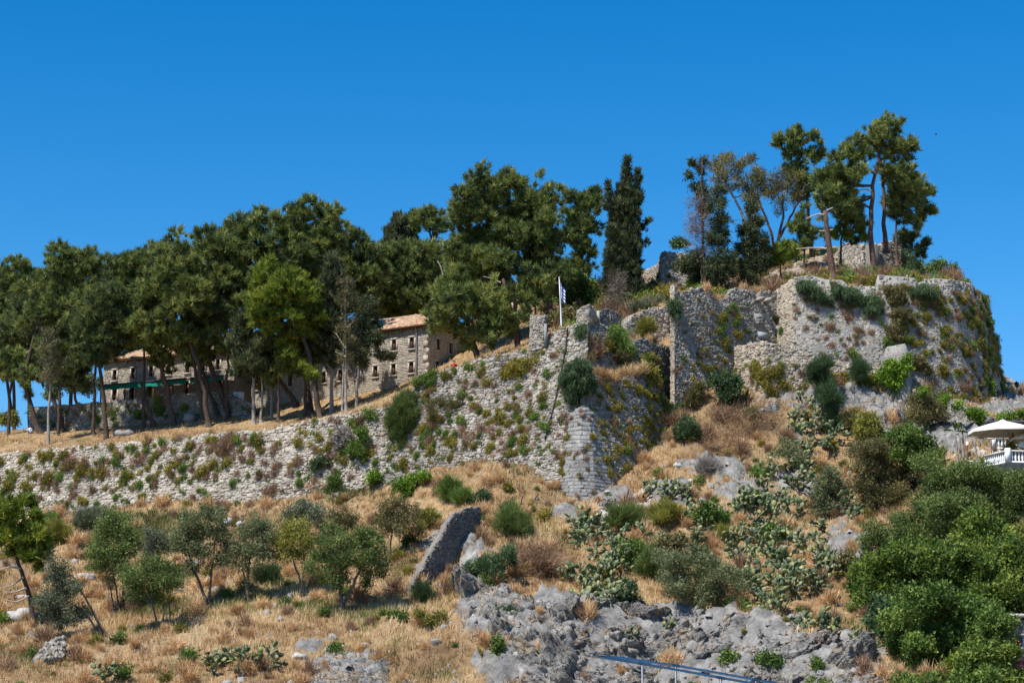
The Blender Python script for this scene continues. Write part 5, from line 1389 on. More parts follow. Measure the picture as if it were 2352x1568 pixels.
# --- olives on the slope
GO = 'olive trees on the dry slope'
pine('pine with bare lower branches at the left edge of the slope', (84, 1437), [(72, 1380), (58, 1330), (30, 1270), (15, 1200)], [(20, 1165, 24), (58, 1160, 16), (75, 1180, 14), (30, 1200, 28), (10, 1230, 24), (60, 1230, 28), (90, 1250, 18), (40, 1265, 22), (95, 1275, 12), (75, 1287, 13), (-5, 1185, 26)], 'pine_lime', r0=.22, ground=low_h, group=GO, dead=[[(55, 1325), (30, 1345), (5, 1350)], [(48, 1305), (20, 1300), (0, 1310)], [(62, 1350), (30, 1362), (10, 1358)], [(68, 1368), (40, 1385), (12, 1376)]])
def olive(label, base, trunks, lobes, mat='olive', r0=.13, **k):
    return plant('olive_tree', label, 'olive tree', base, lobes, mat, 'olive', trunks, r0, 'bark_olive', group=GO, dens=1.2, **k)
olive('leaning grey olive beside the left pine with two slanting stems', (240, 1467), [[(240, 1467), (225, 1425), (205, 1388), (180, 1350)], [(236, 1463), (195, 1405), (150, 1375)]], [(140, 1305, 20), (126, 1325, 17), (150, 1340, 24), (110, 1375, 20), (95, 1385, 17), (140, 1390, 26), (180, 1350, 15), (160, 1420, 20), (120, 1410, 18), (185, 1400, 12), (140, 1440, 10)], 'olive_grey')
olive('tall dense olive with thin stems above the leaning one', (278, 1408), [[(278, 1408), (264, 1330), (250, 1270)], [(290, 1402), (281, 1330), (276, 1260)], [(262, 1402), (255, 1350), (240, 1300)]], [(265, 1192, 20), (290, 1196, 16), (250, 1215, 22), (230, 1240, 20), (280, 1225, 24), (300, 1230, 14), (225, 1270, 20), (260, 1260, 26), (290, 1260, 20), (240, 1300, 20), (275, 1290, 20), (210, 1300, 8), (250, 1328, 13), (285, 1310, 12)], 'olive_green', .09)
olive('round topped green olive standing lowest on the left slope', (370, 1452), [[(370, 1452), (355, 1400), (340, 1350)], [(372, 1452), (378, 1390), (375, 1340)], [(394, 1448), (388, 1395), (392, 1340)]], [(320, 1320, 22), (350, 1305, 22), (380, 1303, 20), (402, 1315, 16), (305, 1345, 20), (340, 1345, 26), (375, 1340, 24), (405, 1345, 16), (315, 1373, 15), (350, 1368, 15), (295, 1330, 12)], 'olive_green', .1)
olive('pale grey olive half hidden left of the forked one', (372, 1330), [[(372, 1330), (365, 1280), (355, 1240)]], [(355, 1238, 20), (343, 1225, 14), (372, 1260, 16), (350, 1262, 14), (372, 1235, 12)], 'olive_grey', .07)
olive('large forked olive in the middle of the left slope', (476, 1400), [[(476, 1400), (472, 1368), (450, 1320), (430, 1260)], [(477, 1395), (486, 1320), (495, 1230)]], [(475, 1182, 20), (500, 1186, 18), (440, 1196, 20), (420, 1225, 22), (460, 1225, 26), (500, 1225, 20), (425, 1260, 24), (470, 1270, 22), (520, 1250, 14), (440, 1300, 17), (500, 1290, 18), (530, 1280, 12), (410, 1242, 16)], 'olive', .15)
olive('slim olive with pale lower stem left of the yellowish one', (575, 1388), [[(575, 1388), (568, 1345), (574, 1270), (585, 1220)], [(570, 1360), (558, 1310), (555, 1270)]], [(590, 1202, 16), (570, 1225, 20), (600, 1225, 22), (620, 1240, 16), (560, 1260, 22), (590, 1270, 24), (614, 1280, 16), (550, 1300, 15), (580, 1308, 14), (545, 1270, 12)], 'olive', .13)
olive('yellowish olive with twisted stem right of the slim one', (693, 1370), [[(693, 1370), (690, 1330), (672, 1285), (665, 1245)], [(692, 1350), (700, 1300), (695, 1250)]], [(680, 1207, 18), (660, 1225, 20), (700, 1225, 16), (650, 1250, 18), (685, 1250, 20), (710, 1255, 12), (660, 1275, 15), (690, 1275, 14)], 'olive_yellow', .11)
olive('grey olive crown showing above the yellowish one', (715, 1300), [[(715, 1300), (710, 1240), (705, 1190)]], [(690, 1172, 22), (728, 1180, 20), (700, 1195, 18), (670, 1185, 14), (735, 1205, 14)], 'olive_grey', .09)
olive('largest olive with a low fork and its shadow on the grass', (787, 1402), [[(787, 1402), (785, 1376), (778, 1350), (785, 1290)], [(788, 1380), (805, 1362), (820, 1325), (835, 1280)]], [(770, 1226, 18), (800, 1232, 15), (840, 1226, 20), (865, 1240, 16), (750, 1246, 20), (790, 1255, 22), (830, 1255, 26), (870, 1266, 18), (735, 1280, 20), (770, 1290, 22), (810, 1288, 20), (850, 1290, 24), (880, 1290, 12), (720, 1310, 16), (755, 1320, 20), (790, 1328, 15), (845, 1318, 17), (870, 1310, 12), (770, 1340, 13), (840, 1338, 10)], 'olive_green', .2)
olive('small olive with thin trunk near the freestanding wall', (898, 1287), [[(898, 1287), (896, 1245), (906, 1195)]], [(880, 1172, 18), (910, 1161, 20), (940, 1176, 16), (870, 1195, 16), (905, 1195, 22), (940, 1200, 18), (955, 1215, 10), (890, 1214, 14), (920, 1218, 14)], 'olive_brown', .09)
olive('olive bush without visible trunk below the rampart', (785, 1215), [], [(785, 1188, 20), (805, 1196, 15), (765, 1190, 16), (790, 1205, 14)], 'olive_brown')

# --- shrubs
GS = 'shrubs on the slope'
def shrub(label, base, lobes, mat='shrub_green', style='shrub', name='shrub', group=GS, **k):
    k.setdefault('limbs', False)
    return plant(name, label, 'shrub', base, lobes, mat, style, k.pop('trunks', []), k.pop('r0', .05), group=group, crown='foliage', **k)
shrub('grey green bush against the foot of the rampart near the left pine', (210, 1215), [(195, 1195, 18), (220, 1190, 18), (232, 1180, 12), (205, 1205, 14), (182, 1205, 9)], 'olive_grey', 'broom')
shrub('yellow speckled bush right of the left pine', (135, 1252), [(130, 1222, 22), (112, 1232, 16), (150, 1235, 16), (125, 1242, 16), (118, 1210, 12)], 'olive_yellow', 'broom')
shrub('green bush behind the left pine crown', (112, 1225), [(108, 1200, 15), (120, 1190, 12), (100, 1215, 14)], 'shrub_green')
shrub('small plant with yellow flowers on the left slope', (322, 1234), [(318, 1222, 6), (328, 1230, 5), (322, 1228, 5)], 'olive_yellow', 'shrub', name='flowering_plant')
shrub('dark shaded bush beneath the slim olive', (615, 1345), [(610, 1318, 16), (622, 1330, 14), (604, 1334, 12), (628, 1312, 10)], 'shrub_dark', 'broom')
shrub('yellow green bush below the bright ferns', (980, 1215), [(975, 1190, 16), (990, 1185, 14), (970, 1205, 12), (1002, 1195, 12), (985, 1205, 12)], 'olive_yellow', 'shrub')
shrub('bright fern like bush at the foot of the rampart end', (945, 1128), [(918, 1117, 12), (940, 1108, 14), (962, 1102, 14), (978, 1098, 9), (935, 1120, 12)], 'ivy', 'leafy')
shrub('round bright green bush highest above the freestanding wall', (1036, 1150), [(1035, 1122, 18), (1025, 1132, 15), (1045, 1132, 15), (1038, 1112, 12)], 'shrub_green', 'broom')
shrub('bright green bush leaning against its round neighbour', (1066, 1160), [(1064, 1138, 13), (1072, 1146, 12), (1055, 1146, 10)], 'shrub_green', 'broom')
shrub('small dark round bush right of the bright pair', (1108, 1155), [(1108, 1138, 13), (1100, 1145, 10), (1116, 1145, 10)], 'shrub_dark', 'shrub')
shrub('feathery broom bush above the dark shrubs of the rock', (1178, 1232), [(1175, 1190, 22), (1160, 1205, 20), (1195, 1205, 20), (1178, 1215, 20), (1172, 1170, 13), (1205, 1220, 10)], 'olive_green', 'broom')
shrub('dense dark green bush on the edge of the rock outcrop', (1110, 1345), [(1058, 1332, 18), (1082, 1312, 20), (1110, 1300, 20), (1138, 1302, 22), (1162, 1282, 17), (1112, 1322, 22), (1075, 1335, 16), (1140, 1320, 15), (1170, 1265, 12)], 'shrub_dark', 'shrub')
shrub('tangled brown bush right of the dark one on the rock', (1260, 1325), [(1215, 1275, 22), (1245, 1290, 26), (1270, 1300, 22), (1235, 1265, 20), (1262, 1270, 18), (1225, 1305, 18)], 'brush', 'twig')
shrub('low shrub on the rock face left of the handrail', (1160, 1425), [(1150, 1405, 10), (1170, 1402, 12), (1160, 1412, 10), (1182, 1408, 8)], 'shrub_dark', 'shrub')
shrub('dark round bush below the shaded bastion face', (1580, 1018), [(1578, 985, 20), (1570, 1000, 16), (1592, 1000, 16), (1580, 970, 14), (1562, 985, 12)], 'shrub_dark', 'shrub')
shrub('silvery dry bush on the brown slope right of the bastion', (1625, 1095), [(1618, 1072, 16), (1635, 1070, 14), (1625, 1082, 14), (1608, 1080, 10)], 'brush_grey', 'broom')
shrub('blue green bush at the left foot of the outwork wall', (1672, 925), [(1668, 880, 18), (1680, 892, 14), (1660, 895, 13), (1675, 910, 13), (1690, 875, 10)], 'shrub_dark', 'leafy', Y=189)
shrub('brown brush bank below the outwork wall', (1700, 990), [(1690, 960, 24), (1720, 955, 24), (1745, 965, 22), (1665, 975, 20), (1770, 975, 18), (1705, 980, 20), (1640, 960, 18)], 'brush', 'twig', dens=.7)
shrub('brown thorny brush beside the dark round bush', (1650, 1045), [(1640, 1020, 22), (1670, 1015, 22), (1700, 1025, 20), (1620, 1035, 16), (1650, 1035, 16)], 'brush', 'twig', dens=.6)
shrub('tall dark feathery shrub before the outwork wall', (1905, 935), [(1880, 850, 18), (1895, 838, 14), (1885, 870, 18), (1895, 885, 16), (1878, 862, 14)], 'shrub_dark', 'broom', Y=187)
shrub('second dark feathery shrub nearer the gable ruin', (1975, 860), [(1975, 842, 13), (1970, 855, 12), (1982, 855, 10), (1966, 870, 9)], 'shrub_dark', 'broom', Y=188.3)
shrub('dark columnar shrub among the cactus below the outwork wall', (1910, 1000), [(1900, 905, 17), (1915, 920, 16), (1908, 945, 16), (1912, 968, 16), (1906, 985, 13)], 'shrub_dark', 'broom')
shrub('bright green bush right of the columnar shrub', (1995, 1018), [(1994, 962, 15), (1985, 982, 16), (2005, 985, 16), (1995, 1000, 16), (2010, 1000, 10), (1980, 998, 10)], 'olive_yellow', 'leafy')
shrub('brown shrub between columnar shrub and bright green bush', (1955, 995), [(1950, 965, 15), (1962, 980, 13), (1940, 975, 12)], 'olive_brown', 'broom')
shrub('dark round olive bush among the upper cactus', (1815, 1095), [(1810, 1030, 18), (1822, 1052, 22), (1804, 1060, 18), (1830, 1075, 14), (1812, 1078, 16)], 'olive', 'olive', name='olive_bush')
shrub('grey olive bush in the middle of the cactus bank', (1905, 1190), [(1905, 1095, 20), (1890, 1120, 24), (1920, 1130, 22), (1880, 1155, 18), (1910, 1160, 20), (1935, 1160, 12), (1900, 1178, 12)], 'olive', 'olive', name='olive_bush')
shrub('wide olive bush on the rock edge above the handrail', (1610, 1405), [(1535, 1272, 20), (1560, 1310, 28), (1600, 1272, 24), (1620, 1300, 24), (1650, 1320, 28), (1590, 1340, 28), (1640, 1360, 24), (1690, 1330, 22), (1702, 1350, 15), (1610, 1385, 15), (1560, 1360, 20), (1535, 1330, 18)], 'olive', 'olive', name='olive_bush')
shrub('feathery green bush left of the wide olive bush', (1500, 1330), [(1500, 1290, 16), (1480, 1305, 16), (1512, 1310, 14), (1495, 1270, 12)], 'olive_green', 'broom')
shrub('green bush above the tall cactus', (1440, 1225), [(1425, 1185, 20), (1450, 1180, 20), (1410, 1200, 16), (1465, 1195, 16), (1440, 1200, 18)], 'olive_green', 'broom')
shrub('yellow tinged bush right of the green one above the cactus', (1520, 1215), [(1505, 1178, 16), (1530, 1170, 16), (1550, 1180, 15), (1515, 1195, 14)], 'olive_yellow', 'broom')
shrub('fresh green bush beside the upper prickly pears', (1635, 1215), [(1620, 1170, 16), (1640, 1180, 16), (1655, 1195, 14), (1630, 1200, 14), (1605, 1185, 12)], 'shrub_green', 'leafy')
shrub('yellow green bush between the cactus groups', (1665, 1240), [(1660, 1225, 14), (1672, 1238, 12), (1650, 1240, 10)], 'olive_yellow', 'broom')
shrub('low leafy bush behind the handrail', (1790, 1545), [(1760, 1515, 14), (1780, 1525, 16), (1800, 1535, 14), (1770, 1540, 12), (1815, 1548, 10)], 'shrub_green', 'leafy')
shrub('second leafy bush left of the one behind the handrail', (1680, 1535), [(1670, 1510, 13), (1690, 1520, 14), (1675, 1530, 11)], 'shrub_green', 'leafy')
shrub('hanging green plant in the crevice left of the rock outcrop', (1150, 1530), [(1140, 1490, 9), (1148, 1510, 10), (1155, 1528, 9), (1142, 1475, 6)], 'shrub_green', 'leafy')
shrub('dark plant at the foot of the freestanding wall', (980, 1385), [(965, 1350, 13), (975, 1365, 13), (990, 1375, 11), (960, 1375, 9)], 'shrub_dark', 'broom')
shrub('yellow green tuft low beside the freestanding wall', (1000, 1440), [(965, 1412, 9), (985, 1425, 9), (1000, 1430, 8), (1010, 1410, 8)], 'olive_yellow', 'shrub')
# right hand thicket
GT = 'trees of the right hand thicket'
def thick(label, base, lobes, mat, style='olive', trunks=None, **k):
    lobes = [(u_, v_, r_ * 1.12) for u_, v_, r_ in lobes]
    return plant('evergreen_tree', label, 'tree', base, lobes, mat, style, trunks or [[base, (base[0], lobes[0][1] + 20)]], .2, 'bark_olive', group=GT, extra=k.pop('extra', 3), **k)
thick('single olive tree with a short trunk above the pale rock', (2138, 1010), [(2110, 920, 18), (2130, 914, 18), (2120, 945, 24), (2150, 955, 16), (2100, 950, 14), (2140, 938, 18), (2160, 962, 9)], 'olive_brown', trunks=[[(2138, 1010), (2134, 975), (2128, 940)]])
thick('brownish olive thicket beside the cactus bank', (2020, 1260), [(1980, 1042, 24), (2010, 1032, 22), (2030, 1060, 24), (1985, 1080, 22), (2050, 1100, 26), (2000, 1120, 28), (2020, 1160, 30), (1990, 1180, 24), (2050, 1180, 26), (2082, 1100, 24), (2090, 1142, 22), (1990, 1220, 20), (2030, 1230, 22)], 'olive_brown', Y=171)
thick('dark green bushy tree below the single olive', (2095, 1090), [(2060, 1002, 14), (2090, 1012, 22), (2118, 1022, 20), (2080, 1040, 24), (2120, 1048, 22), (2140, 1058, 12), (2100, 1065, 16)], 'shrub_green', 'leafy', Y=170)
thick('large grey green olive below the white balustrade', (2240, 1290), [(2200, 1092, 26), (2240, 1090, 22), (2270, 1100, 24), (2310, 1106, 22), (2345, 1112, 22), (2170, 1102, 32), (2220, 1122, 38), (2280, 1132, 38), (2330, 1142, 34), (2140, 1150, 28), (2190, 1170, 36), (2250, 1190, 36), (2140, 1200, 28), (2180, 1222, 28), (2310, 1190, 34), (2350, 1202, 28), (2385, 1140, 34)], 'olive_green', Y=156.5)
thick('bright green tree spreading over the foot of the cactus bank', (2090, 1440), [(2100, 1262, 24), (2060, 1276, 24), (2010, 1300, 26), (2050, 1320, 32), (2100, 1302, 34), (2150, 1282, 32), (2140, 1330, 36), (1990, 1340, 22), (2020, 1360, 26), (2070, 1370, 28), (1980, 1312, 16), (2120, 1370, 30), (1985, 1375, 18)], 'carob', 'leafy', Y=152)
thick('bright green tree at the right edge above the white house', (2270, 1440), [(2200, 1272, 28), (2250, 1282, 28), (2300, 1272, 28), (2340, 1268, 26), (2200, 1330, 38), (2260, 1330, 34), (2310, 1330, 34), (2345, 1330, 28), (2240, 1370, 28), (2300, 1375, 24), (2380, 1300, 34), (2180, 1300, 26)], 'carob', 'leafy', Y=150)
thick('rounded glossy green tree low in the right corner', (2150, 1600), [(2100, 1392, 26), (2150, 1387, 28), (2200, 1402, 28), (2060, 1430, 26), (2110, 1440, 34), (2170, 1440, 36), (2230, 1440, 28), (2080, 1480, 28), (2140, 1490, 34), (2200, 1490, 34), (2100, 1530, 28), (2160, 1540, 30)], 'shrub_green', 'leafy', Y=144)
thick('lowest green tree in front of the white house', (2270, 1640), [(2262, 1492, 24), (2298, 1502, 22), (2240, 1520, 28), (2290, 1540, 28), (2200, 1550, 28), (2325, 1562, 20), (2250, 1570, 28), (2210, 1590, 28)], 'carob', 'leafy', Y=140)

thick('dark fill of the thicket between the olive and the bright trees', (2160, 1330), [(2010, 1250, 26), (2060, 1235, 28), (2110, 1225, 30), (2160, 1250, 30), (2080, 1200, 26), (2120, 1180, 26)], 'olive_green', Y=160)
thick('dark fill of the thicket at the right edge under the olive', (2300, 1360), [(2220, 1245, 30), (2270, 1240, 32), (2320, 1235, 32), (2360, 1240, 30), (2240, 1210, 30)], 'carob', 'leafy', Y=154)
thick('dark low bush beside the prickly pear at the thicket foot', (2030, 1520), [(2030, 1410, 22), (2045, 1440, 24), (2010, 1420, 16), (2040, 1480, 24), (2060, 1520, 24), (2050, 1560, 24)], 'shrub_dark', 'leafy', Y=147)
thick('glossy bush filling the corner below the house', (2330, 1640), [(2290, 1450, 22), (2270, 1420, 22), (2310, 1430, 16), (2300, 1560, 26), (2180, 1590, 28), (2130, 1580, 26)], 'shrub_green', 'leafy', Y=141.2)
plant('cypress_tree', 'dark dense cypress hiding the middle of the right house', 'cypress', (702, 948), [(690, 788, 20), (714, 808, 22), (662, 828, 18), (735, 768, 20), (730, 830, 14), (680, 855, 14), (645, 800, 16)], 'pine_dark', 'pine', [[(702, 948), (700, 880), (705, 790)]], .2, 'bark', Y=210, group='cypresses of the grove')
plant('pine_tree', 'low pine branch mass before the left part of the right house', 'pine', (640, 955), [(640, 850, 14), (615, 870, 12), (650, 830, 14), (665, 800, 16)], 'pine', 'pine', [[(640, 955), (640, 900), (642, 850)]], .16, 'bark', Y=209, group=GRP_P)
for lb, b_, lob, m_ in (('hanging pine foliage left of the awning', (215, 1000), [(200, 690, 26), (225, 720, 26), (180, 740, 26), (205, 770, 26), (160, 800, 20)], 'pine'),
        ('hanging pine foliage over the left roof', (330, 985), [(300, 740, 26), (330, 770, 24), (280, 775, 22), (360, 770, 22), (310, 795, 14)], 'pine'),
        ('hanging pine foliage over the right end of the left roof', (520, 965), [(500, 740, 28), (530, 770, 26), (480, 775, 24), (540, 720, 26), (515, 800, 16), (560, 700, 24)], 'pine'),
        ('hanging pine foliage at the left picture edge', (20, 1000), [(20, 860, 20), (45, 830, 22), (70, 860, 18), (0, 820, 24), (60, 890, 12)], 'pine'),
        ('hanging pine foliage beside the thin cypress', (135, 1000), [(130, 840, 20), (150, 860, 16), (105, 820, 20), (80, 870, 14)], 'pine_dark')):
    pine(lb, b_, [(b_[0], 900), (lob[1][0], lob[1][1])], lob, m_, r0=.2)

thick('big green tree hiding the lower right corner slope', (2330, 1500), [(2330, 1290, 34), (2370, 1310, 34), (2320, 1360, 34), (2350, 1390, 30), (2285, 1400, 26), (2380, 1370, 30)], 'carob', 'leafy', Y=148)
thick('leafy tree low at the right edge before the house', (2230, 1660), [(2230, 1580, 30), (2180, 1610, 30), (2290, 1600, 28), (2130, 1600, 30), (2080, 1580, 26), (2270, 1560, 22)], 'shrub_green', 'leafy', Y=138.5)
shrub('green lentisk bush amid the long prickly pear bank', (1780, 1250), [(1770, 1225, 16), (1790, 1235, 16), (1760, 1240, 13)], 'shrub_green', 'leafy')
shrub('dark bush under the tall prickly pear', (1440, 1400), [(1430, 1365, 16), (1445, 1380, 15), (1420, 1385, 12), (1450, 1350, 12)], 'shrub_dark', 'leafy')
shrub('green bush behind the tall prickly pear', (1440, 1310), [(1440, 1265, 18), (1455, 1285, 16), (1430, 1290, 14), (1470, 1260, 12)], 'shrub_green', 'leafy')
shrub('brown olive bush between cactus and wide olive bush', (1530, 1290), [(1525, 1245, 18), (1545, 1255, 16), (1510, 1255, 13), (1560, 1240, 12)], 'olive_brown', 'leafy')
shrub('green bush at the lower end of the cactus bank', (1700, 1410), [(1700, 1390, 13), (1712, 1398, 11), (1688, 1400, 10)], 'shrub_green', 'leafy')
shrub('dark bush at the right end of the cactus bank', (1945, 1330), [(1940, 1290, 16), (1955, 1310, 14), (1930, 1310, 12)], 'olive_brown', 'leafy')
shrub('green scrub below the prickly pear near the silvery bush', (1730, 1170), [(1725, 1145, 14), (1745, 1150, 12), (1710, 1155, 11)], 'olive_green', 'leafy')
shrub('grey green bush right of the bastion foot', (1405, 1180), [(1400, 1165, 9), (1412, 1168, 8)], 'olive_grey', 'leafy')

plant('evergreen_bush', 'dark bushes behind the left end of the retaining wall', 'bush', (160, 935), [(150, 885, 18), (180, 892, 18), (212, 885, 20), (122, 905, 14), (195, 870, 16)], 'pine_dark', 'leafy', [], Y=236)
plant('evergreen_bush', 'green bush at the far left behind the trunks', 'bush', (15, 985), [(15, 962, 14), (0, 968, 12), (32, 970, 10)], 'olive_yellow', 'leafy', [], Y=232)
plant('evergreen_bush', 'shaded bushes behind the flagpole foot', 'bush', (1300, 760), [(1275, 735, 14), (1300, 728, 14), (1320, 715, 12), (1250, 742, 10)], 'olive_brown', 'leafy', [], Y=200)
plant('evergreen_bush', 'bushes between the tall cypress and the tower', 'bush', (1490, 700), [(1490, 670, 14), (1500, 685, 12), (1475, 690, 12), (1505, 655, 10)], 'olive_brown', 'leafy', [], Y=208)
plant('evergreen_bush', 'grey green bush above the stepped rubble wall', 'bush', (1470, 715), [(1470, 700, 10), (1485, 694, 9), (1455, 706, 9), (1515, 690, 8)], 'olive_grey', 'shrub', [], Y=198)
plant('evergreen_bush', 'dark weeds along the low wall at the keep foot', 'bush', (1975, 660), [(1950, 640, 9), (1968, 645, 9), (1985, 648, 9), (2002, 648, 8), (1940, 632, 7)], 'shrub_dark', 'droop', [], Y=207)
# ------------------------------------------------------------------ rock
def facets(p, seed=0):
    """tilted planes, one per cell, with steps between them"""
    p = np.asarray(p, float)
    i = np.floor(p).astype(np.int64)
    best = np.full(p.shape[:-1], 9.0); val = np.zeros(p.shape[:-1])
    for dx in (-1, 0, 1):
        for dy in (-1, 0, 1):
            for dz in (-1, 0, 1):
                c = i + np.array([dx, dy, dz])
                h = _perm[(c[..., 0] + seed * 31) & 511]; h = _perm[(h + c[..., 1]) & 511]; h = _perm[(h + c[..., 2]) & 511]
                f = np.stack([_val[h], _val[_perm[h]], _val[(h * 7 + 3) & 511]], -1)
                dv = p - (c + f)
                d = np.abs(dv).max(-1) * .6 + np.linalg.norm(dv, axis=-1) * .5
                gx = (_val[(h * 13 + 5) & 511] - .5) * 1.8; gy = (_val[(h * 17 + 9) & 511] - .5) * 1.8; gz = (_val[(h * 23 + 1) & 511] - .5) * 1.8
                v = _val[(h * 29 + 7) & 511] + gx * dv[..., 0] + gy * dv[..., 1] + gz * dv[..., 2]
                nb = d < best
                val = np.where(nb, v, val); best = np.where(nb, d, best)
    return val
def crag(p, seed=0):
    """blocky relief, roughly 0..1"""
    w = p + (np.stack([fbm(p * .5, 2, seed + k) for k in range(3)], -1) - .5) * 1.2
    r = 0.0
    for k, (s, a) in enumerate(((0.24, .55), (0.62, .32), (1.7, .2))):
        r = r + a * facets(w * np.array([1, 1, 1.7]) * s, seed + 3 * k)
    return np.clip(r, -.2, 1.3)
def rock_mat():
    m, nt, out = new_mat('cliff_rock')
    pos = objcoord(nt)
    c = ramp(nt, noise(nt, .45, 6, .65), [(.3, (.13, .128, .124)), (.46, (.24, .233, .222)), (.6, (.34, .328, .308)), (.72, (.46, .44, .41))])
    sp = ramp(nt, noise(nt, 5.0, 6, .75), [(.32, (.6, .6, .6)), (.68, (1.25, 1.25, 1.25))])
    c2 = mix(nt, 1.0, c.outputs[0], sp.outputs[0], 'MULTIPLY')
    oc = ramp(nt, noise(nt, .7, 5, .65), [(.50, (0, 0, 0)), (.62, (1, 1, 1))])
    c3 = mix(nt, math_n(nt, 'MULTIPLY', oc.outputs[0], .6), c2, (.36, .25, .15))
    # earth-filled cracks
    nz = N(nt, 'ShaderNodeTexNoise'); nz.inputs['Scale'].default_value = 1.2; nz.inputs['Detail'].default_value = 4
    nt.links.new(pos, nz.inputs['Vector'])
    va = nt.nodes.new('ShaderNodeVectorMath'); va.operation = 'MULTIPLY_ADD'
    nt.links.new(nz.outputs['Color'], va.inputs[0]); va.inputs[1].default_value = (1.4, 1.4, 1.4); nt.links.new(pos, va.inputs[2])
    vo = N(nt, 'ShaderNodeTexVoronoi'); vo.feature = 'DISTANCE_TO_EDGE'; vo.inputs['Scale'].default_value = 1.15
    nt.links.new(va.outputs[0], vo.inputs['Vector'])
    ck = ramp(nt, vo.outputs['Distance'], [(.0, (1, 1, 1)), (.045, (0, 0, 0))])
    c4 = mix(nt, math_n(nt, 'MULTIPLY', ck.outputs[0], .75), c3, (.07, .055, .04))
    h = math_n(nt, 'SUBTRACT', noise(nt, 6, 7, .75), math_n(nt, 'MULTIPLY', ck.outputs[0], .8))
    principled(nt, out, c4, .95, .08, h, 1.0, .16)
    return m
MT['cliff'] = rock_mat()
def outcrop(name, label, poly_px, lift, seed, step=.15, edge=1.2, kind=None, mat='cliff', ys=1.0, nrm=(0, -.55, .83)):
    """a body of rock standing out of the hillside inside an outline"""
    pl = np.array([hit(u, v)[:2] for u, v in poly_px])
    x0, y0 = pl.min(0) - .5; x1, y1 = pl.max(0) + .5
    X, Y = np.meshgrid(np.arange(x0, x1, step), np.arange(y0, y1, step * ys))
    # signed distance to the outline
    inside = np.zeros(X.shape, bool); dist = np.full(X.shape, 1e9)
    n = len(pl)
    for k in range(n):
        a, b = pl[k], pl[(k + 1) % n]
        cond = ((a[1] > Y) != (b[1] > Y)) & (X < (b[0] - a[0]) * (Y - a[1]) / (b[1] - a[1] + 1e-12) + a[0])
        inside ^= cond
        ab = b - a; t = np.clip(((X - a[0]) * ab[0] + (Y - a[1]) * ab[1]) / (ab @ ab + 1e-9), 0, 1)
        dist = np.minimum(dist, np.hypot(X - a[0] - t * ab[0], Y - a[1] - t * ab[1]))
    sd = np.where(inside, dist, -dist)
    Z = low_h(X, Y)
    p = np.stack([X, Y, Z], -1)
    env = np.clip((sd + (fbm(p * .8, 3, seed + 9) - .5) * 1.6) / edge, -1, 1)
    cr = crag(p, seed)
    lo = (fbm(p * .22, 3, seed + 5) - .3) * 1.5
    lift_ = lift * np.clip(lo, .35, 1.4)
    H = np.where(env > 0, np.sqrt(np.clip(env, 0, 1)) * lift_ * (.0 + 1.9 * cr) + (crag(p * 2.6, seed + 7) - .5) * .38, env * 1.2)
    nrm = np.array(nrm)
    V = p + nrm * H[..., None]
    V[..., 0] += (fbm(p * 1.1, 3, seed + 20) - .5) * .5 * (env > 0)
    idx = np.arange(X.size).reshape(X.shape)
    q = np.stack([idx[:-1, :-1], idx[:-1, 1:], idx[1:, 1:], idx[1:, :-1]], -1).reshape(-1, 4)
    q = q[(env.ravel()[q] > -.6).any(1)]
    loc = V.reshape(-1, 3).mean(0)
    o = obj(name, build_mesh(name, V.reshape(-1, 3) - loc, q), MT[mat], None, label, 'rock' if not kind else None, kind=kind)
    o.location = tuple(loc)
    return o
outcrop('rock_outcrop', 'big grey rock outcrop bulging from the slope left of the handrail', [(1040, 1345), (1120, 1350), (1210, 1385), (1290, 1405), (1340, 1450), (1340, 1600), (1215, 1600), (1180, 1520), (1110, 1440), (1065, 1390)], 2.4, 1, edge=.5, ys=.6, nrm=(-.25, -.75, .6))
outcrop('cliff_rock', 'grey cliff face behind the handrail', [(1290, 1400), (1400, 1385), (1500, 1395), (1620, 1425), (1720, 1455), (1740, 1600), (1310, 1600)], 1.5, 2, edge=.7, ys=.35, nrm=(0, -.9, .42))
outcrop('cliff_rock', 'jutting cliff edge below the prickly pear bank', [(1560, 1400), (1700, 1422), (1800, 1440), (1900, 1470), (1990, 1500), (2040, 1600), (1690, 1600), (1700, 1500), (1600, 1440)], 2.0, 3, edge=.5, ys=.4, nrm=(.15, -.85, .5))
outcrop('rock_outcrop', 'pale rock at the foot of the bastion corner', [(1320, 1180), (1400, 1150), (1450, 1140), (1490, 1125), (1510, 1150), (1450, 1185), (1380, 1205)], .9, 4, edge=.8, mat='white_rock')
outcrop('rock_outcrop', 'low rock strip at the bottom edge below the largest olive', [(700, 1525), (760, 1500), (850, 1515), (900, 1530), (880, 1600), (720, 1600)], .9, 5, edge=.8)
outcrop('rock_outcrop', 'rock behind the right side of the freestanding wall', [(1052, 1290), (1075, 1250), (1105, 1240), (1110, 1265), (1090, 1300), (1060, 1315)], 1.1, 6, edge=.7, mat='rock')
outcrop('rock_outcrop', 'broken rocks under the outwork wall', [(1730, 918), (1800, 906), (1870, 904), (1890, 920), (1850, 940), (1760, 945)], 1.0, 7, edge=.7)
outcrop('rock_outcrop', 'broken rocks below the gable ruin', [(1920, 905), (2000, 908), (2060, 935), (2080, 975), (2030, 990), (1980, 950), (1930, 935)], 1.1, 8, edge=.7)
outcrop('rock_slab', 'smooth pale rock slope left of the cafe terrace', [(2080, 985), (2140, 975), (2200, 1005), (2262, 1030), (2265, 1045), (2180, 1052), (2120, 1030)], .7, 9, edge=1.2, mat='white_rock')
outcrop('rock_slab', 'pale rock slope falling away right of the upper bastion', [(2318, 872), (2352, 892), (2440, 930), (2440, 985), (2352, 965), (2326, 935)], .8, 10, step=.3, edge=1.2, mat='white_rock')
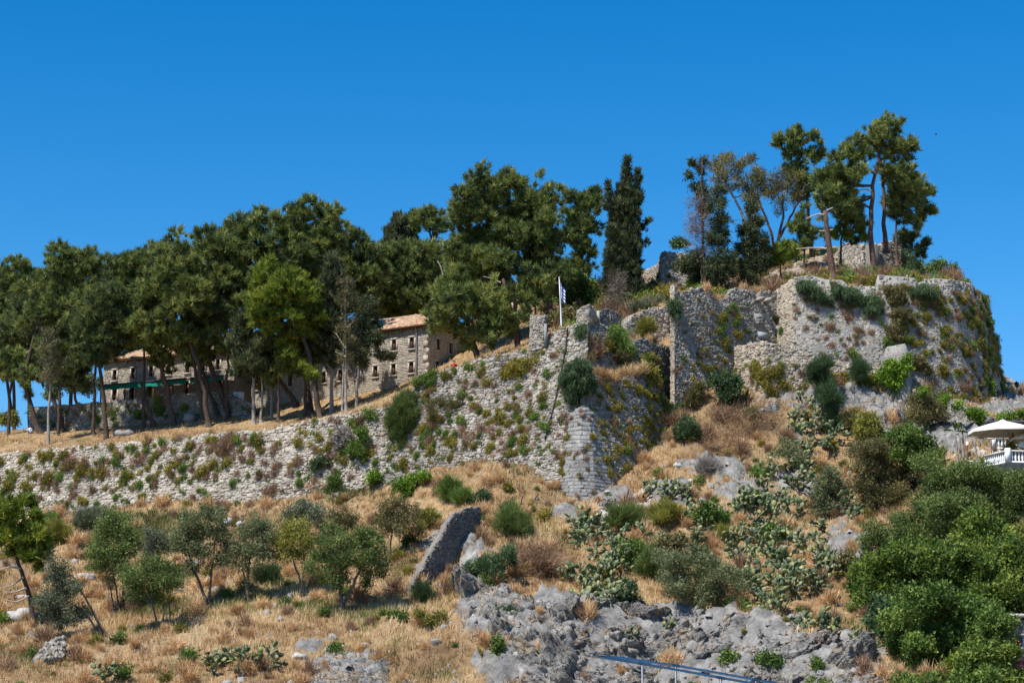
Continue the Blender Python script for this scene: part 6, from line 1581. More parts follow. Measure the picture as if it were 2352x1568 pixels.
outcrop('rock_outcrop', 'stony patch on the brown slope above the upper cactus', [(1660, 1090), (1730, 1085), (1760, 1110), (1740, 1140), (1680, 1150), (1640, 1120)], .7, 12, edge=.8)
outcrop('rock_outcrop', 'small rock ledge beside the small olive and freestanding wall', [(965, 1235), (1000, 1225), (1015, 1240), (990, 1262), (962, 1258)], .6, 13, edge=.5)

def boulder(label, u, v, r_px, flat=.7, mat='white_rock', ground=None, name='boulder'):
    b = hit(u, v, ground, *((196.0, 245.0) if ground is up_h else ()))
    r = M(r_px, b[1])
    rng = np.random.default_rng(int(u * 3 + v))
    n, m = 14, 9
    th, ph = np.meshgrid(np.linspace(0, 2 * math.pi, n, endpoint=False), np.linspace(0.02, math.pi - .02, m))
    d = np.stack([np.cos(th) * np.sin(ph), np.sin(th) * np.sin(ph), np.cos(ph)], -1)
    k = .65 + .75 * crag(d * 1.7 + rng.random() * 40, 3)
    V = d * k[..., None] * r * np.array([1.1, .9, flat])
    idx = np.arange(n * m).reshape(m, n)
    q = np.concatenate([np.stack([idx[i], np.roll(idx[i], -1), np.roll(idx[i + 1], -1), idx[i + 1]], 1) for i in range(m - 1)])
    o = obj(name, build_mesh(name, V.reshape(-1, 3), q), MT[mat], None, label, 'rock')
    o.location = (b[0], b[1] - r * .2, b[2] + r * flat * .35)
    return o
boulder('left of two white boulders above the forked olive', 527, 1206, 13, .9)
boulder('right of two white boulders above the forked olive', 551, 1208, 10, .8)
boulder('long flat white rock behind the leaning grey olive', 195, 1332, 24, .5)
boulder('large white rock left of the pine foot on the slope', 56, 1425, 26, .9)
boulder('narrow white rock behind the left pine trunk', 55, 1378, 15, .6)
boulder('small pale rock in the grass below the largest olive', 838, 1488, 9, .8)
boulder('pale rock at the bottom edge near the left cactus', 758, 1500, 12, .7)
boulder('pale rock cluster left of the rock strip', 690, 1512, 16, .5)
boulder('round grey rock on the slope above the outcrop', 1000, 1478, 9, .8, 'rock')
boulder('grey rock left part of the pair below the retaining wall', 274, 1000, 12, .7, 'rock', up_h)
boulder('grey rock right part of the pair below the retaining wall', 297, 999, 13, .7, 'rock', up_h)
boulder('grey boulder in front of the shaded retaining wall', 437, 968, 15, .8, 'rock', up_h)
boulder('square grey boulder under the outwork wall', 1885, 932, 13, .8, 'rock')
boulder('pale rock beside the silvery bush', 1560, 1075, 11, .7)
boulder('small pale rock below the silvery bush', 1590, 1110, 9, .7)
masonry('stone_pile', 'small drystone heap of white stones near the lower left corner', [(83, 1506, 153.2, 83, 1517, 152.8), (108, 1476, 154.6, 106, 1516, 153.2), (130, 1462, 155.4, 128, 1514, 153.6), (151, 1463, 155.8, 148, 1507, 154.4)], (.46, .34), 'stone_grey', 'mortar_grey', 1.0, .26, 120, jit=1.6, cat='stone heap')

# ------------------------------------------------------------------ prickly pears
def pad_mesh(seed, mat):
    r = np.random.default_rng(seed)
    n = 10
    th = np.arange(n) * 2 * math.pi / n
    rim = np.stack([np.cos(th) * (.46 + .05 * np.sin(th)), np.zeros(n), .5 + np.sin(th) * .5], 1)
    rim[:, 0] *= 1 - .35 * np.clip(.35 - rim[:, 2], 0, 1)
    rim += r.normal(0, .015, rim.shape)
    inn = rim * np.array([.6, 0, .6]) + np.array([0, 0, .2])
    fr = inn + [0, -.07, 0]; bk = inn + [0, .07, 0]
    v = np.concatenate([rim, fr, bk])
    q = [[k, (k + 1) % n, n + (k + 1) % n, n + k] for k in range(n)] + [[(k + 1) % n, k, 2 * n + k, 2 * n + (k + 1) % n] for k in range(n)]
    caps = np.array([[n + k for k in range(n)], [2 * n + k for k in range(n)][::-1]])
    me = build_mesh('pad', v, [np.array(q), caps], smooth=True)
    me.materials.append(mat)
    return me
def pad_mat():
    m, nt, out = new_mat('cactus_pad')
    oi = nt.nodes.new('ShaderNodeObjectInfo')
    c = ramp(nt, oi.outputs['Random'], [(0, (.055, .085, .045)), (.35, (.10, .14, .065)), (.65, (.17, .20, .085)), (.85, (.30, .30, .12)), (1, (.26, .22, .17))])
    n2 = noise(nt, 6, 3, .6)
    v = ramp(nt, n2, [(.3, (.75, .75, .75)), (.7, (1.2, 1.2, 1.15))])
    principled(nt, out, mix(nt, 1.0, c.outputs[0], v.outputs[0], 'MULTIPLY'), .55, .3)
    return m
MT['pad'] = pad_mat()
PADS = [pad_mesh(900 + i, MT['pad']) for i in range(5)]
def cactus(label, u, v, ru, rv, count, hang=0.0):
    rng = np.random.default_rng(int(u * 11 + v * 5))
    root_p = hit(u, v + rv * .6)
    t = thing('prickly_pear', label, 'cactus', root_p, 'prickly pears on the slope')
    made = 0
    stems = []
    while made < count:
        a, r = rng.random() * 2 * math.pi, math.sqrt(rng.random())
        g = hit(u + math.cos(a) * r * ru, v + math.sin(a) * r * rv + 6)
        g[2] -= .08
        # queue of (place, direction frame, depth)
        yaw = rng.normal(0, .9); tilt = rng.normal(0, .25)
        q = [(g, Euler((tilt - .15, rng.normal(0, .25), yaw)).to_matrix(), 0)]
        lim = rng.integers(22, 46)
        obj('woody_stem', MB().tube([g - [0, 0, .25], g + [0, 0, .25]], [.16, .09], 6).mesh('woody_stem', root_p), MT['bark_olive'], t)
        k = 0
        while q and k < lim and made < count:
            p, Rm, dep = q.pop(0)
            sz = (.40 + .22 * rng.random()) * (1 - .04 * dep)
            o = obj('pad', PADS[rng.integers(0, 5)], None, t)
            Mx = Matrix.Translation(Vector(p - root_p)) @ Rm.to_4x4() @ Matrix.Diagonal((sz * .80, sz, sz * 1.05, 1))
            o.matrix_basis = Mx
            made += 1; k += 1
            for c in range(rng.integers(2, 4)):
                ang = rng.normal(0, .95)
                tip = Rm @ Vector((math.sin(ang) * .42 * sz, 0, (.5 + math.cos(ang) * .48) * sz))
                R2 = Rm @ Euler((rng.normal(-.05, .5), ang * .8, rng.normal(0, .9))).to_matrix()
                if (R2 @ Vector((0, 0, 1))).z < -.2 - hang: continue
                q.append((np.array(p) + np.array(tip), R2, dep + 1))
    return t
cactus('tall dense prickly pear left of the wide olive bush', 1370, 1310, 56, 100, 290)
cactus('prickly pear hanging over the rock edge below the tall one', 1405, 1445, 75, 42, 130)
cactus('small prickly pear alone on the cliff face', 1530, 1462, 24, 30, 45)
cactus('sprawling prickly pear between the two leafy bushes upslope', 1582, 1215, 45, 48, 130)
cactus('prickly pear behind the tall one beside the green bush', 1465, 1245, 36, 34, 70)
cactus('upper part of the long prickly pear bank below the olive bush', 1765, 1185, 85, 55, 190)
cactus('middle of the long prickly pear bank right of the wide olive bush', 1745, 1300, 80, 65, 240)
cactus('lower end of the long prickly pear bank above the cliff', 1830, 1390, 80, 70, 240)
cactus('dark prickly pear thicket below the columnar shrub', 1860, 1035, 65, 45, 220)
cactus('prickly pear left of the dark round olive bush', 1765, 1085, 36, 36, 110)
cactus('prickly pear right of the grey olive bush', 1962, 1150, 30, 60, 110)
cactus('highest prickly pear just below the outwork wall', 1858, 950, 34, 34, 100)
cactus('prickly pear at the bottom edge in the lower left', 540, 1540, 60, 28, 110)
cactus('small prickly pear right of the one at the bottom edge', 622, 1545, 26, 28, 60)
cactus('tiny prickly pear near the bottom left corner', 225, 1566, 20, 12, 26)
cactus('prickly pear below the bright green thicket tree', 1985, 1480, 40, 60, 130)
for lb, *q in (('dense lower half of the tall prickly pear', 1385, 1370, 44, 44, 190), ('left fringe of the tall prickly pear', 1345, 1250, 34, 50, 150), ('prickly pear tangle left of the bank middle', 1690, 1260, 36, 50, 150),
        ('prickly pear tangle in the heart of the long bank', 1800, 1270, 50, 40, 180), ('prickly pear on the upper left of the long bank', 1700, 1180, 40, 36, 120), ('prickly pear strip beside the bright thicket', 1900, 1320, 36, 60, 150),
        ('prickly pear below the highest one', 1830, 990, 36, 26, 110), ('prickly pear over the cliff edge at the bank foot', 1880, 1440, 40, 30, 110), ('prickly pear between the dark round bush and the grey olive bush', 1850, 1110, 40, 34, 140)):
    cactus(lb, *q)
for lb, *q in (('crown of the tall prickly pear', 1365, 1215, 30, 26, 130), ('right flank of the tall prickly pear', 1410, 1300, 30, 50, 170), ('foot of the tall prickly pear over the rock', 1400, 1400, 40, 26, 140), ('middle of the upper prickly pear bank', 1745, 1160, 44, 30, 130), ('lower middle of the long prickly pear bank', 1780, 1350, 50, 40, 190), ('right side of the long prickly pear bank', 1880, 1260, 40, 50, 160), ('left tip of the sprawling prickly pear', 1545, 1160, 34, 22, 90), ('prickly pear under the dark round olive bush', 1800, 1110, 36, 24, 110)):
    cactus(lb, *q)
cactus('lone prickly pear on pale rock right of the bastion foot', 1490, 1142, 30, 18, 50)

# ------------------------------------------------------------------ plants on the walls
def tuft_mesh(name, lobes, style, mat, seed, dens=1.0):
    v, tn = foliage([(np.array(c), r) for c, r in lobes], style, seed, -0.9, dens)
    me = build_mesh(name, v, np.arange(len(v)).reshape(-1, 3), tint=tn)
    me.materials.append(MT[mat])
    return me
_r = np.random.default_rng(77)
def tuft_set(name, style, mat, n, drop=0.0, dens=1.0):
    out = []
    for i in range(n):
        lobes = [((_r.normal(0, .13), -.15 + _r.normal(0, .06), _r.normal(0, .13) - drop * k * .16), .27 + .12 * _r.random()) for k in range(4)]
        out.append(tuft_mesh(name, lobes, style, mat, 500 + i + len(style) * 10, dens))
    return out
TUFT = {'caper': tuft_set('caper_bush', 'shrub', 'caper', 6, dens=1.6), 'weed': tuft_set('wall_weed', 'shrub', 'shrub_green', 5, dens=1.5), 'dry': tuft_set('dry_tuft', 'broom', 'brush', 4, dens=1.0), 'droop': tuft_set('hanging_weed', 'droop', 'shrub_dark', 4, .8, dens=.8), 'straw': tuft_set('straw_tuft', 'broom', 'dry_grass', 4, dens=1.1)}
TNAME = {'caper': ('caper_bush', 'yellow green caper'), 'weed': ('wall_weed', 'green weed'), 'dry': ('dry_tuft', 'dry brown tuft'), 'droop': ('hanging_weed', 'dark hanging weed'), 'straw': ('straw_tuft', 'straw tuft')}
WNAME = {'W1': 'long low rampart', 'W2': 'sunlit bastion face', 'WC': 'pale bastion corner', 'W3L': 'shaded bastion face', 'W3U': 'bastion parapet', 'W4': 'tall grey curtain wall', 'W5B': 'upper bastion', 'W6': 'outwork wall', 'RW': 'shadowed retaining wall', 'DW': 'freestanding garden wall', 'W5A': 'lit bastion flank', 'W10': 'rubble bank', 'TOW': 'ruined tower', 'IV': 'road wall'}
def put_tuft(key, s, z, kind, size):
    fc = FACES[key]
    p = fc.at(np.array([s]), np.array([z]))[0]
    tx, up, n = (k[0] for k in fc.frame(np.array([s]), np.array([z])))
    nm, lb = TNAME[kind]
    me = TUFT[kind][random.randrange(len(TUFT[kind]))]
    T, B = fc.cols(np.array([s])); f = (z - B[0, 2]) / (T[0, 2] - B[0, 2]); uu_ = s / fc.L
    if proj(fc.B[0])[0] > proj(fc.B[-1])[0]: uu_ = 1 - uu_
    k = size * random.uniform(.75, 1.3)
    where = ('large ' if k > .95 else 'small ' if k < .6 else '') + lb + (' low' if f < .3 else ' high' if f > .7 else ' halfway up') + (' at the left end' if uu_ < .2 else ' left of middle' if uu_ < .4 else ' in the middle' if uu_ < .6 else ' right of middle' if uu_ < .8 else ' at the right end') + ' of the ' + WNAME[key]
    if kind == 'straw': where = 'straw tuft on the top ' + ('left end' if uu_ < .2 else 'left part' if uu_ < .4 else 'middle' if uu_ < .6 else 'right part' if uu_ < .8 else 'right end') + ' of the ' + WNAME[key]
    o = obj(nm, me, None, None, where, 'plant', f'{nm.replace("_", " ")} plants on the {WNAME[key]}')
    yaw = math.atan2(-n[0], n[1]) + math.pi
    o.location = tuple(p + n * .03)
    o.rotation_euler = (random.uniform(-.25, .25), random.uniform(-.4, .4), yaw + random.uniform(-.3, .3))
    o.scale = (k * random.uniform(.8, 1.2), k * .8, k * random.uniform(.8, 1.25))
def scatter(key, n, kinds, size=(.5, 1.0), t=(0.05, .95), s=(0, 1), seed=0, clump=.42):
    fc = FACES[key]
    got = 0; tries = 0
    while got < n and tries < n * 40:
        tries += 1
        ss = fc.L * random.uniform(*s); tt = random.uniform(*t)
        if vnoise(np.array([ss * .33, tt * 3.1, seed + 5.5]), seed) < clump and random.random() > .12: continue
        T, B = fc.cols(np.array([ss]))
        zz = B[0, 2] + (T[0, 2] - B[0, 2]) * tt
        put_tuft(key, ss, zz, random.choices(list(kinds), list(kinds.values()))[0], random.uniform(*size))
        got += 1
scatter('W1', 120, {'caper': 5, 'weed': 2, 'dry': 2}, (.5, 1.0), (.42, .95), seed=1)
scatter('W1', 45, {'weed': 3, 'dry': 3, 'caper': 1}, (.4, .8), (.05, .5), seed=2)
scatter('W2', 105, {'caper': 3, 'weed': 4, 'dry': 2}, (.35, .8), (.12, .98), (.12, .72), seed=3, clump=.38)
scatter('W2', 22, {'caper': 3, 'weed': 2, 'dry': 2}, (.45, .8), (.1, .9), (.68, .98), seed=4)
scatter('WC', 14, {'caper': 4, 'weed': 1}, (.45, .75), (.05, .9), seed=5, clump=.4)
scatter('W3L', 80, {'caper': 6, 'weed': 1, 'dry': 1}, (.35, .75), (.1, .95), (.12, .9), seed=6, clump=.38)
scatter('W3U', 22, {'caper': 3, 'weed': 3, 'dry': 2}, (.5, .9), (.1, .75), seed=7, clump=.4)
scatter('W4', 40, {'caper': 4, 'weed': 3, 'dry': 1}, (.35, .7), (.05, .9), (.02, .7), seed=8, clump=.38)
scatter('W5B', 80, {'caper': 6, 'weed': 2, 'dry': 1.5}, (.40, .8), (.05, .9), (.27, .62), seed=9, clump=.42)
scatter('W5B', 30, {'weed': 2, 'dry': 1, 'caper': 3}, (.5, .9), (.1, .95), (.56, 1), seed=10, clump=.3)
scatter('W5B', 14, {'weed': 2, 'dry': 3}, (.4, .75), (.1, .8), (.02, .28), seed=11, clump=.4)
scatter('W6', 22, {'caper': 5, 'weed': 1}, (.6, 1.1), (.02, .5), (.25, .95), seed=12, clump=.3)
scatter('RW', 8, {'weed': 4}, (.7, 1.2), (.4, .8), (.3, .75), seed=13, clump=.3)
scatter('DW', 6, {'weed': 2, 'caper': 2}, (.5, .8), (.0, .3), (0, .5), seed=14, clump=.2)
scatter('W10', 14, {'dry': 3, 'caper': 2}, (.5, .9), (.1, .95), seed=15, clump=.3)
scatter('W5A', 4, {'caper': 1, 'weed': 1}, (.5, .8), (.2, .9), seed=16, clump=.2)
scatter('TOW', 4, {'weed': 1, 'dry': 1}, (.5, .8), (.1, .6), seed=17, clump=.2)
# straw on ledges and wall tops
for key, n in (('W3L', 26), ('W2', 34), ('W1', 30), ('W3U', 12), ('PB', 0), ('W4', 8)):
    for _ in range(n):
        sx = FACES[key].L * random.random()
        put_tuft(key, sx, 0, 'straw', random.uniform(.4, .8))
        o = COL.objects[-1]
        T, B = FACES[key].cols(np.array([sx]))
        tx, up, nn_ = FACES[key].frame(np.array([sx]), T[:, 2])
        q = T[0] - nn_[0] * np.array([1, 1, 0]) * random.uniform(.1, 1.4)
        o.location = (q[0], q[1], T[0, 2] - .05)
        o.rotation_euler = (0, 0, random.random() * 6)

def wall_shrub(label, key, lobes, mat, style, out=.3, **k):
    s, z, p = FACES[key].px(*lobes[0][:2])
    k.setdefault('depth', .5)
    return plant('wall_shrub', label, 'shrub', (lobes[0][0], lobes[0][1] + lobes[0][2]), lobes, mat, style, [], .05, Y=p[1] - out, group='shrubs growing on the castle walls', crown='foliage', **k)
wall_shrub('big oval dark shrub hanging on the bastion corner', 'W2', [(1325, 845, 20), (1322, 868, 28), (1332, 888, 26), (1320, 905, 16), (1346, 868, 15), (1305, 870, 14), (1328, 918, 10)], 'shrub_dark', 'droop', 1.2)
wall_shrub('dark shrub drooping from the parapet under the empty window', 'W3U', [(1415, 768, 14), (1426, 784, 14), (1408, 762, 10), (1438, 800, 12)], 'shrub_green', 'droop', .6)
wall_shrub('shaggy dark growth below the drooping parapet shrub', 'W3U', [(1420, 812, 14), (1436, 820, 14), (1412, 800, 10)], 'olive_brown', 'shrub', .5)
wall_shrub('small dark shrub tucked under the round topped pier', 'W2', [(1332, 752, 8), (1332, 764, 8)], 'shrub_dark', 'droop', .3)
wall_shrub('tall feathery green bush where rampart and bastion meet', 'W2', [(930, 935, 22), (920, 960, 24), (945, 965, 22), (930, 985, 24), (915, 1000, 16), (948, 1000, 14), (935, 915, 14), (900, 970, 12)], 'olive_green', 'broom', .6)
wall_shrub('silvery white bush on the rampart left of the feathery one', 'W1', [(790, 995, 15), (778, 1008, 14), (800, 1008, 13), (785, 1022, 12)], 'brush_grey', 'shrub', .4)
wall_shrub('green bush on the rampart below the silvery one', 'W1', [(822, 1040, 17), (815, 1025, 12), (832, 1055, 10), (838, 1010, 11), (828, 992, 12)], 'shrub_green', 'shrub', .4)
wall_shrub('dark weed bush low on the right end of the rampart', 'W1', [(738, 1063, 12), (752, 1060, 9), (725, 1066, 8)], 'shrub_dark', 'leafy', .3)
wall_shrub('green bush at the rampart foot beside the olives', 'W1', [(766, 1105, 13), (760, 1125, 12), (772, 1118, 10)], 'shrub_green', 'shrub', .4)
wall_shrub('round green bush on the lower right rampart', 'W1', [(890, 1100, 12), (884, 1106, 9), (898, 1105, 8)] if False else [(862, 1098, 12), (856, 1105, 9)], 'ivy', 'leafy', .3)
wall_shrub('ochre and green growth in the corner left of the bastion face', 'W2', [(1005, 930, 16), (1035, 945, 16), (1065, 930, 14), (1000, 955, 14), (1030, 970, 14), (1070, 950, 12)], 'olive_brown', 'broom', .3, dens=.8)
wall_shrub('yellow green bushes on the top left of the bastion face', 'W2', [(1165, 862, 14), (1180, 848, 13), (1200, 850, 13), (1215, 835, 13), (1190, 872, 12), (1230, 830, 10)], 'caper', 'shrub', .2)
wall_shrub('green bush spilling over the bastion top by the house', 'W2', [(975, 870, 12), (990, 862, 10), (962, 880, 10), (985, 880, 9)], 'shrub_green', 'shrub', .2)
wall_shrub('big dark mop of weed on the left top of the upper bastion', 'W5B', [(1855, 660, 15), (1872, 672, 15), (1888, 684, 13), (1845, 652, 10), (1900, 692, 10)], 'shrub_dark', 'droop', .4)
wall_shrub('dark mop of weed in the middle top of the upper bastion', 'W5B', [(1935, 672, 15), (1950, 682, 15), (1970, 684, 12), (1925, 664, 10), (1960, 670, 10)], 'shrub_dark', 'droop', .4)
wall_shrub('dark mop of weed right of the middle one on the upper bastion', 'W5B', [(2002, 690, 14), (2010, 705, 13), (1995, 705, 11)], 'shrub_dark', 'droop', .4)
wall_shrub('dark hanging weed near the right top of the upper bastion', 'W5B', [(2125, 668, 15), (2112, 668, 11), (2138, 674, 11), (2095, 672, 10)], 'shrub_dark', 'droop', .4)
wall_shrub('ochre growth high on the upper bastion under the notch', 'W5B', [(2060, 672, 14), (2050, 690, 13), (2072, 690, 12), (2040, 668, 10)], 'olive_brown', 'shrub', .3)
wall_shrub('green cascade down the middle of the upper bastion', 'W5B', [(2052, 760, 14), (2062, 778, 14), (2048, 775, 11), (2060, 742, 9), (2085, 725, 11), (2060, 720, 9)], 'olive_brown', 'shrub', .3)
wall_shrub('green bush beside the gable ruin on the upper bastion', 'W5B', [(2108, 830, 14), (2098, 838, 10), (2118, 838, 10), (2130, 850, 9)], 'olive_brown', 'shrub', .3)
wall_shrub('thin weeds fringing the sky edge of the upper bastion', 'W5B', [(2262, 690, 8), (2272, 740, 8), (2282, 780, 9), (2290, 830, 9), (2298, 880, 8), (2304, 910, 8), (2280, 850, 10), (2270, 800, 9)], 'olive_brown', 'shrub', .2)
wall_shrub('drooping plant on the pale end of the curtain wall', 'W4', [(1549, 694, 9), (1549, 708, 9), (1551, 720, 7)], 'shrub_dark', 'droop', .4)
wall_shrub('broom bush with brown tips before the stepped rubble wall', 'PD', [(1485, 748, 13), (1478, 756, 11), (1494, 756, 11), (1485, 765, 10)], 'olive_yellow', 'broom', .9)
wall_shrub('green growth at the foot of the curtain wall', 'W4', [(1595, 905, 15), (1610, 890, 13), (1580, 920, 14), (1600, 925, 13), (1570, 935, 12)], 'olive_brown', 'shrub', .4)
wall_shrub('yellow green growth at the right end of the shaded bastion face', 'W3L', [(1530, 935, 15), (1545, 950, 14), (1518, 925, 12), (1555, 965, 12)], 'shrub_green', 'shrub', .4)
wall_shrub('dry straw along the grassy ledge of the bastion', 'W3L', [(1380, 860, 6), (1396, 862, 7), (1412, 862, 7), (1428, 860, 7), (1444, 856, 8), (1460, 851, 9), (1474, 848, 7), (1366, 858, 5)], 'dry_grass', 'broom', -.3, dens=1.2)
wall_shrub('green growth on the grassy ledge of the bastion', 'W3L', [(1475, 845, 11), (1490, 850, 12), (1500, 868, 10), (1468, 855, 9)], 'olive_yellow', 'leafy', -.4)
wall_shrub('thick bright ivy covering the gable ruin', 'GB', [(2050, 852, 20), (2035, 862, 16), (2068, 858, 16), (2045, 878, 18), (2062, 880, 15), (2055, 898, 12), (2080, 830, 8), (2082, 845, 10), (2085, 820, 6)], 'ivy', 'ivy', .15, depth=.2)
wall_shrub('dark ivy trailing along the road wall', 'IV', [(2165, 935, 16), (2190, 950, 16), (2150, 925, 13), (2215, 965, 16), (2140, 915, 10), (2240, 975, 16), (2180, 965, 13), (2205, 985, 14)], 'shrub_green', 'ivy', .3, depth=.3)
wall_shrub('bright ivy on the right part of the road wall', 'IV', [(2250, 955, 13), (2265, 972, 14), (2230, 950, 11), (2280, 985, 13), (2255, 990, 14), (2200, 935, 9), (2170, 915, 8), (2120, 900, 8)], 'ivy', 'ivy', .4, depth=.3)
# scrub too small and thick to count, spread over the slope
def scrub(name, label, kindset, n, weight, lo, hi, seed):
    rng = np.random.default_rng(seed)
    V, q = HILL['V'], HILL['q']
    c = V[q].mean(1); u, v = proj(c)
    w = ((u > -60) & (u < 2420) & (v > 850) & (v < 1600)) * weight(q).clip(0, 1)
    pick = rng.choice(len(q), n, p=w / w.sum())
    vs, ts = [], []
    for i in pick:
        me = kindset[rng.integers(0, len(kindset))]
        if me.name not in SCV:
            a_ = np.zeros(len(me.vertices) * 3); me.vertices.foreach_get('co', a_)
            t_ = np.zeros(len(me.vertices)); me.attributes['tint'].data.foreach_get('value', t_)
            SCV[me.name] = (a_.reshape(-1, 3), t_)
        a_, t_ = SCV[me.name]
        an = rng.random() * 6.3; s_ = lo + (hi - lo) * rng.random() ** 2
        R_ = np.array([[math.cos(an), -math.sin(an), 0], [math.sin(an), math.cos(an), 0], [0, 0, 1]]) * s_
        vs.append(a_ @ R_.T + c[i] + [0, 0, .2 * s_]); ts.append(np.clip(t_ + rng.normal(0, .12), 0, 1))
    vs = np.concatenate(vs)
    obj(name, build_mesh(name, vs, np.arange(len(vs)).reshape(-1, 3), tint=np.concatenate(ts)), kindset[0].materials[0], None, label, 'undergrowth', kind='stuff')
SCV = {}
rgt = lambda q: (HILL['V'][q[:, 0], 0] > 4)
scrub('brown_undergrowth', 'dead brown undergrowth scattered over the slope', TUFT['dry'], 170, lambda q: (.25 + HILL['br'][q].mean(1)) * (1 - .8 * HILL['rk'][q].mean(1)), .5, 1.5, 1)
scrub('green_undergrowth', 'low green undergrowth scattered over the slope', TUFT['weed'], 210, lambda q: (.12 + HILL['gr'][q].mean(1) + .25 * rgt(q)) * (1 - .8 * HILL['rk'][q].mean(1)), .4, 1.4, 2)
scrub('yellow_undergrowth', 'yellow green undergrowth scattered over the slope', TUFT['caper'], 150, lambda q: (.12 + HILL['gr'][q].mean(1) + .3 * rgt(q)) * (1 - .8 * HILL['rk'][q].mean(1)), .4, 1.3, 3)
scrub('straw_clumps', 'tall straw clumps scattered over the slope', TUFT['straw'], 520, lambda q: (.3 + HILL['pa'][q].mean(1)) * (1 - .75 * HILL['rk'][q].mean(1)), .5, 1.3, 4)
LITE = {k: [tuft_mesh('tuft', [((0, -.1, 0), .3), ((.18, -.1, -.1), .22), ((-.15, -.08, .12), .2)], st, m_, 700 + i, .55) for i in range(3)] for k, st, m_ in (('caper', 'shrub', 'caper'), ('weed', 'shrub', 'shrub_green'), ('dry', 'broom', 'brush'))}
def growth(key, n, kinds, t=(0, 1), s=(0, 1), lo=.35, hi=.8, seed=0):
    rng = np.random.default_rng(seed + 40); fc = FACES[key]
    for kind, share in kinds.items():
        vs, ts = [], []
        for _ in range(int(n * share)):
            for _try in range(6):
                ss = fc.L * rng.uniform(*s); tt = rng.uniform(*t)
                if vnoise(np.array([ss * .45, tt * 4.1, seed + 9.5 + len(kind)]), 3) > .42: break
            T, B = fc.cols(np.array([ss])); z_ = B[0, 2] + (T[0, 2] - B[0, 2]) * tt
            p = fc.at(np.array([ss]), np.array([z_]))[0]; tx, up, n_ = (q_[0] for q_ in fc.frame(np.array([ss]), np.array([z_])))
            me = LITE[kind][rng.integers(0, 3)]
            if me.name not in SCV:
                a_ = np.zeros(len(me.vertices) * 3); me.vertices.foreach_get('co', a_)
                t_ = np.zeros(len(me.vertices)); me.attributes['tint'].data.foreach_get('value', t_)
                SCV[me.name] = (a_.reshape(-1, 3), t_)
            a_, t_ = SCV[me.name]; k_ = rng.uniform(lo, hi)
            vs.append(p + a_[:, :1] * tx * k_ * rng.choice([-1, 1]) - a_[:, 1:2] * n_ * k_ + a_[:, 2:] * up * k_ * rng.uniform(.8, 1.5)); ts.append(np.clip(t_ + rng.normal(0, .12), 0, 1))
        if vs:
            vs = np.concatenate(vs)
            obj('wall_growth', build_mesh('wall_growth', vs, np.arange(len(vs)).reshape(-1, 3), tint=np.concatenate(ts)), LITE[kind][0].materials[0], None, {'caper': 'fine yellow green', 'weed': 'fine green', 'dry': 'fine dry brown'}[kind] + ' growth speckling the ' + WNAME[key], 'wall plants', kind='stuff')
growth('W1', 190, {'caper': .45, 'weed': .2, 'dry': .35}, (.35, .98), seed=1)
growth('W1', 110, {'weed': .5, 'dry': .5}, (.02, .4), seed=2, hi=.6)
growth('W2', 320, {'caper': .3, 'weed': .35, 'dry': .3}, (.05, .98), (.05, .95), seed=3, lo=.25, hi=.6)
growth('W3L', 200, {'caper': .7, 'weed': .1, 'dry': .2}, (.1, .95), seed=4, lo=.25, hi=.6)
growth('W3U', 90, {'caper': .4, 'weed': .3, 'dry': .3}, (.05, .8), seed=5)
growth('W4', 90, {'caper': .5, 'weed': .3, 'dry': .2}, (.03, .85), (0, .8), seed=6, lo=.25, hi=.55)
growth('W5B', 170, {'caper': .6, 'weed': .2, 'dry': .2}, (.02, .92), (.27, .62), seed=7, hi=.75)
growth('W5B', 90, {'caper': .6, 'weed': .3, 'dry': .1}, (.02, .95), (.56, 1), seed=8, lo=.4, hi=.8)
growth('W5B', 70, {'weed': .3, 'dry': .7}, (.05, .95), (0, .28), seed=9, hi=.6)
growth('W6', 70, {'caper': .5, 'weed': .2, 'dry': .3}, (.0, .7), seed=10)
growth('WC', 40, {'caper': .6, 'dry': .4}, (.05, .95), seed=11, hi=.5)
growth('RW', 50, {'weed': .7, 'dry': .3}, (.2, .9), seed=12)
growth('W10', 50, {'caper': .3, 'dry': .7}, (.1, .95), seed=13)
rng_ = np.random.default_rng(8)
V_, q_ = HILL['V'], HILL['q']; cc_ = V_[q_].mean(1); uu0, vv0 = proj(cc_)
w_ = ((uu0 > -60) & (uu0 < 2400) & (vv0 > 880) & (vv0 < 1600)) * (.08 + np.clip(HILL['rk'][q_].mean(1), 0, .7) + .5 * (fbm(cc_ * .12, 3, 77) > .58))
vs_, fs_ = [], []
for n_, i_ in enumerate(rng_.choice(len(q_), 1100, p=w_ / w_.sum())):
    uv_, uf_ = UNITS[n_ % 12]
    R_ = np.array(Euler((rng_.normal(0, .4), rng_.normal(0, .4), rng_.random() * 6)).to_matrix()); k_ = .12 + .38 * rng_.random() ** 3
    vs_.append((uv_ * np.array([1.3, 1, .45])) @ R_.T * k_ + cc_[i_]); fs_.append(uf_ + n_ * len(uv_))
obj('loose_stones', build_mesh('loose_stones', np.concatenate(vs_), np.concatenate(fs_)), MT['rock'], None, 'loose grey stones strewn over the slope', 'stones', kind='stuff')
HILL0 = HILL
HILL = UPD
uw = lambda q: (UPD['V'][q[:, 0], 0] > 2) * (UPD['V'][q[:, 0], 1] < 226)
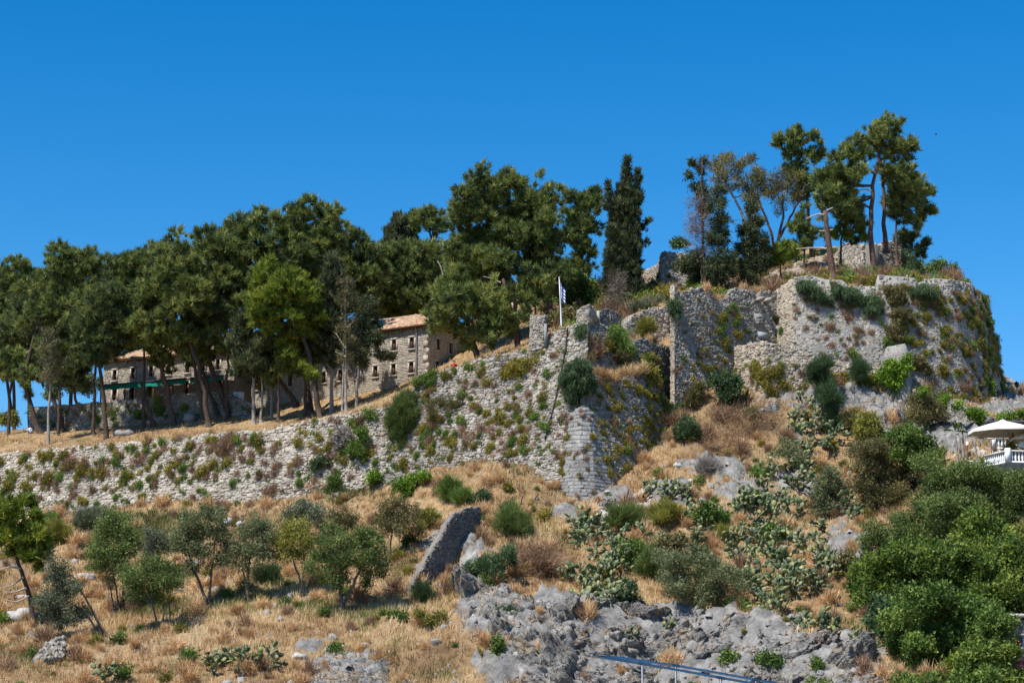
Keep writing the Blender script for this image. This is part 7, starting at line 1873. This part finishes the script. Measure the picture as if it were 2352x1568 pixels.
for nm_, lb_, kk_, n_ in (('castle_brush', 'dead brown brush on the ground inside the castle', 'dry', 160), ('castle_weeds', 'green weeds on the ground inside the castle', 'weed', 130), ('castle_capers', 'yellow green weeds on the ground inside the castle', 'caper', 70)):
    rng_ = np.random.default_rng(n_); c_ = UPD['V'][UPD['q']].mean(1); ww = uw(UPD['q']).astype(float); pk = rng_.choice(len(c_), n_, p=ww / ww.sum())
    vs_, ts_ = [], []
    for i_ in pk:
        me = TUFT[kk_][rng_.integers(0, len(TUFT[kk_]))]
        a_ = np.zeros(len(me.vertices) * 3); me.vertices.foreach_get('co', a_); t_ = np.zeros(len(me.vertices)); me.attributes['tint'].data.foreach_get('value', t_)
        vs_.append(a_.reshape(-1, 3) * rng_.uniform(.6, 1.6) + c_[i_] + [0, 0, .2]); ts_.append(t_)
    vs_ = np.concatenate(vs_)
    obj(nm_, build_mesh(nm_, vs_, np.arange(len(vs_)).reshape(-1, 3), tint=np.concatenate(ts_)), TUFT[kk_][0].materials[0], None, lb_, 'undergrowth', kind='stuff')
HILL = HILL0
# yucca below the outwork wall
b = hit(1717, 935)
t = thing('yucca', 'spiky yucca at the foot of the outwork wall', 'plant', b)
for k in range(26):
    a = k * 2.4; el = .25 + 1.1 * (k % 9) / 9
    d = np.array([math.cos(a) * math.cos(el), math.sin(a) * math.cos(el), math.sin(el)]); sd_ = np.cross(d, [0, 0, 1]); sd_ /= np.linalg.norm(sd_)
    h0 = b + [0, 0, .5 + .02 * k]
    L = .75
    obj('leaf', MB().add([h0 - sd_ * .05, h0 + sd_ * .05, h0 + d * L * .6 + sd_ * .05, h0 + d * L, h0 + d * L * .6 - sd_ * .05], [[0, 1, 2, 3, 4]]).mesh('leaf', b), MT['caper'], t)
obj('stem', MB().tube([b - [0, 0, .2], b + [0, 0, .9]], [.14, .1], 7).mesh('stem', b), MT['bark'], t)

# ------------------------------------------------------------------ cafe terrace on the right
MT['white_paint'] = plain_mat('white_paint', (.78, .78, .77), .6, .3, .06)
MT['rail_stone'] = plain_mat('rail_stone', (.55, .50, .46), .8, .2, .12)
MT['canvas'] = plain_mat('parasol_canvas', (.74, .70, .62), .85, .1, .06)
MT['concrete'] = plain_mat('concrete', (.42, .40, .37), .9, .1, .2, 1.5)
MT['dark_metal'] = plain_mat('dark_metal', (.03, .03, .035), .6, .3, .2)
zr1 = P(2314, 1033, 160)[2]; fl1 = zr1 - .95
zr2 = P(2300, 1004, 168)[2]; fl2 = zr2 - .95
xa = P(2258, 1046, 163)[0]
mb = MB()
mb.add([[xa, 163.4, fl1], [P(2314, 1033, 160)[0], 159.9, fl1], [60, 162.2, fl1], [60, 176, fl1], [xa - 1, 176, fl1], [xa, 163.4, 14], [P(2314, 1033, 160)[0], 159.9, 14], [60, 162.2, 14], [60, 176, 14], [xa - 1, 176, 14]],
       [[0, 1, 6, 5], [1, 2, 7, 6], [2, 3, 8, 7], [3, 4, 9, 8], [4, 0, 5, 9]])
mb.f.setdefault(5, []).append(np.array([[0, 1, 2, 3, 4]]))
obj('terrace', mb.mesh('terrace'), MT['concrete'], kind='structure')
mb = MB().box((60 / 2 + P(2282, 1004, 168)[0] / 2, 171.9, (fl2 + fl1) / 2 - .5), (60 - P(2282, 1004, 168)[0], 8, fl2 - fl1 + 1.0))
obj('upper_terrace', mb.mesh('upper_terrace'), MT['concrete'], kind='structure')
BAL = [None]
def balustrade(label, a, b, z_top, z_fl, post_ends=(True, True)):
    a = np.array(a, float); b = np.array(b, float)
    L = np.linalg.norm(b - a); d = (b - a) / L
    rt = np.array([*((a + b) / 2), z_fl])
    t = thing('balustrade', label, 'balustrade', rt, 'white balustrades of the cafe terrace')
    R3 = np.array([[d[0], -d[1], 0], [d[1], d[0], 0], [0, 0, 1]])
    obj('handrail', MB().box((*((a + b) / 2), z_top - .06), (L, .26, .12), R3).mesh('handrail', rt), MT['rail_stone'], t)
    obj('plinth', MB().box((*((a + b) / 2), z_fl + .06), (L, .24, .12), R3).mesh('plinth', rt), MT['white_paint'], t)
    h = z_top - z_fl - .24
    if BAL[0] is None:
        BAL[0] = MB().lathe((0, 0, 0), [(.07, 0), (.07, .05), (.045, .09), (.095, .25), (.085, .36), (.045, .58), (.06, .62), (.04, .66), (.07, .72), (.07, h)], 10).mesh('baluster', smooth=True)
        BAL[0].materials.append(MT['white_paint'])
    n = int(L / .27)
    for k in range(n):
        o = obj('baluster', BAL[0], None, t)
        p = a + d * L * (k + .5) / n
        o.location = (p[0] - rt[0], p[1] - rt[1], .12)
    for e, on in ((a, post_ends[0]), (b, post_ends[1])):
        if on: obj('post', MB().box((*e, (z_top + z_fl) / 2 + .07), (.36, .36, z_top - z_fl + .14)).mesh('post', rt), MT['white_paint'], t)
pA = P(2261, 1046, 163.2)[:2]; pB = P(2314, 1033, 160)[:2]; pC = np.array([46.0, 162.0])
balustrade('lower white balustrade left of its corner post', pA, pB, zr1, fl1, (False, True))
balustrade('lower white balustrade right of its corner post', pB + [.2, .02], pC, zr1 - .002, fl1, (False, False))
balustrade('upper white balustrade behind the parasol pole', P(2281, 1004, 168)[:2], [50.0, 168.2], zr2, fl2, (True, False))
def parasol(label, u, Y, v_top, w, z_floor, pole=True):
    tp = P(u, v_top, Y)
    rt = np.array([tp[0], tp[1], z_floor])
    t = thing('parasol', label, 'parasol', rt, 'cream parasols of the cafe')
    n = 8
    ang = np.arange(n) * 2 * math.pi / n + math.pi / 8
    rim = np.stack([np.cos(ang) * w / 2, np.sin(ang) * w / 2, np.full(n, -.75)], 1) + tp
    mid = np.stack([np.cos(ang) * w / 4, np.sin(ang) * w / 4, np.full(n, -.32)], 1) + tp
    tpv = np.stack([np.cos(ang) * .12, np.sin(ang) * .12, np.zeros(n)], 1) + tp
    V = np.concatenate([tpv, mid, rim, rim - [0, 0, .22]])
    q = [[r * n + k, r * n + (k + 1) % n, (r + 1) * n + (k + 1) % n, (r + 1) * n + k] for r in range(3) for k in range(n)]
    obj('canopy', MB().add(V, q).mesh('canopy', rt), MT['canvas'], t)
    obj('cap', MB().lathe(tp - [0, 0, .12], [(.35, 0), (.3, .1), (.05, .22)], 8).mesh('cap', rt), MT['canvas'], t)
    obj('pole', MB().tube([[tp[0], tp[1], z_floor], tp - [0, 0, .05]], .05, 8).mesh('pole', rt), MT['rail_stone'], t)
    for k in range(n):
        obj('rib', MB().tube([tp - [0, 0, .15], rim[k] - [0, 0, .05]], .022, 5).mesh('rib', rt), MT['rail_stone'], t)
    obj('base', MB().box((tp[0], tp[1], z_floor + .06), (.9, .9, .12)).mesh('base', rt), MT['concrete'], t)
parasol('large cream parasol on a pole above the lower terrace', 2303, 163.8, 966, 5.3, fl1)
parasol('second cream parasol cut by the right edge of the picture', 2392, 164.6, 984, 5.0, fl1)
# pergola
pz = P(2290, 963, 172)[2]
px0 = P(2266, 963, 172)[0]
rt = np.array([px0 + 4, 172, fl2])
t = thing('pergola', 'dark pergola roof overgrown with vines behind the parasols', 'pergola', rt)
for k in range(9):
    obj('beam', MB().box((px0 + .3 + k * 1.0, 173.2, pz - .12), (.14, 4.6, .2)).mesh('beam', rt), MT['dark_metal'], t)
for y_ in (171.0, 175.4):
    obj('girder', MB().box((px0 + 4.4, y_, pz - .34), (9.2, .18, .22)).mesh('girder', rt), MT['dark_metal'], t)
    for x_ in (px0 + .4, px0 + 8.2):
        obj('post', MB().box((x_, y_, (pz - .45 + fl2) / 2), (.14, .14, pz - .45 - fl2)).mesh('post', rt), MT['dark_metal'], t)
plant('climbing_vine', 'green vine lying over the pergola roof', 'vine', (2310, 966), [(2300, 957, 7), (2320, 956, 7), (2345, 955, 8), (2365, 956, 8), (2335, 958, 6)], 'ivy', 'ivy', [], Y=172.6, crown='foliage', depth=.6)
def planter(label, u, v, w, Y, mat, plant_mat, h=.45):
    p = P(u, v, Y)
    rt = np.array([p[0], p[1], fl1])
    t = thing('planter', label, 'planter', rt)
    bx = MB()
    for sx in (-1, 1):
        bx.box((p[0] + sx * (w / 2 - .03), p[1], fl1 + h / 2), (.06, .5, h))
        bx.box((p[0], p[1] + sx * .25, fl1 + h / 2), (w - .12, .06, h))
    obj('box', bx.mesh('box', rt), MT[mat], t)
    obj('soil', MB().box((p[0], p[1], fl1 + h * .4), (w - .14, .42, h * .8)).mesh('soil', rt), MT['bark'], t)
    v_, tn = foliage([(np.array([p[0] + dx, p[1], fl1 + h + .12]), .26) for dx in np.linspace(-w / 2 + .2, w / 2 - .2, 4)], 'shrub', int(u))
    obj('foliage', build_mesh('foliage', v_ - rt, np.arange(len(v_)).reshape(-1, 3), tint=tn), MT[plant_mat], t)
planter('white planter box with green plants behind the lower balustrade', 2272, 1039, 1.3, 164.6, 'white_paint', 'ivy')
planter('low grey planter box at the left end of the terrace', 2228, 1043, 1.3, 166.5, 'rail_stone', 'shrub_green')
plant('round_bush', 'clipped round yellow green bush on the terrace', 'bush', (2323, 1035), [(2323, 1028, 8), (2316, 1030, 6), (2330, 1030, 6)], 'olive_yellow', 'shrub', [], Y=165.4, crown='foliage', depth=.7)
def lamp(label, u, v, Y, zf, shade_mat, prof, name='floor_lamp'):
    p = P(u, v, Y)
    rt = np.array([p[0], p[1], zf])
    t = thing(name, label, 'lamp', rt)
    obj('pole', MB().tube([[p[0], p[1], zf], p], .03, 6).mesh('pole', rt), MT['dark_metal'], t)
    obj('shade', MB().lathe(p, prof, 10).mesh('shade', rt, True), shade_mat, t)
lamp('standing lamp with grey cone shade at the end of the upper balustrade', 2277, 1008, 166.8, fl1, MT['rail_stone'], [(.30, 0), (.18, .5), (.12, .52)])
lamp('gourd shaped orange brown lamp before the upper balustrade', 2326, 1013, 165.2, fl1, plain_mat('gourd', (.42, .20, .10), .6, .3, .2), [(.1, 0), (.28, .12), (.3, .25), (.14, .42), (.07, .6), (.04, .68)])
lamp('standing lamp with white shade at the right edge of the terrace', 2347, 1028, 163.8, fl1, MT['white_paint'], [(.28, 0), (.18, .45), (.1, .48)])
lamp('thin garden lamp left of the terrace', 2222, 1022, 165.5, LOW(np.array([P(2222, 1022, 165.5)[0]]), np.array([165.5]))[0], MT['white_paint'], [(.1, 0), (.1, .25), (.02, .3)])
# white bench
p = P(2250, 1036, 166); rt = np.array([p[0], p[1], fl1])
t = thing('bench', 'white slatted bench between the planters', 'bench', rt)
for k in range(3):
    obj('seat_slat', MB().box((p[0], p[1] - .1 - k * .14, fl1 + .45), (1.6, .11, .04)).mesh('seat_slat', rt), MT['white_paint'], t)
    obj('back_slat', MB().box((p[0], p[1] + .12, fl1 + .6 + k * .14), (1.6, .04, .1)).mesh('back_slat', rt), MT['white_paint'], t)
for sx in (-.72, .72):
    obj('leg', MB().box((p[0] + sx, p[1] + .12, fl1 + .47), (.07, .06, .94)).mesh('leg', rt), MT['white_paint'], t)
    obj('leg', MB().box((p[0] + sx, p[1] - .36, fl1 + .22), (.07, .06, .44)).mesh('leg', rt), MT['white_paint'], t)
# banana and yucca plants
def palmish(label, u0, v0, u1, v1, Y, n, L, wide, mat, name):
    b = P(u0, v0, Y); g = LOW(np.array([b[0]]), np.array([Y]))[0]; b[2] = min(b[2], max(g, fl1 - .2)) if u0 > 2225 else min(b[2], g + .2)
    tp = P(u1, v1, Y)
    t = thing(name, label, 'plant', b)
    obj('stem', MB().tube(curve([b - [0, 0, .3], (b + tp) / 2 + [.05, 0, 0], tp], 6), np.linspace(.11, .06, 6), 7).mesh('stem', b, True), MT['bark_pale'], t)
    for k in range(n):
        a = k * 2.4 + u0; el = .1 + 1.2 * ((k * 37) % n) / n
        d = np.array([math.cos(a) * math.cos(el), math.sin(a) * math.cos(el), math.sin(el)]); s_ = np.cross(d, [0, 0, 1]); s_ /= np.linalg.norm(s_)
        m1 = tp + d * L * .55; e1 = tp + d * L - [0, 0, .25 * L * math.cos(el)]
        obj('leaf', MB().add([tp, m1 - s_ * wide / 2, m1 + s_ * wide / 2, e1], [[0, 1, 3, 2]]).mesh('leaf', b), MT[mat], t)
palmish('banana plant with one upright leaf on the pale rock', 2199, 1024, 2193, 990, 168, 4, 1.2, .4, 'ivy', 'banana_plant')
palmish('small yucca between the banana plants', 2205, 1018, 2203, 992, 169, 16, .6, .07, 'shrub_green', 'yucca')
palmish('taller yucca with a thin stem beside the banana plant', 2211, 1022, 2210, 985, 168, 18, .65, .07, 'shrub_green', 'yucca')
palmish('thin banana plant nearest the bench', 2243, 1034, 2237, 1005, 167, 3, .9, .25, 'olive_yellow', 'banana_plant')

# ------------------------------------------------------------------ white stone house in the lower right corner
hx0 = P(2300, 1500, 141)[0]
fc = masonry('stone_house', 'pale crazy paved stone house wall in the lower right corner', None, (.62, .48), 'white_rock', 'mortar_grey', 3.0, .05, 200, gap=.05, jit=1.6, cat='house', ragged=0,
             pts=([P(2296, 1418, 141.5), P(2352, 1420, 141), P(2450, 1420, 141)], [P(2296, 1640, 141.5), P(2352, 1640, 141), P(2450, 1640, 141)]), holes=[(2338, 1470, 46, 26)])
FACES['HS'] = fc
root = fc.root; loc = np.array(root.location)
def flatbox(u, v, w, h, d, out, mat, nm):
    p = P(u, v, 141 - out)
    o = obj(nm, MB().box(p, (M(w, 141), d, M(h, 141))).mesh(nm, loc), mat, root)
flatbox(2345, 1488, 70, 5, .5, .2, MT['white_paint'], 'ledge')
flatbox(2352, 1515, 110, 4, .4, .15, MT['white_paint'], 'cornice')
flatbox(2352, 1413, 110, 8, .6, .1, MT['concrete'], 'eave')
red = plain_mat('red_cloth', (.55, .02, .05), .8, .1, .2)
flatbox(2332, 1475, 7, 15, .06, .08, red, 'red_curtain')
flatbox(2342, 1476, 6, 13, .06, .08, red, 'red_curtain')
flatbox(2351, 1472, 6, 18, .06, .08, plain_mat('pale_blue_cloth', (.45, .52, .6), .8, .1, .2), 'pale_curtain')
plant('bougainvillea', 'pink flowering climber at the right edge below the house ledge', 'bush', (2338, 1560), [(2332, 1535, 9), (2342, 1548, 9), (2348, 1530, 7)], leaf_mat('pink_flowers', (.10, .05, .05), (.45, .12, .18), (.70, .28, .34)), 'leafy', [], Y=140.2, crown='foliage')

# ------------------------------------------------------------------ handrail in the foreground
MT['blue_pipe'] = plain_mat('blue_steel', (.10, .22, .34), .22, .6, .1, metal=.85)
MT['steel'] = plain_mat('stainless_steel', (.45, .46, .48), .3, .6, .1, metal=.9)
yf, yb = 31.0, 32.6
fr_ = [P(u, v, yf) for u, v in ((1379, 1508), (1474, 1523), (1554, 1537), (1656, 1555.5), (1720, 1567), (1850, 1590))]
bk_ = [P(u, v, yb) for u, v in ((1381, 1506.5), (1431, 1510.5), (1552, 1527.5), (1642, 1543), (1736, 1560.5), (1850, 1580))]
foot_z = fr_[-1][2] - 1.6
rt = np.array([fr_[1][0], 31.6, fr_[1][2] - 1.05])
t = thing('handrail', 'blue tinted double pipe handrail sloping down in the foreground', 'handrail', rt)
def offs(p): return p + np.array([0, 0, 0])
obj('front_pipe', MB().tube(fr_, .018, 10).mesh('front_pipe', rt, True), MT['blue_pipe'], t)
obj('rear_pipe', MB().tube(bk_, .018, 10).mesh('rear_pipe', rt, True), MT['blue_pipe'], t)
e0, e1 = fr_[0], bk_[0]
arc = [e0 + (e1 - e0) * (k / 6) + np.array([-.12 * math.sin(math.pi * k / 6), 0, 0]) for k in range(7)]
obj('end_bend', MB().tube(arc, .018, 10).mesh('end_bend', rt, True), MT['blue_pipe'], t)
def on_line(pts, u):
    us = [proj(p)[0] for p in pts]
    return np.array([np.interp(u, us, [p[k] for p in pts]) for k in range(3)])
for pts, u in ((fr_, 1475), (bk_, 1552), (fr_, 1655), (bk_, 1736)):
    p = on_line(pts, u)
    obj('post', MB().tube([p - [0, 0, 1.12], p - [0, 0, .02]], .017, 9).mesh('post', rt, True), MT['steel'], t)
    obj('clamp', MB().tube([p + [-.06, 0, .01], p + [.06, 0, -.012]], .022, 10).mesh('clamp', rt, True), MT['blue_pipe'], t)
# sloping concrete ramp that carries it
A0, A1 = P(1360, 1505, yf), P(1850, 1590, yf)
rz0, rz1 = A0[2] - 1.08, A1[2] - 1.08
mb = MB().add([[A0[0] - .6, 30.6, rz0 + .06], [A1[0], 30.6, rz1], [A1[0], 33.0, rz1], [A0[0] - .6, 33.0, rz0 + .06], [A0[0] - .6, 30.6, -1], [A1[0], 30.6, -1], [A1[0], 33.0, -1], [A0[0] - .6, 33.0, -1]],
              [[0, 1, 2, 3], [0, 1, 5, 4], [1, 2, 6, 5], [2, 3, 7, 6], [3, 0, 4, 7]])
obj('ramp', mb.mesh('ramp'), MT['concrete'], kind='structure')

# ------------------------------------------------------------------ people
MT['skin'] = plain_mat('skin', (.42, .25, .17), .6, .3, .05)
def skin_body(root, joints, edges, radii):
    me = bpy.data.meshes.new('body')
    me.from_pydata([tuple(j) for j in joints], edges, [])
    me.update()
    o = obj('body', me, MT['skin'], root)
    sk = o.modifiers.new('skin', 'SKIN')
    for i, r in enumerate(radii):
        me.skin_vertices[0].data[i].radius = (r, r)
        me.skin_vertices[0].data[i].use_root = (i == 0)
    sub = o.modifiers.new('sub', 'SUBSURF'); sub.levels = 1; sub.render_levels = 1
    return o
def sitting(label, u, v, Y, shirt, skirt, hair):
    b = P(u, v, Y)
    t = thing('person', label, 'person', b)
    J = np.array([[0, 0, .12], [0, .02, .32], [0, .03, .52], [0, .02, .62], [0, 0, .74], [0, -.01, .84],
                  [-.17, .02, .55], [-.22, -.05, .34], [-.12, -.22, .28], [.17, .02, .55], [.22, -.05, .34], [.12, -.22, .28],
                  [-.12, -.05, .12], [-.26, -.38, .36], [-.14, -.5, .04], [.12, -.05, .12], [.27, -.36, .34], [.16, -.5, .04], [-.14, -.62, .03], [.16, -.62, .03], [-.1, -.30, .27], [.1, -.30, .27]])
    E = [(0, 1), (1, 2), (2, 3), (3, 4), (4, 5), (2, 6), (6, 7), (7, 8), (2, 9), (9, 10), (10, 11), (0, 12), (12, 13), (13, 14), (0, 15), (15, 16), (16, 17), (14, 18), (17, 19), (8, 20), (11, 21)]
    Rr = [.13, .12, .13, .05, .095, .085, .055, .045, .035, .055, .045, .035, .09, .065, .04, .09, .065, .04, .035, .035, .03, .03]
    skin_body(t, J, E, Rr)
    obj('shirt', MB().lathe((0, .02, .2), [(.17, 0), (.165, .12), (.18, .26), (.2, .34), (.12, .41), (.06, .43)], 12).tube([[-.15, .02, .56], [-.23, -.05, .40]], [.075, .07], 8).tube([[.15, .02, .56], [.23, -.05, .40]], [.075, .07], 8).mesh('shirt', smooth=True), shirt, t)
    obj('skirt', MB().tube([[0, .05, .13], [-.14, -.16, .22], [-.26, -.36, .37]], [.16, .12, .09], 9).tube([[0, .05, .13], [.14, -.16, .22], [.27, -.35, .35]], [.16, .12, .09], 9).mesh('skirt', smooth=True), skirt, t)
    obj('hair', MB().lathe((0, .03, .68), [(.06, -.1), (.105, 0), (.115, .1), (.10, .19), (.04, .235)], 10).mesh('hair', smooth=True), hair, t)
    return t
wsh = plain_mat('white_shirt', (.7, .7, .72), .9, .1, .05); den = plain_mat('pale_denim', (.30, .40, .55), .9, .1, .1); hairm = plain_mat('brown_hair', (.06, .04, .03), .8, .2, .1)
bp = hit(69, 996, up_h, 196, 245)
pt = sitting('person in white top and pale blue skirt sitting under the pines', 69, 996, bp[1], wsh, den, hairm)
pt.location = tuple(bp)
def standing(label, b, shirt, trousers, hair):
    t = thing('person', label, 'person', b)
    J = np.array([[0, 0, .92], [0, 0, 1.15], [0, 0, 1.4], [0, 0, 1.5], [0, -.02, 1.62], [0, -.02, 1.72], [-.18, 0, 1.4], [-.24, .02, 1.14], [-.22, -.1, .9], [.18, 0, 1.4], [.24, .02, 1.14], [.22, -.1, .9], [-.1, 0, .88], [-.11, -.02, .48], [-.11, .02, .06], [.1, 0, .88], [.11, -.02, .48], [.11, .02, .06], [-.11, -.14, .03], [.11, -.14, .03]])
    E = [(0, 1), (1, 2), (2, 3), (3, 4), (4, 5), (2, 6), (6, 7), (7, 8), (2, 9), (9, 10), (10, 11), (0, 12), (12, 13), (13, 14), (0, 15), (15, 16), (16, 17), (14, 18), (17, 19)]
    skin_body(t, J, E, [.13, .12, .14, .055, .1, .085, .06, .048, .04, .06, .048, .04, .09, .065, .045, .09, .065, .045, .04, .04])
    obj('shirt', MB().lathe((0, 0, .9), [(.18, 0), (.17, .2), (.2, .45), (.17, .55), (.07, .6)], 12).tube([[-.17, 0, 1.42], [-.24, .02, 1.2]], [.08, .07], 8).tube([[.17, 0, 1.42], [.24, .02, 1.2]], [.08, .07], 8).mesh('shirt', smooth=True), shirt, t)
    obj('trousers', MB().tube([[-.08, 0, .95], [-.11, -.02, .5], [-.11, .02, .1]], [.13, .09, .07], 9).tube([[.08, 0, .95], [.11, -.02, .5], [.11, .02, .1]], [.13, .09, .07], 9).mesh('trousers', smooth=True), trousers, t)
    obj('hair', MB().lathe((0, .02, 1.6), [(.09, -.02), (.115, .06), (.1, .16), (.04, .2)], 10).mesh('hair', smooth=True), hair, t)
hb = P(1043, 829, 196)
standing('person in red top whose head shows above the bastion wall by the house', hb - [0, 0, 1.72], plain_mat('red_shirt', (.45, .03, .04), .9, .1, .1), plain_mat('dark_trousers', (.03, .035, .06), .9, .1, .1), hairm)

# ------------------------------------------------------------------ small things
# rope fence under the pines
posts = [(92, 986), (150, 983), (215, 982), (258, 981), (300, 980), (390, 968), (430, 968), (480, 962)]
pb = [hit(u, v, up_h, 196, 245) for u, v in posts]
t = thing('rope_fence', 'low rope fence on thin posts along the pine path', 'fence', pb[3])
for p in pb:
    obj('post', MB().tube([p - [0, 0, .2], p + [0, 0, .95]], .035, 6).mesh('post', pb[3]), MT['dead_wood'], t)
for a, c in zip(pb[:-1], pb[1:]):
    rp = [a + (c - a) * f + np.array([0, 0, .9 - .35 * math.sin(math.pi * f)]) for f in np.linspace(0, 1, 9)]
    obj('rope', MB().tube(rp, .025, 5).mesh('rope', pb[3]), MT['dead_wood'], t)
MT['rust'] = plain_mat('rusty_iron', (.10, .05, .035), .9, .1, .3)
for lb, (u, v), (u2, v2) in (('leaning rusty fence post left of three above the broom bush', (1166, 1162), (1178, 1140)), ('middle rusty fence post above the broom bush', (1195, 1160), (1201, 1138)), ('right rusty fence post with bent top above the broom bush', (1222, 1156), (1237, 1134)), ('fallen rusty post lying beside the broom bush', (1146, 1182), (1168, 1166))):
    b = hit(u, v); e = P(u2, v2, b[1] - .1)
    o = obj('fence_post', MB().tube([b - [0, 0, .2], (b + e) / 2, e], .055, 6).mesh('fence_post', b), MT['rust'], None, lb, 'post'); o.location = tuple(b)
# white panel between the houses
p = P(548, 911, 217.6)
t = thing('white_board', 'white board leaning between the two stone houses', 'board', p - [0, 0, .6])
obj('panel', MB().box(p, (1.1, .06, 1.0)).mesh('panel', p - [0, 0, .6]), MT['white_paint'], t)
obj('leg', MB().box(p + [-.4, .05, -.8], (.06, .06, .8)).mesh('leg', p - [0, 0, .6]), MT['wood'], t)
obj('leg', MB().box(p + [.4, .05, -.8], (.06, .06, .8)).mesh('leg', p - [0, 0, .6]), MT['wood'], t)
# lanterns on the right slope
for lb, u, v in (('small dark lantern post at the foot of the upper bastion', 2256, 938), ('dark lantern post on the pale slope at the right edge', 2337, 925)):
    b = hit(u, v, y1=240)
    t = thing('lantern_post', lb, 'lamp post', b, 'lantern posts on the road')
    obj('pole', MB().tube([b - [0, 0, .3], b + [0, 0, 1.6]], .05, 6).mesh('pole', b), MT['dark_metal'], t)
    obj('lantern', MB().lathe(b + [0, 0, 1.55], [(.12, 0), (.2, .08), (.22, .4), (.28, .42), (.05, .6)], 6).mesh('lantern', b), MT['dark_metal'], t)
# birds
for lb, u, v, Y, s in (('small dark bird high in the sky above the keep', 2150, 309, 190, .26), ('tiny dark bird low in the sky right of the keep', 2222, 618, 230, .14)):
    p = P(u, v, Y)
    t = thing('bird', lb, 'bird', p, 'birds in the sky')
    obj('body', MB().tube([p + [-.5 * s, 0, 0], p + [0, 0, -.05 * s], p + [.5 * s, 0, .05 * s]], [.02 * s + .01, .16 * s, .04 * s], 7).mesh('body', p, True), MT['dark_metal'], t)
    for sy in (-1, 1):
        obj('wing', MB().add([p + [.15 * s, 0, .02], p + [-.2 * s, 0, .02], p + [-.25 * s, sy * .8 * s, .35 * s], p + [.05 * s, sy * .6 * s, .3 * s]], [[0, 1, 2, 3]]).mesh('wing', p), MT['dark_metal'], t)
